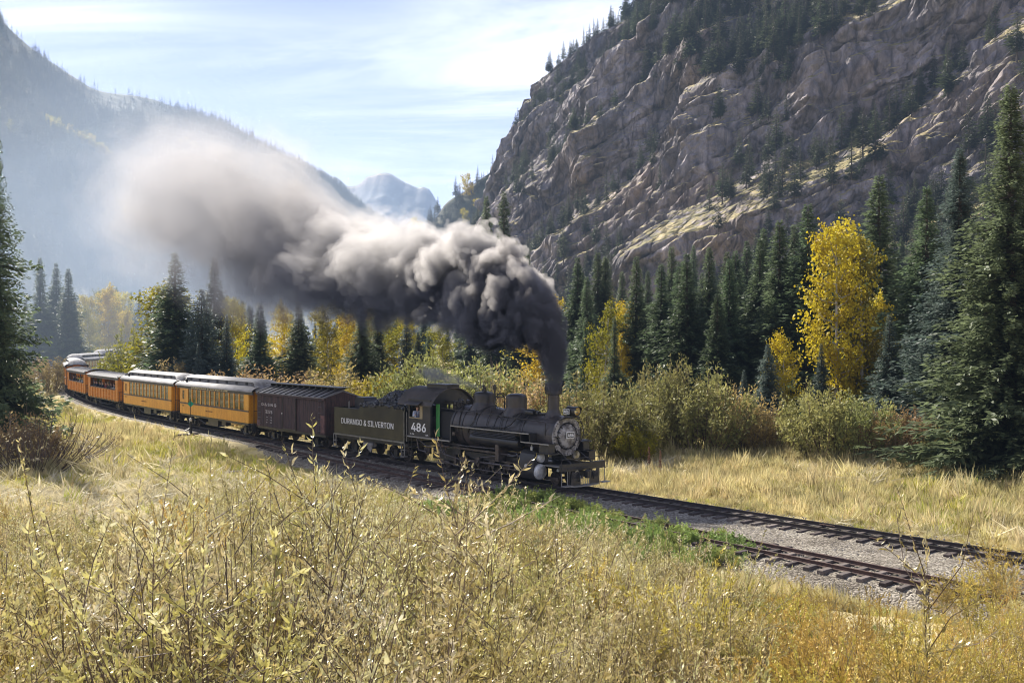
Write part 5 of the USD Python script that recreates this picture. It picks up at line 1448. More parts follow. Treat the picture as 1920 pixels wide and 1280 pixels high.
lc = (None, *place(0.0, 12.4, 0.25))
person('driver in pale blue shirt and dark overalls seated at the cab window', in_car((-12.05, -1.12, 2.50), lc), lc[2] - .25, (0.50, 0.55, 0.68), (0.05, 0.04, 0.03), None, (0.02, 0.03, 0.08), .22, .5, straps=(0.03, 0.05, 0.16), edge=.02, glasses=True)
rs = RS(77)
GRP = 'passengers in the open cars'
looks_ = [
    ('in a black jacket at the left end of the nearer open car', (.02, .02, .025), (.03, .02, .02), None, 1.0),
    ('in a dark navy top, second from the left in the nearer open car', (.02, .03, .06), (.12, .08, .04), None, .2),
    ('in black with a black cap in the nearer open car', (.015, .015, .018), (.02, .02, .02), (.02, .02, .02), .4),
    ('in a charcoal coat in the middle of the nearer open car', (.035, .035, .04), (.30, .2, .1), None, .3),
    ('in a dark red top in the nearer open car', (.18, .03, .03), (.05, .03, .02), None, .1),
    ('in a dark brown jacket in the nearer open car', (.06, .04, .025), (.02, .015, .01), (.35, .3, .2), .2),
    ('in black, third from the right in the nearer open car', (.02, .02, .02), (.2, .12, .06), None, .3),
    ('in a grey fleece, second from the right in the nearer open car', (.20, .20, .21), (.06, .04, .03), None, .6),
    ('in a white shirt at the right end of the nearer open car', (.75, .75, .75), (.10, .06, .03), None, .9),
]
for k, (lb, sh, hr_, ht, ar) in enumerate(looks_):
    x_ = -12.2 + k * 1.22 + rs.uniform(-.1, .1)
    person('passenger ' + lb, in_car((x_, -.66, 1.74), g1), g1[2] - PI / 2 + rs.uniform(-.5, .5), sh, hr_, ht, (.03, .035, .05), .30 + .15 * rs.rand(), ar, GRP, edge=.05)
looks2 = [('with a black hat at the left end of the farther open car', (.02, .02, .02), (.03, .02, .02), (.02, .02, .02)), ('in dark clothes, second from the left in the farther open car', (.03, .03, .04), (.15, .1, .05), None),
          ('in a brown coat in the farther open car', (.09, .06, .04), (.04, .03, .02), None), ('in a grey shirt in the farther open car', (.3, .3, .3), (.03, .02, .02), None),
          ('in a white top in the farther open car', (.7, .7, .68), (.1, .06, .03), None), ('in dark blue at the right end of the farther open car', (.03, .05, .12), (.08, .05, .03), None)]
for k, (lb, sh, hr_, ht) in enumerate(looks2):
    person('passenger ' + lb, in_car((-11.6 + k * 1.75, -.66, 1.76), g2), g2[2] - PI / 2 + rs.uniform(-.5, .5), sh, hr_, ht, (.03, .035, .05), .32, rs.rand(), GRP, edge=.06)
for k, (car, x_, lb, sh) in enumerate(((c1, -1.75, 'in white at the last right window of the lettered coach', (.8, .8, .8)), (c1, -12.2, 'in red at the second window of the lettered coach', (.4, .04, .04)),
                                      (c2, -8.3, 'in pale blue at a middle window of the plain coach', (.5, .6, .7)), (c2, -7.4, 'in pink at a middle window of the plain coach', (.7, .35, .38)), (c2, -5.9, 'in pale grey at the window of the plain coach', (.6, .6, .62)), (c2, -2.3, 'in rose at the last right window of the plain coach', (.7, .4, .42)))):
    person('passenger ' + lb, in_car((x_, -.52, 1.66), car), car[2] - PI / 2 + .3, sh, (.1, .07, .05), None, (.03, .03, .04), .3, .4, 'passengers inside the coaches', edge=.06)

# ---------------------------------------------------------------- switch stand beside the train
p = tp(41.5, 2.35)
sw_ = thing('switch_stand', 'black switch stand with a green diamond target beside the lettered orange coach', 'switch stand', (p[0], p[1], p[2] - .32), float(np.interp(41.5, S, _h)) * -1)
part(sw_, 'stand', MB().lathe([(.20, 0), (.20, .05), (.12, .08), (.10, .35), (.075, .75), (.09, .78), (.09, .95), (.05, .98), (0.001, 1.0)], (0, 0, 0), 'z', 14), M_BLACK, smooth=30)
part(sw_, 'base_timber', MB().bb(-1.6, .5, -.35, -.15, -.05, .05).bb(-1.6, .5, .15, .35, -.05, .05), M_TIE[0])
part(sw_, 'throw_rod', MB().tube([(-.1, 0, .06), (1.9, .2, .06)], .035, 6).tube([(0, 0, .5), (-.5, -.1, .28)], .03, 6), M_BLACK)
part(sw_, 'mast', MB().tube([(0, 0, .95), (0, 0, 2.75)], .025, 6), M_BLACK)
part(sw_, 'lamp', MB().lathe([(.04, 1.0), (.10, 1.03), (.10, 1.2), (.05, 1.26), (0.001, 1.28)], (0, 0, 0), 'z', 12), M_SILVER, smooth=30)
part(sw_, 'target', MB().prism([(-.25, 2.35), (0, 2.10), (.25, 2.35), (0, 2.60)], -.012, .012, 'xz').move((0, 0, 0), -.75), flat('target_green', (0.0, .26, .17), .5))
# ---------------------------------------------------------------- plants
stage.CreateClassPrim('/World/plant_kinds')
G_SPRUCE = [(0.2, (0.075, 0.100, 0.048)), (0.5, (0.125, 0.165, 0.085)), (0.8, (0.18, 0.215, 0.13))]
G_BLUE = [(0.2, (0.070, 0.098, 0.080)), (0.5, (0.125, 0.16, 0.135)), (0.8, (0.19, 0.22, 0.19))]
G_PINE = [(0.2, (0.040, 0.050, 0.026)), (0.5, (0.070, 0.085, 0.044)), (0.8, (0.115, 0.125, 0.07))]
G_GOLD = [(0.15, (0.44, 0.33, 0.016)), (0.5, (0.61, 0.51, 0.035)), (0.85, (0.70, 0.62, 0.10))]
G_YELGRN = [(0.2, (0.18, 0.17, 0.015)), (0.5, (0.36, 0.31, 0.025)), (0.8, (0.52, 0.42, 0.05))]
G_WILLOW = [(0.2, (0.20, 0.21, 0.065)), (0.5, (0.38, 0.37, 0.13)), (0.8, (0.58, 0.54, 0.27))]
G_TAN = [(0.2, (0.26, 0.19, 0.07)), (0.5, (0.48, 0.37, 0.15)), (0.8, (0.62, 0.50, 0.24))]
G_RUST = [(0.2, (0.28, 0.19, 0.08)), (0.5, (0.45, 0.32, 0.15)), (0.8, (0.56, 0.43, 0.24))]
G_STRAW = [(0.16, (0.19, 0.165, 0.06)), (0.27, (0.47, 0.405, 0.14)), (0.37, (0.64, 0.565, 0.28)), (0.49, (0.77, 0.71, 0.47)), (0.66, (0.90, 0.86, 0.72))]
G_ORANGE = [(0.14, (0.24, 0.20, 0.06)), (0.32, (0.56, 0.43, 0.09)), (0.52, (0.72, 0.57, 0.17)), (0.72, (0.84, 0.75, 0.46))]
G_WEED = [(0.2, (0.17, 0.22, 0.05)), (0.5, (0.33, 0.40, 0.11)), (0.8, (0.52, 0.55, 0.24))]
M_BARK = look('bark', (0.10, 0.075, 0.055), 0.9, col2=(0.045, 0.035, 0.028), scale=4, stretch=(4, 4, .6))
M_PALEBARK = look('aspen_bark', (0.50, 0.47, 0.40), 0.8, col2=(0.22, 0.2, 0.17), scale=2, stretch=(1, 1, 3))
M_TWIG = look('willow_stem', (0.15, 0.10, 0.065), 0.7, col2=(0.06, 0.04, 0.028), scale=3, rnd=.3)
M_GREYTWIG = look('bare_twig', (0.26, 0.22, 0.18), 0.8, col2=(0.14, 0.11, 0.09), scale=3, rnd=.2)
LV = {'spruce': leafy('spruce_needles', G_SPRUCE, .50, .25, hue=.02, rough=.5, spec=.35), 'blue': leafy('blue_spruce_needles', G_BLUE, .45, .2, hue=.015, rough=.5, spec=.35), 'pine': leafy('pine_needles', G_PINE, .3, .3, scale=.2, hue=.02),
      'gold': leafy('aspen_gold', G_GOLD, .42, .15, hue=.012), 'yelgrn': leafy('aspen_yellow_green', G_YELGRN, .42, .15, hue=.015), 'willow': leafy('willow_green', G_WILLOW, .35, .22, hue=.025),
      'tan': leafy('willow_tan', G_TAN, .35, .2, hue=.02), 'rust': leafy('shrub_rust', G_RUST, .35, .2, hue=.02), 'straw': leafy('straw_willow', G_STRAW, .26, .20, hue=.018, scale=1.1, rough=.42, spec=.6),
      'orange': leafy('golden_willow', G_ORANGE, .24, .2, hue=.02, scale=1.1, rough=.5, spec=.4), 'weed': leafy('green_weed', G_WEED, .35, .25, hue=.03)}
G_GRASS = [(0.15, (0.34, 0.30, 0.13)), (0.38, (0.58, 0.50, 0.25)), (0.58, (0.72, 0.63, 0.37)), (0.8, (0.82, 0.75, 0.53))]
G_GRASSG = [(0.15, (0.26, 0.28, 0.05)), (0.4, (0.44, 0.42, 0.09)), (0.65, (0.58, 0.51, 0.15)), (0.85, (0.66, 0.58, 0.28))]
LV['pale_grass'] = leafy('flattened_grass', [(0.2, (0.50, 0.44, 0.26)), (0.45, (0.70, 0.63, 0.43)), (0.75, (0.84, 0.79, 0.62))], .3, .2, scale=.35)
LV['grass'] = leafy('dry_grass', G_GRASS, .35, .25, hue=.015, scale=.35)
LV['green_grass'] = leafy('meadow_grass', G_GRASSG, .35, .25, hue=.02, scale=.35)


def unit(v):
    return v / (np.linalg.norm(v, axis=-1, keepdims=True) + 1e-12)


def kites(p, d, w_dir, length, width, bend=0.0, fold=None):
    """Many leaf blades at once: base p, direction d, across w_dir. Two triangles each (or four with a bend)."""
    n = len(p)
    L = np.asarray(length)[:, None] * np.ones((n, 1))
    W = np.asarray(width)[:, None] * np.ones((n, 1))
    mid = p + d * L * .45
    tipv = p + d * L
    nrm = np.cross(d, w_dir)
    if not isinstance(bend, float):
        tipv = tipv - nrm * L * np.asarray(bend)[:, None]
    v = np.stack([p, mid + w_dir * W / 2, tipv, mid - w_dir * W / 2], 1).reshape(-1, 3)
    b = np.arange(n)[:, None] * 4
    f = np.concatenate([b + [0, 1, 3], b + [1, 2, 3]])
    return v, f


def leaves4(p, d, w_dir, length, width, curl):
    """Lance shaped leaves that curl: three cross lines, six triangles."""
    n = len(p)
    L, W, C = length[:, None], width[:, None], curl[:, None]
    nrm = np.cross(d, w_dir)
    a = p + d * L * .38 - nrm * L * C * .10
    b_ = p + d * L * .72 - nrm * L * C * .38
    t = p + d * L * .97 - nrm * L * C * .80
    up = nrm * W * .22
    v = np.stack([p, a + w_dir * W / 2 + up, a - w_dir * W / 2 + up, b_ + w_dir * W * .38 + up, b_ - w_dir * W * .38 + up, t], 1).reshape(-1, 3)
    b = np.arange(n)[:, None] * 6
    f = np.concatenate([b + [0, 1, 2], b + [1, 3, 4], b + [1, 4, 2], b + [3, 5, 4]])
    return v, f


KINDS = {}


def kind_proto(key, parts):
    """A class prim /World/plant_kinds/<key> with its part meshes."""
    path = '/World/plant_kinds/' + key
    UsdGeom.Xform.Define(stage, path)
    for name, mb, m in parts:
        usdkit.mesh(stage, path + '/' + name, mb.get() if isinstance(mb, MB) else mb, m)
    KINDS[key] = path


def spruce(seed, wid=.17, whorls=58, nb=12, nt=46, leaf='spruce', droop=.35, bare=.03, size=1.0, irregular=.25, blade=.22, ragged=0.0, tipl=.008):
    """Height 1. Whorled branches that droop and turn up, dressed with needle sprays."""
    r = RS(seed)
    tr = MB().tube([(0, 0, -.02), (0, 0, .3), (0, 0, .7), (0, 0, .97)], [.016, .012, .006, .001], 7, caps=False)
    P, D, Wd, Ln, Wi = [], [], [], [], []
    lob = r.uniform(-1, 1, 8)
    for k in range(whorls):
        z = bare + (0.985 - bare) * (k + r.uniform(-.3, .3)) / whorls
        z = np.clip(z, bare, .985)
        prof = (wid * (1 - z) ** 1.0 * min(1, .72 + 3.0 * (z - bare + .02)) + .004) * r.uniform(.80, 1.22)
        n = max(4, int(nb * (.55 + .45 * (1 - z))))
        a0 = r.uniform(0, 2 * PI)
        for b in range(n):
            if r.rand() < ragged:
                continue
            az = a0 + 2 * PI * b / n + r.uniform(-.3, .3)
            L = prof * (1 + irregular * r.uniform(-1, .8)) * (1 + .18 * lob[int(z * 8) % 8])
            dirh = np.array([math.cos(az), math.sin(az), 0])
            dz = droop * (1.1 - z) * r.uniform(.7, 1.25)
            m = max(4, int(nt * (.35 + .65 * L / wid)))
            t = (np.arange(m) + r.rand(m)) / m
            t = .10 + .90 * t
            pos = dirh * (L * t)[:, None] + np.array([0, 0, 1]) * (z + .02 * (1 - z) - dz * L * t ** 1.0 + dz * .55 * L * t ** 2.4 + .10 * L * z)[:, None]
            pos[:, 2] += r.normal(0, .0075, m) - .012 * r.rand(m) * (1 - z)
            side = np.cross([0, 0, 1], dirh)
            sg = np.where(np.arange(m) % 2 == 0, 1, -1) * r.uniform(.15, 1.1, m)
            d = unit(dirh * (.65 + .4 * r.rand(m))[:, None] + side * sg[:, None] + np.array([0, 0, 1]) * r.uniform(-.75, .35, m)[:, None])
            ln = (blade * L * (1.05 - .55 * t) + tipl) * r.uniform(.7, 1.25, m)
            P.append(pos); D.append(d)
            w = unit(np.cross(d, r.normal(0, 1, (m, 3)) * .6 + [0, 0, 1]))
            Wd.append(w); Ln.append(ln); Wi.append(ln * r.uniform(.26, .50, m))
            if L > .03 and k % 2 == 0:
                tr.tube([(0, 0, z + .02 * (1 - z)), tuple(dirh * L * .6 + np.array([0, 0, z - dz * L * .35]))], [.0025, .001], 3, caps=False)
    # leader
    P, D, Wd, Ln, Wi = (np.concatenate(a) for a in (P, D, Wd, Ln, Wi))
    v, f = kites(P, D, Wd, Ln, Wi)
    return [('trunk', tr, M_BARK), ('crown', (v, f), LV[leaf])]


def broad(seed, leaf, n=5200, wid=.30, zlo=.22, limbs=26, leafsize=.020, stems=1, bark=None, aspect=1.0, top=1.0, clump=.05):
    """Aspen-like: slim trunk, rising limbs, leaves in clumps along the limbs."""
    r = RS(seed)
    tr = MB()
    P = []
    for s in range(stems):
        off = np.array([r.uniform(-.06, .06), r.uniform(-.06, .06), 0]) * (stems > 1)
        leanv = np.array([r.uniform(-.06, .06), r.uniform(-.06, .06), 0])
        hgt = top * (1 if s == 0 else r.uniform(.75, 1))
        axis = lambda z: off + leanv * z + np.array([0, 0, z])
        tr.tube([axis(z) for z in (-.02, .3 * hgt, .6 * hgt, .93 * hgt)], [.013, .010, .006, .002], 7, caps=False)
        for k in range(limbs):
            z = hgt * (zlo + (.97 - zlo) * (k + r.rand()) / limbs)
            az = r.uniform(0, 2 * PI)
            q = (z / hgt - zlo) / (1 - zlo)
            L = wid * (.30 + .95 * math.sin(PI * np.clip(q * .80 + .16, 0, 1))) * r.uniform(.55, 1.1)
            e = axis(z) + np.array([math.cos(az) * L, math.sin(az) * L, L * r.uniform(.25, .9)])
            md = (axis(z) + e) / 2 + [0, 0, -.15 * L]
            tr.tube([axis(z), md, e], [.004, .0025, .001], 4, caps=False)
            m = int(n / limbs / stems)
            t = r.uniform(.25, 1.08, m)[:, None]
            b = (1 - t) ** 2 * axis(z) + 2 * t * (1 - t) * md + t * t * e
            c_ = r.normal(0, 1, (7, 3)) * clump
            P.append(b + c_[r.randint(0, 7, m)] + r.normal(0, clump * .38, (m, 3)))
    P = np.concatenate(P)
    m = len(P)
    d = unit(r.normal(0, 1, (m, 3)) + [0, 0, -.3])
    w = unit(np.cross(d, r.normal(0, 1, (m, 3))))
    ln = leafsize * r.uniform(.7, 1.3, m)
    v, f = kites(P, d, w, ln, ln * .8)
    return [('trunk', tr, bark or M_PALEBARK), ('crown', (v, f), LV[leaf])]


def bush(seed, leaf, stems=60, per=150, spread_=.55, leafsize=.040, twig=None, bare=.04, leafw=.42, hvar=.35, droopy=.12):
    """Willow: many stems fanning out of one base, leaves along them. Height about 1."""
    r = RS(seed)
    tr = MB()
    P, D = [], []
    for s in range(stems):
        az = r.uniform(0, 2 * PI)
        out_ = spread_ * math.sqrt(r.rand()) * 1.05
        h_ = (1 - hvar * r.rand()) * (1 - .38 * (out_ / spread_) ** 2)
        b = np.array([math.cos(az), math.sin(az), 0]) * out_
        p0 = b * .38 + r.normal(0, .03, 3) * [1, 1, 0]
        p1 = b * .95 + [0, 0, h_ * .48]
        p2 = b * 1.0 + [0, 0, h_ * (1 - droopy * r.rand())]
        ts = np.linspace(0, 1, 6)[:, None]
        tr.tube((1 - ts) ** 2 * p0 + 2 * ts * (1 - ts) * p1 + ts * ts * p2, np.linspace(.0065, .0015, 6), 3, caps=False)
        for j in range(3):
            t0 = r.uniform(.3, .8)
            q0 = (1 - t0) ** 2 * p0 + 2 * t0 * (1 - t0) * p1 + t0 * t0 * p2
            q1 = q0 + unit(r.normal(0, 1, 3) + [0, 0, 1.2]) * r.uniform(.10, .24)
            tr.tube([q0, q1], [.0025, .001], 3, caps=False)
            m = per // 6
            tt_ = r.uniform(.1, 1.05, m)[:, None]
            P.append(q0 + (q1 - q0) * tt_ + r.normal(0, .018, (m, 3)))
            D.append(np.repeat(unit(q1 - q0)[None], m, 0))
        m = per // 2
        t = (bare + (1 - bare) * r.rand(m) ** .8)[:, None]
        P.append((1 - t) ** 2 * p0 + 2 * t * (1 - t) * p1 + t * t * p2 + r.normal(0, .022, (m, 3)))
        D.append(unit(2 * (1 - t) * (p1 - p0) + 2 * t * (p2 - p1)))
    P, D = np.concatenate(P), np.concatenate(D)
    m = len(P)
    d = unit(D * .7 + r.normal(0, .7, (m, 3)))
    w = unit(np.cross(d, r.normal(0, 1, (m, 3))))
    ln = leafsize * r.uniform(.7, 1.35, m)
    v, f = kites(P, d, w, ln, ln * leafw)
    return [('stems', tr, twig or M_TWIG), ('leaves', (v, f), LV[leaf])]


for i in range(4):
    kind_proto(f'spruce_{i}', spruce(100 + i, wid=(.165, .15, .18, .14)[i], leaf='spruce', irregular=.3))
for i in range(2):
    kind_proto(f'blue_spruce_{i}', spruce(120 + i, wid=(.21, .19)[i], leaf='blue', irregular=.28, droop=.25, whorls=54, bare=.01))
kind_proto('left_spruce', spruce(131, wid=.20, leaf='spruce', irregular=.5, droop=.48, whorls=60, nb=12, nt=90, blade=.12, tipl=.0055))
kind_proto('wide_spruce_0', spruce(141, wid=.19, leaf='spruce', irregular=.35, droop=.42, whorls=76, nb=14, nt=88, blade=.12, tipl=.0055, bare=.0))
kind_proto('wide_spruce_1', spruce(142, wid=.17, leaf='blue', irregular=.35, droop=.42, whorls=76, nb=14, nt=88, blade=.12, tipl=.0055, bare=.0))
for i in range(4):
    kind_proto(f'pine_{i}', spruce(150 + i, wid=(.16, .20, .13, .17)[i], whorls=30, nb=8, nt=10, leaf='pine', irregular=.5, droop=(.25, .05, .3, .1)[i], bare=(.08, .22, .05, .16)[i], blade=.5, ragged=.15, tipl=.012))
for i in range(2):
    kind_proto(f'far_conifer_{i}', spruce(170 + i, wid=(.17, .14)[i], whorls=11, nb=5, nt=5, tipl=.012, leaf='pine', blade=.8, irregular=.4))
for i in range(2):
    kind_proto(f'gold_aspen_{i}', broad(200 + i, 'gold', 6500, (.135, .16)[i], .10, 38, .017, clump=.034))
    kind_proto(f'pale_aspen_{i}', broad(210 + i, 'yelgrn', 6000, (.145, .18)[i], .10, 34, .018, clump=.038))
kind_proto('far_aspen_0', broad(220, 'gold', 420, .30, .15, 12, .075))
kind_proto('far_aspen_1', broad(221, 'yelgrn', 420, .30, .15, 12, .075))
for i in range(3):
    kind_proto(f'green_willow_{i}', bush(300 + i, 'willow'))
kind_proto('yellow_willow_0', bush(310, 'yelgrn', spread_=.5))
for i in range(2):
    kind_proto(f'tan_willow_{i}', bush(320 + i, 'tan', stems=60, per=140, spread_=.62, twig=M_GREYTWIG))
kind_proto('rust_shrub_0', bush(330, 'rust', stems=56, per=140, spread_=.5, twig=M_GREYTWIG))
kind_proto('bare_shrub_0', bush(340, 'tan', stems=90, per=5, spread_=.62, twig=M_GREYTWIG))
kind_proto('bare_shrub_1', bush(341, 'straw', stems=110, per=7, spread_=.95, twig=M_TWIG, hvar=.5, droopy=.4))


def plant(name, kind, label, cat, px, base, height, depth=None, wide=1.0, rz=None, group=None, z=None, rs=RS(5)):
    """Put a plant where its foot shows at picture column px; depth from the camera or from the row of its foot."""
    d = depth
    x = (px - 960) / F_PX * d
    zz_ = float(ground_z(x, d)) - .05 if z is None else z
    t = thing(name, label, cat, (x, d, zz_), rs.uniform(0, 6.28) if rz is None else rz, group, None, (height * wide, height * wide, height))
    t.GetReferences().AddInternalReference(Sdf.Path(KINDS[kind]))
    t.SetInstanceable(True)
    return t


def H_of(top, px, depth):
    """Height that reaches picture row top from the ground at that depth."""
    x = (px - 960) / F_PX * depth
    return CAM_Z + (640 - top) / F_PX * depth - float(ground_z(x, depth))


# hand placed trees: name, kind, label, picture column, row of the top, depth, width factor
HAND = [
    ('spruce', 'left_spruce', 'tall dark spruce cut by the left edge of the picture', -14, 192, 68, .80),
    ('spruce', 'wide_spruce_0', 'huge grey green spruce filling the right edge beside the meadow', 1895, 150, 55, 1.35),
    ('spruce', 'wide_spruce_1', 'broad blue grey spruce just left of the huge right edge spruce', 1800, 270, 62, 1.3),
    ('spruce', 'spruce_2', 'tall spruce behind the small blue spruces, right of the golden aspens', 1738, 340, 69, 1.3),
    ('spruce', 'wide_spruce_0', 'low dark spruce at the meadow edge below the tall right spruces', 1855, 520, 57, 1.5),
    ('spruce', 'spruce_0', 'tall dark spruce rising right behind the golden aspens', 1648, 320, 80, 1.45),
    ('spruce', 'spruce_1', 'very tall spruce just left of the golden aspens', 1515, 375, 78, 1.4),
    ('spruce', 'spruce_3', 'tall slim spruce left of the tallest one beside the aspens', 1462, 405, 80, 1.45),
    ('spruce', 'spruce_2', 'spruce with a thin top standing third left of the golden aspens', 1425, 440, 84, 1.25),
    ('spruce', 'spruce_0', 'dark spruce in front of the rock slope, right of the twin spruces', 1368, 480, 82, 1.3),
    ('spruce', 'spruce_3', 'right one of twin spruces behind the green willows', 1345, 545, 76, 1.5),
    ('spruce', 'spruce_2', 'left one of twin spruces behind the green willows', 1288, 468, 80, 1.35),
    ('spruce', 'spruce_1', 'pointed spruce right of the yellow green aspens', 1240, 488, 84, 1.4),
    ('spruce', 'spruce_0', 'slim dark spruce standing before the yellow green aspens', 1152, 590, 80, .9),
    ('spruce', 'wide_spruce_0', 'round topped dark conifer above the yellow green aspens', 1135, 478, 120, 1.5),
    ('spruce', 'spruce_3', 'dark spruce right of the chimney smoke at the tree edge', 1083, 520, 110, 1.1),
    ('spruce', 'spruce_1', 'lower spruce left of the yellow green aspens', 1098, 590, 92, 1.0),
    ('blue_spruce', 'blue_spruce_0', 'largest small blue spruce before the dark spruces on the right', 1440, 640, 70, 1.25),
    ('blue_spruce', 'blue_spruce_1', 'blue spruce right of the golden aspens', 1668, 585, 66, 1.25),
    ('blue_spruce', 'blue_spruce_0', 'young blue spruce left of the broad right spruce', 1745, 650, 63, 1.2),
    ('blue_spruce', 'blue_spruce_1', 'small blue spruce under the golden aspens', 1540, 640, 71, 1.0),
    ('blue_spruce', 'blue_spruce_1', 'blue tinted young spruce half hidden in the willow row', 1395, 690, 69, 1.1),
    ('aspen', 'gold_aspen_0', 'brightest golden aspen, tallest of the yellow trees', 1568, 418, 73, .86),
    ('aspen', 'pale_aspen_0', 'yellow green aspen right beside the brightest golden aspen', 1617, 438, 75, .85),
    ('aspen', 'gold_aspen_1', 'golden aspen foliage showing between dark boughs right of the aspen pair', 1655, 560, 77, .75),
    ('aspen', 'gold_aspen_1', 'small golden aspen left of the tall golden pair', 1473, 628, 72, .9),
    ('aspen', 'pale_aspen_1', 'yellow green aspen left of the slim dark spruce', 1128, 582, 88, .9),
    ('aspen', 'gold_aspen_0', 'golden yellow aspen behind the slim dark spruce', 1172, 568, 92, .85),
    ('aspen', 'gold_aspen_1', 'small orange aspen below the yellow green aspens', 1163, 640, 86, .9),
    ('spruce', 'spruce_2', 'tallest spruce of the group behind the orange coaches', 328, 468, 108, 1.6),
    ('spruce', 'blue_spruce_0', 'broad blue green spruce right of the tallest one behind the coaches', 378, 535, 104, 1.4),
    ('spruce', 'spruce_1', 'slim spruce at the edge of the smoke behind the coaches', 402, 475, 118, 1.3),
    ('spruce', 'blue_spruce_1', 'small pale spruce in front of the coach side spruces', 372, 640, 100, 1.0),
    ('spruce', 'blue_spruce_1', 'light green spruce left of the tan bushes', 425, 585, 103, .9),
    ('spruce', 'spruce_0', 'dark spruce under the middle of the smoke above the tan bushes', 488, 565, 104, 1.5),
    ('spruce', 'spruce_2', 'dark broad spruce under the smoke behind the box car', 560, 560, 100, 1.5),
    ('spruce', 'wide_spruce_0', 'layered dark spruce under the smoke behind the coal heap', 678, 560, 92, 1.35),
    ('spruce', 'spruce_3', 'thin dark spruce trunk behind the tender', 708, 560, 95, 1.1),
    ('spruce', 'blue_spruce_0', 'blue grey spruce in the thin smoke behind the locomotive cab', 762, 590, 95, 1.0),
    ('spruce', 'spruce_1', 'spruce standing above the smoke plume at the cliff foot', 945, 352, 150, 1.05),
    ('spruce', 'spruce_0', 'spruce with a bare top beside the one above the smoke', 912, 362, 156, .9),
    ('spruce', 'spruce_2', 'dark spruce lower right of the pair above the smoke', 990, 470, 140, 1.0),
    ('aspen', 'pale_aspen_0', 'tall yellow green aspen left of the spruces behind the coaches', 292, 535, 118, 1.5),
    ('aspen', 'gold_aspen_0', 'golden aspen seen between the spruces above the tan bushes', 436, 560, 118, .9),
    ('aspen', 'gold_aspen_1', 'golden aspen behind the dark spruces under the smoke', 528, 575, 120, .9),
    ('aspen', 'pale_aspen_1', 'yellow aspen left of the layered spruce', 618, 580, 112, 1.0),
    ('aspen', 'gold_aspen_0', 'yellow aspen right behind the layered spruce', 650, 590, 116, 1.0),
]
for nm, kd, lb, px, top, dep, wd in HAND:
    plant(nm, kd, lb, 'spruce' if 'spruce' in nm else 'aspen', px, None, H_of(top, px, dep), dep, wd)
BUSH = [
    ('green_willow_0', 'green willow bush right beside the smokebox of the locomotive', 1100, 672, 62, .95), ('green_willow_1', 'tall green willow right of the locomotive front', 1175, 690, 63, .95),
    ('yellow_willow_0', 'small bright yellow green willow at the meadow edge', 1190, 775, 60, 1.0), ('green_willow_2', 'tall thin green willow in the middle of the willow row', 1250, 640, 66, .7),
    ('green_willow_0', 'broad green willow centre of the row behind the meadow', 1315, 655, 65, .95), ('tan_willow_0', 'tan leaved willow right of the broad green willow', 1385, 700, 66, 1.0),
    ('tan_willow_1', 'low tan willow on the meadow edge left of the big grey green willow', 1430, 745, 65, 1.0), ('green_willow_1', 'big grey green willow in front of the golden aspens', 1545, 690, 61, .95),
    ('green_willow_2', 'grey green willow right of the big one before the aspens', 1620, 715, 60, 1.0), ('tan_willow_0', 'pale willow next to the rust coloured shrub', 1680, 745, 59, .9),
    ('rust_shrub_0', 'rust and gold shrub at the meadow edge left of the big right spruces', 1735, 745, 58, .85), ('green_willow_0', 'low willow at the foot of the big right spruces', 1800, 770, 56, 1.0),
    ('green_willow_1', 'green yellow willow behind the locomotive dome', 900, 640, 72, 1.2), ('green_willow_2', 'green willow behind the locomotive cab', 800, 625, 76, .95), ('yellow_willow_0', 'yellow green willow behind the tender coal', 735, 655, 80, 1.1),
    ('tan_willow_1', 'tan brown willow left of the chimney', 985, 665, 68, 1.0), ('rust_shrub_0', 'rusty shrub just left of the chimney behind the boiler', 1010, 690, 66, 1.0), ('bare_shrub_0', 'leafless grey shrub behind the locomotive bell', 935, 650, 69, 1.0),
    ('tan_willow_0', 'large tan bush behind the lettered coach', 470, 668, 92, 1.5), ('tan_willow_1', 'tan bush behind the box car roof', 545, 675, 86, 1.5), ('tan_willow_0', 'thin grey tan shrub behind the box car end', 640, 660, 82, 1.1),
    ('yellow_willow_0', 'bright yellow willow bush beside the last visible coach', 262, 640, 115, 1.5), ('yellow_willow_0', 'lower yellow willow hiding the far coach', 285, 655, 112, 1.2), ('rust_shrub_0', 'pinkish brown shrub behind the plain orange coach', 322, 655, 102, .9),
    ('green_willow_0', 'yellow green tree like willow above the yellow bush', 258, 590, 122, .8),
    ('tan_willow_1', 'brown grey bush left of the bend in the train', 95, 655, 128, 1.1), ('rust_shrub_0', 'hazy brown bush far left behind the bend', 60, 660, 150, 1.3), ('yellow_willow_0', 'pale bush above the far coaches', 190, 632, 190, 1.5), ('tan_willow_0', 'hazy tan bush behind the far coaches', 150, 640, 200, 1.4),
    ('bare_shrub_1', 'bare brown willow with long fanning stems left of the meadow', 60, 722, 58, 1.1),
    ('tan_willow_1', 'low brown bush at the foot of the big left spruce', 15, 752, 60, 1.2),
]
for kd, lb, px, top, dep, wd in BUSH:
    plant('willow_bush', kd, lb, 'bush', px, None, H_of(top, px, dep), dep, wd)

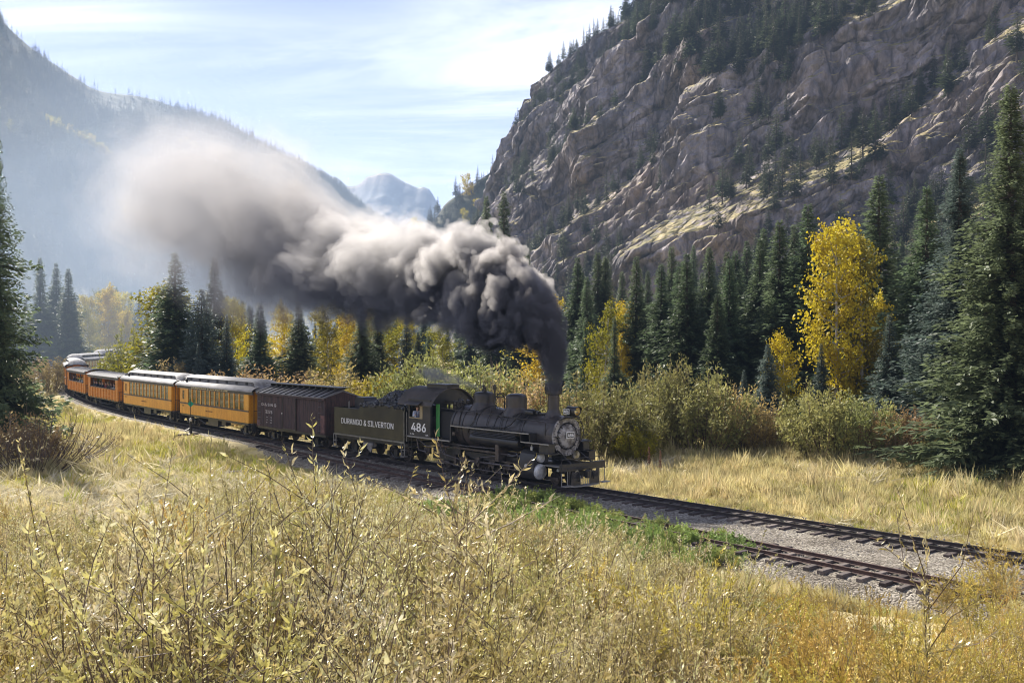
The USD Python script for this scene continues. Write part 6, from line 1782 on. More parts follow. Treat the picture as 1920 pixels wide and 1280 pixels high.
# trees of the valley behind the hand placed ones, and on the cliff, the spur and the mountainside
rs = RS(21)
picked = []      # kind, position, height, group, label
for k in range(100):   # forest edge behind the willows on the right
    d = 84 + 120 * rs.rand() ** 1.3
    px = rs.uniform(1030, 1900)
    x = (px - 960) / F_PX * d
    g = float(ground_z(x, d))
    hgt = rs.uniform(5, 17.5)
    picked.append((f'spruce_{rs.randint(4)}' if rs.rand() < .95 else f'gold_aspen_{rs.randint(2)}', (x, d, g), hgt if True else 0, 'trees at the foot of the cliff', None))
for k in range(56):   # behind the train in the middle
    d = rs.uniform(118, 230)
    px = rs.uniform(420, 1040)
    x = (px - 960) / F_PX * d
    picked.append((f'spruce_{rs.randint(4)}' if rs.rand() < .78 else (f'gold_aspen_{rs.randint(2)}' if rs.rand() < .4 else f'pale_aspen_{rs.randint(2)}'), (x, d, float(ground_z(x, d))), rs.uniform(8, 13), 'trees behind the train under the smoke', None))
for px, top, dep, kd in ((75, 480, 185, 'spruce_0'), (105, 490, 190, 'spruce_2'), (128, 500, 180, 'spruce_1'), (140, 570, 200, 'spruce_3'), (48, 560, 190, 'spruce_2'), (20, 540, 185, 'spruce_1'), (160, 555, 240, 'gold_aspen_0'), (185, 545, 245, 'pale_aspen_0'), (205, 540, 240, 'gold_aspen_1'), (228, 550, 250, 'gold_aspen_0'), (170, 580, 225, 'pale_aspen_1'),
                         (218, 535, 262, 'spruce_1'), (245, 545, 255, 'spruce_0'), (262, 540, 250, 'spruce_3'), (275, 570, 235, 'spruce_2'), (236, 585, 230, 'gold_aspen_1'), (415, 540, 165, 'spruce_1'), (425, 550, 170, 'spruce_3')):
    x = (px - 960) / F_PX * dep
    picked.append((kd, (x, dep, float(ground_z(x, dep))), H_of(top, px, dep), 'hazy trees beyond the bend', None))
n_, m_ = CLIFF.shape[:2]
cand = 0
flatz = CN[..., 2]
while cand < 560:
    i, j = rs.randint(10, n_ - 10), rs.randint(6, m_ - 6)
    p = CLIFF[i, j]
    if p[1] < 60 or p[2] > 300:
        continue
    px, py = 960 + F_PX * p[0] / p[1], 640 - F_PX * (p[2] - CAM_Z) / p[1]
    if not (880 < px < 1960 and -60 < py < 620):
        continue
    topzone = smooth01(px, 1120, 1240) * (1 - smooth01(px, 1480, 1640)) * (1 - smooth01(py - (px - 1150) * .12, 40, 175))
    w = .10 * (flatz[i, j] > .45) + .9 * (flatz[i, j] > .58) * (.25 + .75 * (meshkit.noise(np.array([[p[0] * .03, p[1] * .03, p[2] * .04]]), 5)[0] > .5)) + 1.2 * topzone + .35 * (p[2] < 45) + .85 * (px > 1330) * (py > 180) * (flatz[i, j] > .40)
    if 1160 < px < 1420 and 260 < py < 560:
        w *= .25
    if rs.rand() > w * (p[1] / 420) ** .3 * .8:
        continue
    grp = 'dark conifers on the ledges and crest of the cliff'
    picked.append((f'pine_{rs.randint(4)}', tuple(p - [0, 0, .4]), rs.uniform(8, 14) * (1.15 if topzone > .4 else .95) * np.interp(p[1], [100, 250, 500], [1.15, 1.22, 1.12]), grp, None))
    cand += 1
for k in range(70):
    i, j = rs.randint(8, SPUR.shape[0] - 2), rs.randint(10, 50)
    p = SPUR[i, j]
    picked.append((f'pine_{rs.randint(4)}' if rs.rand() < .85 else 'far_aspen_0', tuple(p), rs.uniform(11, 18), 'conifers on the wooded spur left of the cliff', None))
for px, top, dep in ((1073, 92, 558), (1066, 98, 556), (1132, 52, 560), (1127, 60, 562), (1162, 32, 566), (1185, 14, 570), (942, 262, 540), (950, 262, 542), (936, 275, 540), (968, 300, 541), (1046, 150, 552), (1150, 60, 560), (1105, 95, 560), (1205, 5, 572)):
    pass

picked.sort(key=lambda a: -a[2] / a[1][1])
rest, chosen = [], []
count = 0
for kd, p, hgt, grp, _ in picked:
    asp = 'aspen' in kd
    if count >= 260 and not asp:
        rest.append((kd, p, hgt))
        continue
    count += not asp
    chosen.append([kd, p, hgt, grp, asp])


def zone(kd, p, grp, asp):
    """A name for the stretch of the picture the tree stands in, told by things one can find there."""
    px, py = 960 + F_PX * p[0] / p[1], 640 - F_PX * (p[2] - CAM_Z) / p[1]
    what = 'yellow aspen' if asp else 'dark conifer'
    if 'cliff and' in grp or 'ledges' in grp:
        if py < 60:
            return what, 'on the high crest of the cliff' if px > 1250 else 'on the skyline of the cliff'
        if px < 1140:
            return what, 'on the left end of the rock cliff'
        if px < 1400:
            return what, 'on the cliff ledges above the willows' if py > 240 else 'on the upper cliff left of the middle'
        if px < 1640:
            return what, 'on the slope above the golden aspens' if py > 200 else 'on the upper cliff above the golden aspens'
        return what, 'on the grassy slope above the big right spruces' if py > 200 else 'on the cliff in the upper right corner'
    if 'spur' in grp:
        return what, 'on the wooded spur left of the cliff'
    if 'bend' in grp:
        return ('hazy ' + what.split()[-1] if asp else 'hazy grey spruce'), 'left of the far coaches' if px < 150 else 'in the grove behind the far coaches'
    if 'behind the train' in grp:
        return what, 'behind the orange coaches' if px < 500 else ('under the smoke behind the box car' if px < 700 else ('behind the locomotive cab' if px < 880 else 'under the smoke left of the chimney'))
    return what, 'just right of the chimney smoke' if px < 1110 else ('behind the yellow green aspens' if px < 1250 else ('behind the twin spruces' if px < 1420 else ('in the wood left of the golden aspens' if px < 1530 else ('behind the golden aspens' if px < 1680 else 'behind the big right spruces'))))


zones = {}
for c_ in chosen:
    zones.setdefault(zone(c_[0], c_[1], c_[3], c_[4]), []).append(c_)
for (what, where), cs in zones.items():
    pxl = [960 + F_PX * c_[1][0] / c_[1][1] for c_ in cs]
    siz = [c_[2] / c_[1][1] for c_ in cs]
    topy = [640 - F_PX * (c_[1][2] + c_[2] - CAM_Z) / c_[1][1] for c_ in cs]
    foot_ = [640 - F_PX * (c_[1][2] - CAM_Z) / c_[1][1] for c_ in cs]
    pick = {}
    for key, word in ((int(np.argmax(siz)), 'largest looking'), (int(np.argmin(pxl)), 'leftmost'), (int(np.argmax(pxl)), 'rightmost'), (int(np.argmin(topy)), 'highest reaching'), (int(np.argmax(foot_)), 'lowest standing'), (int(np.argmin(siz)), 'smallest looking')):
        pick.setdefault(key, word)
    for k, c_ in enumerate(cs):
        c_.append(f'{pick[k]} {what} {where}' if k in pick and len(cs) > 1 else (f'{what} {where}' if len(cs) == 1 else f'one of the {what}s {where}'))
        c_.append(f'{what}s {where}')
for kd, p, hgt, grp, asp, lab_, grp_ in chosen:
    sc = np.array([1, 1, 1.0]) * hgt
    sc[:2] *= rs.uniform(.9, 1.35) if kd.startswith('pine') else rs.uniform(1.0, 1.45)
    t = thing('aspen' if asp else 'conifer', lab_, 'aspen' if asp else 'conifer', p, rs.uniform(0, 6.28), grp_, None, sc)
    t.GetReferences().AddInternalReference(Sdf.Path(KINDS[kd]))
    t.SetInstanceable(True)


def instancer(name, kinds, pos, rz, sc, rs, tilt=0.0, idx=None, kind='stuff', label=None, cat=None):
    pi = UsdGeom.PointInstancer.Define(stage, free('/World/' + name))
    tag(pi, label, cat, None, kind)
    targets = []
    for k in kinds:
        x = UsdGeom.Xform.Define(stage, str(pi.GetPath()) + '/kinds/' + k)
        x.GetPrim().GetReferences().AddInternalReference(Sdf.Path(KINDS[k]))
        targets.append(x.GetPath())
    spread(pi, targets, pos, rz, sc, rs, tilt, idx)
    return pi


if rest:
    ks = sorted({r_[0] for r_ in rest})
    instancer('cliff_wood', ks, np.array([r_[1] for r_ in rest]), rs.uniform(0, 6.28, len(rest)), np.array([r_[2] for r_ in rest]), rs, 0, [ks.index(r_[0]) for r_ in rest], label='smaller dark conifers scattered over the cliff and spur', cat='conifers')
# crest forest on the cliff top and on the spur
P_, S_ = [], []
while len(P_) < 1300:
    i, j = rs.randint(10, n_ - 10), rs.randint(6, m_ - 6)
    p = CLIFF[i, j]
    if p[1] < 100:
        continue
    px, py = 960 + F_PX * p[0] / p[1], 640 - F_PX * (p[2] - CAM_Z) / p[1]
    tz = smooth01(px, 1110, 1230) * (1 - smooth01(px, 1460, 1600)) * (1 - smooth01(py - (px - 1150) * .22, 30, 130)) * (py > -80)
    lo = .5 * (p[2] < 30) * (px > 1000)
    gr_ = .35 * (flatz[i, j] > .6) * (meshkit.noise(np.array([[p[0] * .03, p[1] * .03, p[2] * .04]]), 6)[0] > .56) * (1 - .8 * (1160 < px < 1420 and 260 < py < 560))
    if rs.rand() < tz + lo + gr_:
        P_.append(p - [0, 0, .3])
        S_.append(rs.uniform(7, 14) if p[1] > 300 else rs.uniform(7, 13))
instancer('crest_forest', ['pine_0', 'pine_1', 'pine_2', 'pine_3'], np.array(P_), rs.uniform(0, 6.28, len(P_)), np.array(S_), rs, label='dense dark conifer forest on the crest and lower ledges of the cliff', cat='forest')
P_ = []
for k in range(420):
    i, j = rs.randint(0, SPUR.shape[0] - 1), rs.randint(4, 50)
    P_.append(SPUR[i, j] + rs.normal(0, 2, 3) * [1, 1, 0])
instancer('spur_forest', ['pine_0', 'pine_2', 'far_conifer_0', 'far_aspen_0'], np.array(P_), rs.uniform(0, 6.28, len(P_)), rs.uniform(8, 14, len(P_)), rs, 0, rs.choice(4, len(P_), p=[.35, .3, .3, .05]), label='conifer forest covering the spur left of the cliff', cat='forest')
# mountainside forest on the left
P_, S_, I_ = [], [], []
N1, N2 = LM.shape[:2]
II, JJ = rs.randint(0, N1 - 1, 80000), rs.randint(2, N2 - 1, 80000)
FI, FJ = rs.rand(80000)[:, None], rs.rand(80000)[:, None]
PT = LM[II, JJ] * (1 - FI) * (1 - FJ) + LM[II + 1, JJ] * FI * (1 - FJ) + LM[II, JJ + 1] * (1 - FI) * FJ + LM[II + 1, JJ + 1] * FI * FJ
px = 960 + F_PX * PT[:, 0] / PT[:, 1].clip(1)
py = 640 - F_PX * (PT[:, 2] - CAM_Z) / PT[:, 1].clip(1)
hv = JJ / N2
nz_ = meshkit.fbm(PT * np.array([.006, .006, .012]), 4, 91)
scree = smooth01(px, 110, 170) * (1 - smooth01(px, 300, 370)) * smooth01(hv, .78, .90) * (nz_ > .36)
scree = np.maximum(scree, smooth01(hv, .80, .9) * (px < 150) * (nz_ > .5))
keep = (PT[:, 1] > 330) & (px > -80) & (px < 900) & (rs.rand(80000) < (.80 - .75 * scree) * np.interp(hv, [0, .2, .7, 1], [.4, .6, .9, 1.2]))
PT, nzk, hvk, pxk = PT[keep], nz_[keep], hv[keep], px[keep]
asp = (meshkit.fbm(PT * np.array([.011, .011, .011]), 3, 97) > .58) & (hvk < .75) & (rs.rand(len(PT)) < .55)
sel = rs.permutation(len(PT))[:25000]
PT, asp = PT[sel], asp[sel]
idx = np.where(asp, 2 + rs.randint(0, 2, len(PT)), rs.randint(0, 2, len(PT)))
scl = np.where(asp, rs.uniform(6, 10, len(PT)), rs.uniform(8, 16, len(PT)))
instancer('mountain_forest', ['far_conifer_0', 'far_conifer_1', 'far_aspen_0', 'far_aspen_1'], PT, rs.uniform(0, 6.28, len(PT)), scl, rs, 0, idx, label='hazy conifer forest with golden aspen patches covering the left mountainside', cat='forest')
# ---------------------------------------------------------------- foreground thicket, grass, weeds
def thicket(seed, leaf, stems=11, per=120, hgt=1.7, rad=.50, lsize=.034, bare=.22, lw=.31):
    """A clump of upright willow shoots in metres."""
    r = RS(seed)
    tr = MB()
    P, D, A = [], [], []
    for s in range(stems):
        az, rr_ = r.uniform(0, 2 * PI), rad * math.sqrt(r.rand())
        b = np.array([math.cos(az), math.sin(az), 0])
        h_ = hgt * r.uniform(.62, 1.0)
        p0, p1, p2 = b * rr_ * .35, b * rr_ * .7 + [0, 0, h_ * .5] + r.normal(0, .04, 3), b * rr_ * 1.25 + [0, 0, h_] + r.normal(0, .06, 3) * [1, 1, 0]
        ts = np.linspace(0, 1, 6)[:, None]
        tr.tube((1 - ts) ** 2 * p0 + 2 * ts * (1 - ts) * p1 + ts * ts * p2, np.linspace(.0065, .0016, 6) * min(1, hgt ** 1.5 if hgt > 1.01 else .42), 3, caps=False)
        curves = [(p0, p1, p2, bare, per)]
        for j in range(5):
            t0 = r.uniform(.35, .85)
            q0 = (1 - t0) ** 2 * p0 + 2 * t0 * (1 - t0) * p1 + t0 * t0 * p2
            q2 = q0 + unit(np.array([r.normal(0, .85), r.normal(0, .85), .8])) * r.uniform(.22, .52)
            q1 = (q0 + q2) / 2 + r.normal(0, .03, 3)
            tr.tube([q0, q1, q2], [.003, .002, .001], 3, caps=False)
            curves.append((q0, q1, q2, .15, per // 3))
        for a_, b_, c_, lo, m in curves:
            t = np.sort(lo + (1.0 - lo) * r.rand(m) ** .85)[:, None]
            P.append((1 - t) ** 2 * a_ + 2 * t * (1 - t) * b_ + t * t * c_)
            D.append(unit(2 * (1 - t) * (b_ - a_) + 2 * t * (c_ - b_)))
    P, D = np.concatenate(P), np.concatenate(D)
    m = len(P)
    az = r.uniform(0, 2 * PI, m)
    outw = np.stack([np.cos(az), np.sin(az), 0 * az], 1)
    d = unit(D * r.uniform(.25, 1.1, (m, 1)) + outw)
    w = unit(np.cross(d, D + r.normal(0, .35, (m, 3))))
    # the upper face looks along the stem
    ln = lsize * r.uniform(.55, 1.3, m)
    v, f = leaves4(P, d, w, ln, ln * lw * r.uniform(.8, 1.2, m), r.uniform(.0, 1.2, m))
    return [('stems', tr, M_TWIG), ('leaves', (v, f), LV[leaf])]


for i in range(5):
    kind_proto(f'straw_clump_{i}', thicket(400 + i, 'straw', hgt=(1.7, 1.5, 1.85, 1.3, 1.6)[i]))
for i in range(3):
    kind_proto(f'golden_clump_{i}', thicket(420 + i, 'orange', hgt=(1.6, 1.4, 1.75)[i], per=125))
kind_proto('bare_clump_0', thicket(430, 'straw', stems=20, per=26, hgt=1.55, bare=.5))
kind_proto('bare_clump_1', thicket(431, 'straw', stems=19, per=30, hgt=1.7, bare=.45))
kind_proto('green_clump_0', thicket(440, 'weed', stems=11, per=60, hgt=1.3, lsize=.058, bare=.1))
rs = RS(31)
EDGE = ([-400, -100, 0, 100, 160, 250, 330, 400, 470, 540, 640, 720, 850, 1000, 1200, 1400, 1600, 1750, 1920, 2300], [33, 34.5, 34.5, 33.5, 30, 29, 35, 42, 44.5, 45, 40.5, 37, 33.5, 30.5, 27.0, 23.5, 20.5, 19, 19.5, 21])
P_, S_, I_, K_ = [], [], [], []
names = [f'straw_clump_{i}' for i in range(5)] + [f'golden_clump_{i}' for i in range(3)] + ['bare_clump_0', 'bare_clump_1', 'green_clump_0']
ys = 4.4
cells = []
while ys < 47:
    stp_ = np.interp(ys, [3, 10, 25, 47], [.42, .48, .62, .80])
    xs = np.arange(-ys * .62 - 2, ys * .62 + 2, stp_)
    cells.append(np.stack([xs, np.full(len(xs), ys)], 1) + rs.uniform(-.45, .45, (len(xs), 2)) * stp_)
    ys += stp_
XY = np.vstack(cells)
q, s_, tz = track_rel(XY[:, 0], XY[:, 1])
so_ = side_off(np.clip(s_, -80, 42)) * (s_ < 42)
pxs = 960 + F_PX * XY[:, 0] / XY[:, 1]
edge = np.interp(pxs, *EDGE) + 1.6 * (meshkit.noise(np.stack([XY[:, 0] * .5, XY[:, 1] * .5, 0 * q], -1), 3) - .5) * 2
nz_ = meshkit.fbm(np.stack([XY[:, 0] * .35, XY[:, 1] * .35, 0 * q], -1), 3, 15)
over = (s_ < -20.5) & (q > so_ - 1.3) & (q < so_ + 3.2) & (pxs < 2050)
ok = (XY[:, 1] < np.where(over, 34, edge)) & ((q > so_ + 2.4) | (over & (rs.rand(len(q)) < .75))) & (rs.rand(len(q)) < np.where(edge - XY[:, 1] < 3, .55, .84))
fade = np.where(over, 1.35, np.clip((edge - XY[:, 1]) / 5, .55, 1))
gold = smooth01(pxs, 1180, 1620) * .85 + .25 * (nz_ > .60)
bare_ = np.exp(-((pxs - 560) / 260) ** 2) * smooth01(14 - XY[:, 1], 0, 7) * .60 + .12
green = .45 * np.exp(-((pxs - 1330) / 240) ** 2) * smooth01(XY[:, 1], 12, 22)
u1 = rs.rand(len(q))
idx = np.where(u1 < green, 10, np.where(u1 < green + bare_, 8 + rs.randint(0, 2, len(q)), np.where(rs.rand(len(q)) < gold, 5 + rs.randint(0, 3, len(q)), rs.randint(0, 5, len(q)))))
zg = ground_z(XY[:, 0], XY[:, 1]) - .04
sc = fade * rs.uniform(.80, 1.15, len(q)) * (.95 + .50 * nz_)
sc = sc * np.interp(XY[:, 1], [4, 9], [.80, 1.0]) * (1 - .34 * smooth01(pxs, 1080, 1450)) * (1 + .16 * np.exp(-((pxs - 560) / 330) ** 2)) * np.where(rs.rand(len(q)) < .12, 1.25, 1.0)
for nm, m_, lb in (('straw_willow_thicket', ok & (idx != 10) & ~((idx >= 5) & (idx <= 7)), 'pale straw coloured willow thicket filling the foreground'),
                   ('golden_willow_thicket', ok & (idx >= 5) & (idx <= 7), 'golden yellow willow thicket, mostly at the lower right'),
                   ('green_undergrowth', ok & (idx == 10), 'green leafy undergrowth between the golden willows and the siding')):
    ks = sorted(set(idx[m_]))
    instancer(nm, [names[k] for k in ks], np.stack([XY[m_, 0], XY[m_, 1], zg[m_]], 1), rs.uniform(0, 6.28, m_.sum()), sc[m_], rs, .10, [ks.index(k) for k in idx[m_]], label=lb, cat='willow thicket' if 'willow' in nm else 'undergrowth')

# tall single shoots that stand out over the thicket
for i in range(3):
    kind_proto(f'shoot_{i}', thicket(450 + i, 'straw', stems=(4, 2, 1)[i], per=60, hgt=1.0, rad=(.10, .04, .015)[i], lsize=.034, bare=.40, lw=.24))
for k, (px, top, dep, kd, lb) in enumerate([(905, 846, 12.5, 0, 'tallest pale willow shoot, standing in front of the locomotive wheels'), (856, 882, 13.5, 1, 'slim willow shoot left of the tallest one before the locomotive'), (832, 912, 13.0, 2, 'thin forked willow shoot below the locomotive firebox'),
                                            (540, 822, 16, 2, 'willow shoot before the right end of the box car'), (592, 852, 15.5, 1, 'willow shoot before the tender rear step'), (632, 876, 15, 0, 'leafy willow shoot before the tender letters'),
                                            (690, 898, 15, 1, 'short willow shoot under the middle of the tender'), (385, 800, 19, 2, 'pale willow shoot before the lettered coach'), (1010, 935, 13, 2, 'small willow shoot below the locomotive pilot'), (1740, 985, 11, 1, 'golden willow shoot over the siding at the right')]):
    plant('willow_shoot', f'shoot_{kd}', lb, 'willow shoot', px, None, H_of(top, px, dep), dep, 1.0)


# grass
def tuft(seed, leaf, blades=26, hgt=.58, rad=.26, lean=.5, w=.032):
    r = RS(seed)
    m = blades
    az, rr_ = r.uniform(0, 2 * PI, m), rad * np.sqrt(r.rand(m))
    p = np.stack([np.cos(az) * rr_, np.sin(az) * rr_, 0 * az], 1)
    a2 = r.uniform(0, 2 * PI, m)
    d = unit(np.stack([np.cos(a2) * lean * r.rand(m), np.sin(a2) * lean * r.rand(m), np.ones(m)], 1))
    wd = unit(np.cross(d, np.stack([np.cos(a2 + 1.2), np.sin(a2 + 1.2), 0 * a2], 1)))
    v, f = kites(p, d, wd, hgt * r.uniform(.5, 1.15, m), np.full(m, w), bend=r.uniform(0, .5, m) * lean)
    return [('blades', (v, f), LV[leaf])]


for i in range(3):
    kind_proto(f'dry_tuft_{i}', tuft(500 + i, 'grass', lean=(.5, .9, .35)[i], hgt=(.55, .45, .75)[i]))
    kind_proto(f'green_tuft_{i}', tuft(510 + i, 'green_grass', lean=(.5, .8, .4)[i], hgt=(.45, .4, .5)[i]))
kind_proto('flat_tuft_0', tuft(520, 'pale_grass', blades=30, lean=2.6, hgt=.6, w=.036))
kind_proto('flat_tuft_1', tuft(521, 'pale_grass', blades=30, lean=1.8, hgt=.62, w=.036))
tn = ['dry_tuft_0', 'dry_tuft_1', 'dry_tuft_2', 'green_tuft_0', 'green_tuft_1', 'green_tuft_2', 'flat_tuft_0', 'flat_tuft_1']


def grass_field(name, n, pick, label):
    X_, Y_ = pick(n)
    q, s_, tz = track_rel(X_, Y_)
    so_ = side_off(np.clip(s_, -80, 42)) * (s_ < 42)
    pxs = 960 + F_PX * X_ / Y_
    near = np.where(q > 0, q - so_, -q)
    ok = (near > np.where(q > 0, 1.9, 1.45) + rs.uniform(0, .8, n)) & (np.abs(pxs - 960) < 1080)
    nz1 = meshkit.fbm(np.stack([X_ * .16, Y_ * .16, 0 * X_], -1), 3, 55)
    nz2 = meshkit.fbm(np.stack([X_ * .10, Y_ * .10, 0 * X_ + 4], -1), 3, 56)
    u = rs.rand(n)
    flatp = np.where(q > 0, smooth01(nz1, .46, .60) * .85 * smooth01(55 - Y_, -12, 8), smooth01(nz1, .50, .62) * .5)
    flatp = np.maximum(flatp, 1.1 * np.exp(-((pxs - 235) / 130) ** 2 - ((Y_ - 45) / 14) ** 2) * (q > 0))
    greenp = np.where(q > 0, .75 * smooth01(nz2, .40, .52), .30 * smooth01(nz2, .48, .60))
    idx = np.where(u < flatp, 6 + rs.randint(0, 2, n), np.where(rs.rand(n) < greenp, 3 + rs.randint(0, 3, n), rs.randint(0, 3, n)))
    scl = rs.uniform(.5, 1.3, n) * np.clip(near / 5, .45, 1) * (.6 + .8 * meshkit.noise(np.stack([X_ * .6, Y_ * .6, 0 * X_], -1), 8)) * np.where(rs.rand(n) < .05, 1.7, 1)
    idx = np.where((q > 0) & (Y_ < 36) & (idx > 5), rs.randint(0, 3, n), idx)
    scl = np.where((q > 0) & (Y_ < 36), np.minimum(scl, .8), scl)
    zg = ground_z(X_, Y_) - .02
    m = ok
    instancer(name, tn, np.stack([X_[m], Y_[m], zg[m]], 1), rs.uniform(0, 6.28, m.sum()), scl[m], rs, .22, idx[m], label=label, cat='grass')


def pick_left(n):
    d = 30 + 110 * rs.rand(n) ** 1.5
    px = rs.uniform(-80, 760, n)
    return (px - 960) / F_PX * d, d


def pick_right(n):
    d = 24 + 50 * rs.rand(n) ** 1.1
    px = rs.uniform(1040, 2000, n)
    return (px - 960) / F_PX * d, d


def pick_mid(n):
    d = 48 + 70 * rs.rand(n)
    px = rs.uniform(120, 1300, n)
    return (px - 960) / F_PX * d, d


grass_field('meadow_grass', 20000, pick_left, 'dry yellow green meadow grass left of the train')
grass_field('trackside_grass', 17000, pick_right, 'tall dry grass between the main track and the willow row')
grass_field('bank_grass', 7000, pick_mid, 'grass behind the train and under the bushes')

# green weeds beside the siding
P_ = []
for k in range(420):
    s = rs.uniform(-13.5, 2.0)
    o = float(side_off(s)) + rs.choice([-.2, .9, 1.6, 2.4, 3.2, 4.0, 5.0, 6.0]) + rs.normal(0, .3)
    if rs.rand() < .55 * smooth01(-s, 8, 14) + .05:
        continue
    p = tp(s, o)
    P_.append((p[0], p[1], float(ground_z(p[0], p[1])) - .05))
kind_proto('weed_0', bush(530, 'weed', stems=26, per=70, spread_=.5, leafsize=.085, leafw=.4, twig=M_TWIG))
kind_proto('weed_1', bush(531, 'weed', stems=26, per=70, spread_=.7, leafsize=.085, leafw=.4, twig=M_TWIG))
instancer('green_weeds', ['weed_0', 'weed_1'], np.array(P_), rs.uniform(0, 6.28, len(P_)), rs.uniform(.5, 1.05, len(P_)), rs, .05, label='bright green weeds growing over the siding', cat='weeds')

# dried dock stalks, a log
M_DOCK = look('dock_brown', (0.16, 0.06, 0.025), .8, var=.5, scale=20)
for k, (px, top, dep, lb) in enumerate([(1217, 838, 57, 'taller rust brown dock stalk in the meadow right of the locomotive'), (1238, 845, 56, 'shorter rust brown dock stalk in the meadow right of the locomotive')]):
    x = (px - 960) / F_PX * dep
    h_ = H_of(top, px, dep)
    t = thing('dock_stalk', lb, 'dried stalk', (x, dep, float(ground_z(x, dep))))
    part(t, 'stem', MB().tube([(0, 0, -.05), (.02, 0, h_ * .6), (.03, .02, h_)], [.016, .012, .005], 5), M_DOCK)
    sd = MB()
    for j in range(90):
        z = h_ * rs.uniform(.35, 1.0)
        r_ = .09 * (1.1 - z / h_) + .02
        a = rs.uniform(0, 6.28)
        sd.add(iv * rs.uniform(.015, .035) + [r_ * math.cos(a), r_ * math.sin(a), z], if_)
    part(t, 'seed_head', sd, M_DOCK)
lg = world(452, 858, 56.5)
lg[2] = float(ground_z(lg[0], lg[1])) + .10
t = thing('fallen_log', 'weathered grey log lying in the grass below the box car', 'log', lg, .5)
part(t, 'log_trunk', MB().tube([(-1.3, 0, .05), (-.4, .06, .1), (.5, 0, .08), (1.3, -.1, 0)], [.10, .12, .11, .08], 8), M_GREYTWIG, smooth=40)
part(t, 'branch_stub', MB().tube([(.2, .02, .1), (.5, .3, .35)], [.04, .02], 6), M_GREYTWIG)
# ---------------------------------------------------------------- smoke
# centre line of the plume: position in space and radius (metres)
PL = [(1042, 720, 47.85, 0.55), (1042, 690, 47.9, 0.75), (1037, 650, 48.2, 0.92), (1018, 606, 48.8, 1.35), (982, 578, 49.6, 1.9), (940, 562, 51, 2.3),
      (890, 542, 53, 2.6), (840, 514, 55, 2.7), (780, 500, 57.5, 2.75), (720, 510, 60, 2.9), (660, 508, 63, 3.4), (600, 485, 66, 4.0), (540, 460, 69, 4.7), (480, 432, 72, 5.2),
      (420, 405, 76, 5.2), (360, 388, 80, 4.9), (300, 382, 85, 4.7), (250, 386, 90, 4.4)]
PC = np.array([world(a, b, c) for a, b, c, _ in PL])
PR = np.array([r for *_, r in PL])
SA = PC[0] - np.array([0, 0, 0.25])
SB = world(250, 385, 90)
SL = np.linalg.norm(SB - SA)
su = (SB - SA) / SL
sv = np.cross(su, [0, 0, 1.0]); sv /= np.linalg.norm(sv)
sw = np.cross(sv, su)
pu, pv_, pw = (PC - SA) @ su, (PC - SA) @ sv, (PC - SA) @ sw
UMAX = pu.max()
from scipy.interpolate import PchipInterpolator
fw_, fv_, fr_ = (PchipInterpolator(pu, a, extrapolate=True) for a in (pw, pv_, PR))
KL, KU = 5.4, 0.30
smoke = thing('smoke_plume', 'billowing dark grey coal smoke plume rising from the locomotive chimney and trailing left', 'smoke', tuple(PC[0]))
SMOKE_SEG = [  # u0, u1, density of the three nested shells per metre, scattering colour, softness of the edge
    (0.0, 2.2, (1.8, 1.8, 1.6), (0.56, 0.525, 0.505), (0.0, 0.10, 0.22)),
    (2.2, 6.0, (1.2, 1.3, 1.1), (0.76, 0.725, 0.70), (0.0, 0.10, 0.22)),
    (6.0, 12.5, (0.55, 0.75, 0.8), (0.90, 0.87, 0.845), (0.0, 0.10, 0.24)),
    (12.5, 22.0, (0.2, 0.32, 0.45), (0.93, 0.905, 0.88), (-0.08, 0.08, 0.28)),
    (22.0, 34.0, (0.05, 0.09, 0.14, 0.2), (0.86, 0.835, 0.81), (-0.28, -0.05, 0.18, 0.36)),
    (34.0, UMAX + 3, (0.010, 0.020, 0.035, 0.05, 0.06), (0.80, 0.79, 0.79), (-0.55, -0.3, -0.05, 0.18, 0.4)),
]
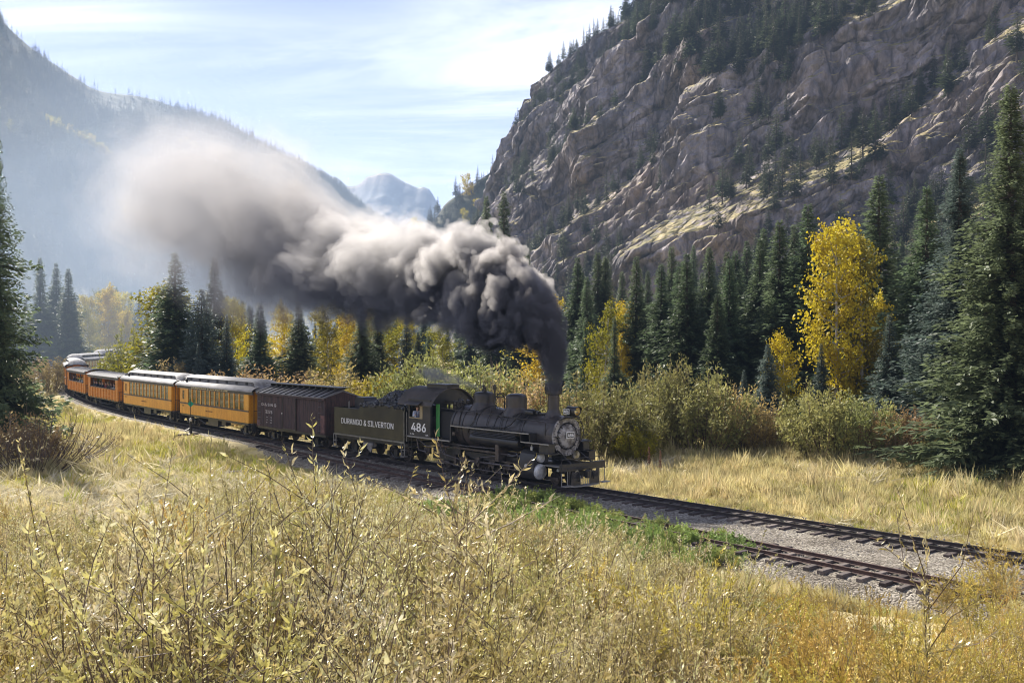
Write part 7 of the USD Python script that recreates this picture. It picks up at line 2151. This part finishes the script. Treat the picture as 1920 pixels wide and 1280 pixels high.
for k, (u0, u1, dens, col, lev) in enumerate(SMOKE_SEG):
    h = 0.045 if k < 4 else 0.06
    x0, x1 = KL * math.log(1 + KU * u0), KL * math.log(1 + KU * u1)
    gx = np.arange(x0 - 2 * h, x1 + 2.5 * h, h)
    gl = np.arange(-2.3, 2.3 + h, h) if k < 5 else np.arange(-2.6, 2.6 + h, h)
    X, Y, Z = np.meshgrid(gx, gl, gl, indexing='ij')
    P = np.stack([X, Y, Z], -1).reshape(-1, 3)
    U = (np.exp(X / KL) - 1) / KU
    R = fr_(np.clip(U, 0, UMAX))
    Rq = 0.8 * R + 0.25
    rr = np.sqrt(Y ** 2 + Z ** 2) * Rq / R
    shp = X.shape
    wig = np.stack([meshkit.fbm(P * 1.5, 3, 3 + 5 * j) for j in range(3)], -1) * 0.8
    big = meshkit.noise(P * 0.75, 9).reshape(shp)
    c1 = cells_dist(P + wig, 1.25, 5).reshape(shp)
    c2 = cells_dist(P + wig, 2.9, 6).reshape(shp)
    c3 = cells_dist(P + wig * 0.6, 6.3, 7).reshape(shp)
    e = 1.0 - rr + 0.55 * (big - 0.5) + 0.62 * (0.5 - c1) + 0.30 * (0.5 - c2) + (0.17 if k < 4 else 0.13) * (0.5 - c3) + 0.22 * (meshkit.fbm(P * 4.2, 3, 29).reshape(shp) - 0.5)
    e = e * np.clip((UMAX + 3 - U) / 12, 0, 1) ** 0.5 - 0.9 * np.clip((U - UMAX + 6) / 9, 0, 1)
    # cut the segment off just inside its two ends
    cut = (X < x0 + 0.004) | (X > x1 - 0.004)
    for j, (dn, lv) in enumerate(zip(dens, lev)):
        f = e - lv
        f = np.minimum(f, np.minimum(X - x0 - 0.004, x1 - 0.004 - X) * 30)
        f[:, 0], f[:, -1], f[:, :, 0], f[:, :, -1] = -1, -1, -1, -1
        V, Q = surface_nets(f, 0.0)
        lx = gx[0] + V[:, 0] * h
        ly, lz = gl[0] + V[:, 1] * h, gl[0] + V[:, 2] * h
        uu = (np.exp(lx / KL) - 1) / KU
        uc = np.clip(uu, 0, UMAX)
        rq = 0.8 * fr_(uc) + 0.25
        W = SA + uu[:, None] * su + (fv_(uc) + ly * rq)[:, None] * sv + (fw_(uc) + lz * rq)[:, None] * sw
        m = usdkit.material(stage, f'/World/Looks/coal_smoke_{k}_{j}', {'v': ('principled_volume', {'color': col, 'density': dn, 'anisotropy': 0.45 if k < 3 else (0.35 if k == 3 else 0.2)})}, [], volume='v.volume')
        part(smoke, 'smoke_puff', (W - PC[0], Q[:, ::-1]), m)

# --- a wisp of steam over the cab
def steam():
    o = P0s = tp(10.6, 0.0) + np.array([0, 0, 4.3])
    h = .12
    g = [np.arange(-3.2, 3.21, h), np.arange(-1.2, 1.21, h), np.arange(-.5, 1.5, h)]
    X_, Y_, Z_ = np.meshgrid(*g, indexing='ij')
    c = .12 + .28 * np.abs(X_ + 2.6) ** .6
    rr = np.sqrt(Y_ ** 2 + (Z_ - c * .9) ** 2) / (.12 + .085 * (X_ + 3.0))
    e = 1 - rr + 1.6 * (meshkit.fbm(np.stack([X_, Y_, Z_], -1) * 1.5, 4, 131) - .5)
    e = e - .8 * smooth01(X_, 1.5, 3.0) - 2 * (X_ < -2.9)
    e[[0, -1]] = -1; e[:, [0, -1]] = -1; e[:, :, [0, -1]] = -1
    t = thing('steam_wisp', 'thin white wisp of steam over the locomotive cab roof', 'steam', o)
    h0 = float(np.interp(10.6, S, _h))
    R = np.array([[math.sin(h0), math.cos(h0), 0], [math.cos(h0), -math.sin(h0), 0], [0, 0, 1]])
    for j, (lv, dn) in enumerate(((0.0, .35), (.3, .8))):
        V, Q = surface_nets(e, lv)
        V = V * h + np.array([g[0][0], g[1][0], g[2][0]])
        m = usdkit.material(stage, f'/World/Looks/steam_{j}', {'v': ('principled_volume', {'color': (0.98, 0.98, 0.99), 'density': dn, 'anisotropy': 0.4})}, [], volume='v.volume')
        part(t, 'steam_puff', (V @ R.T, Q[:, ::-1]), m)


steam()
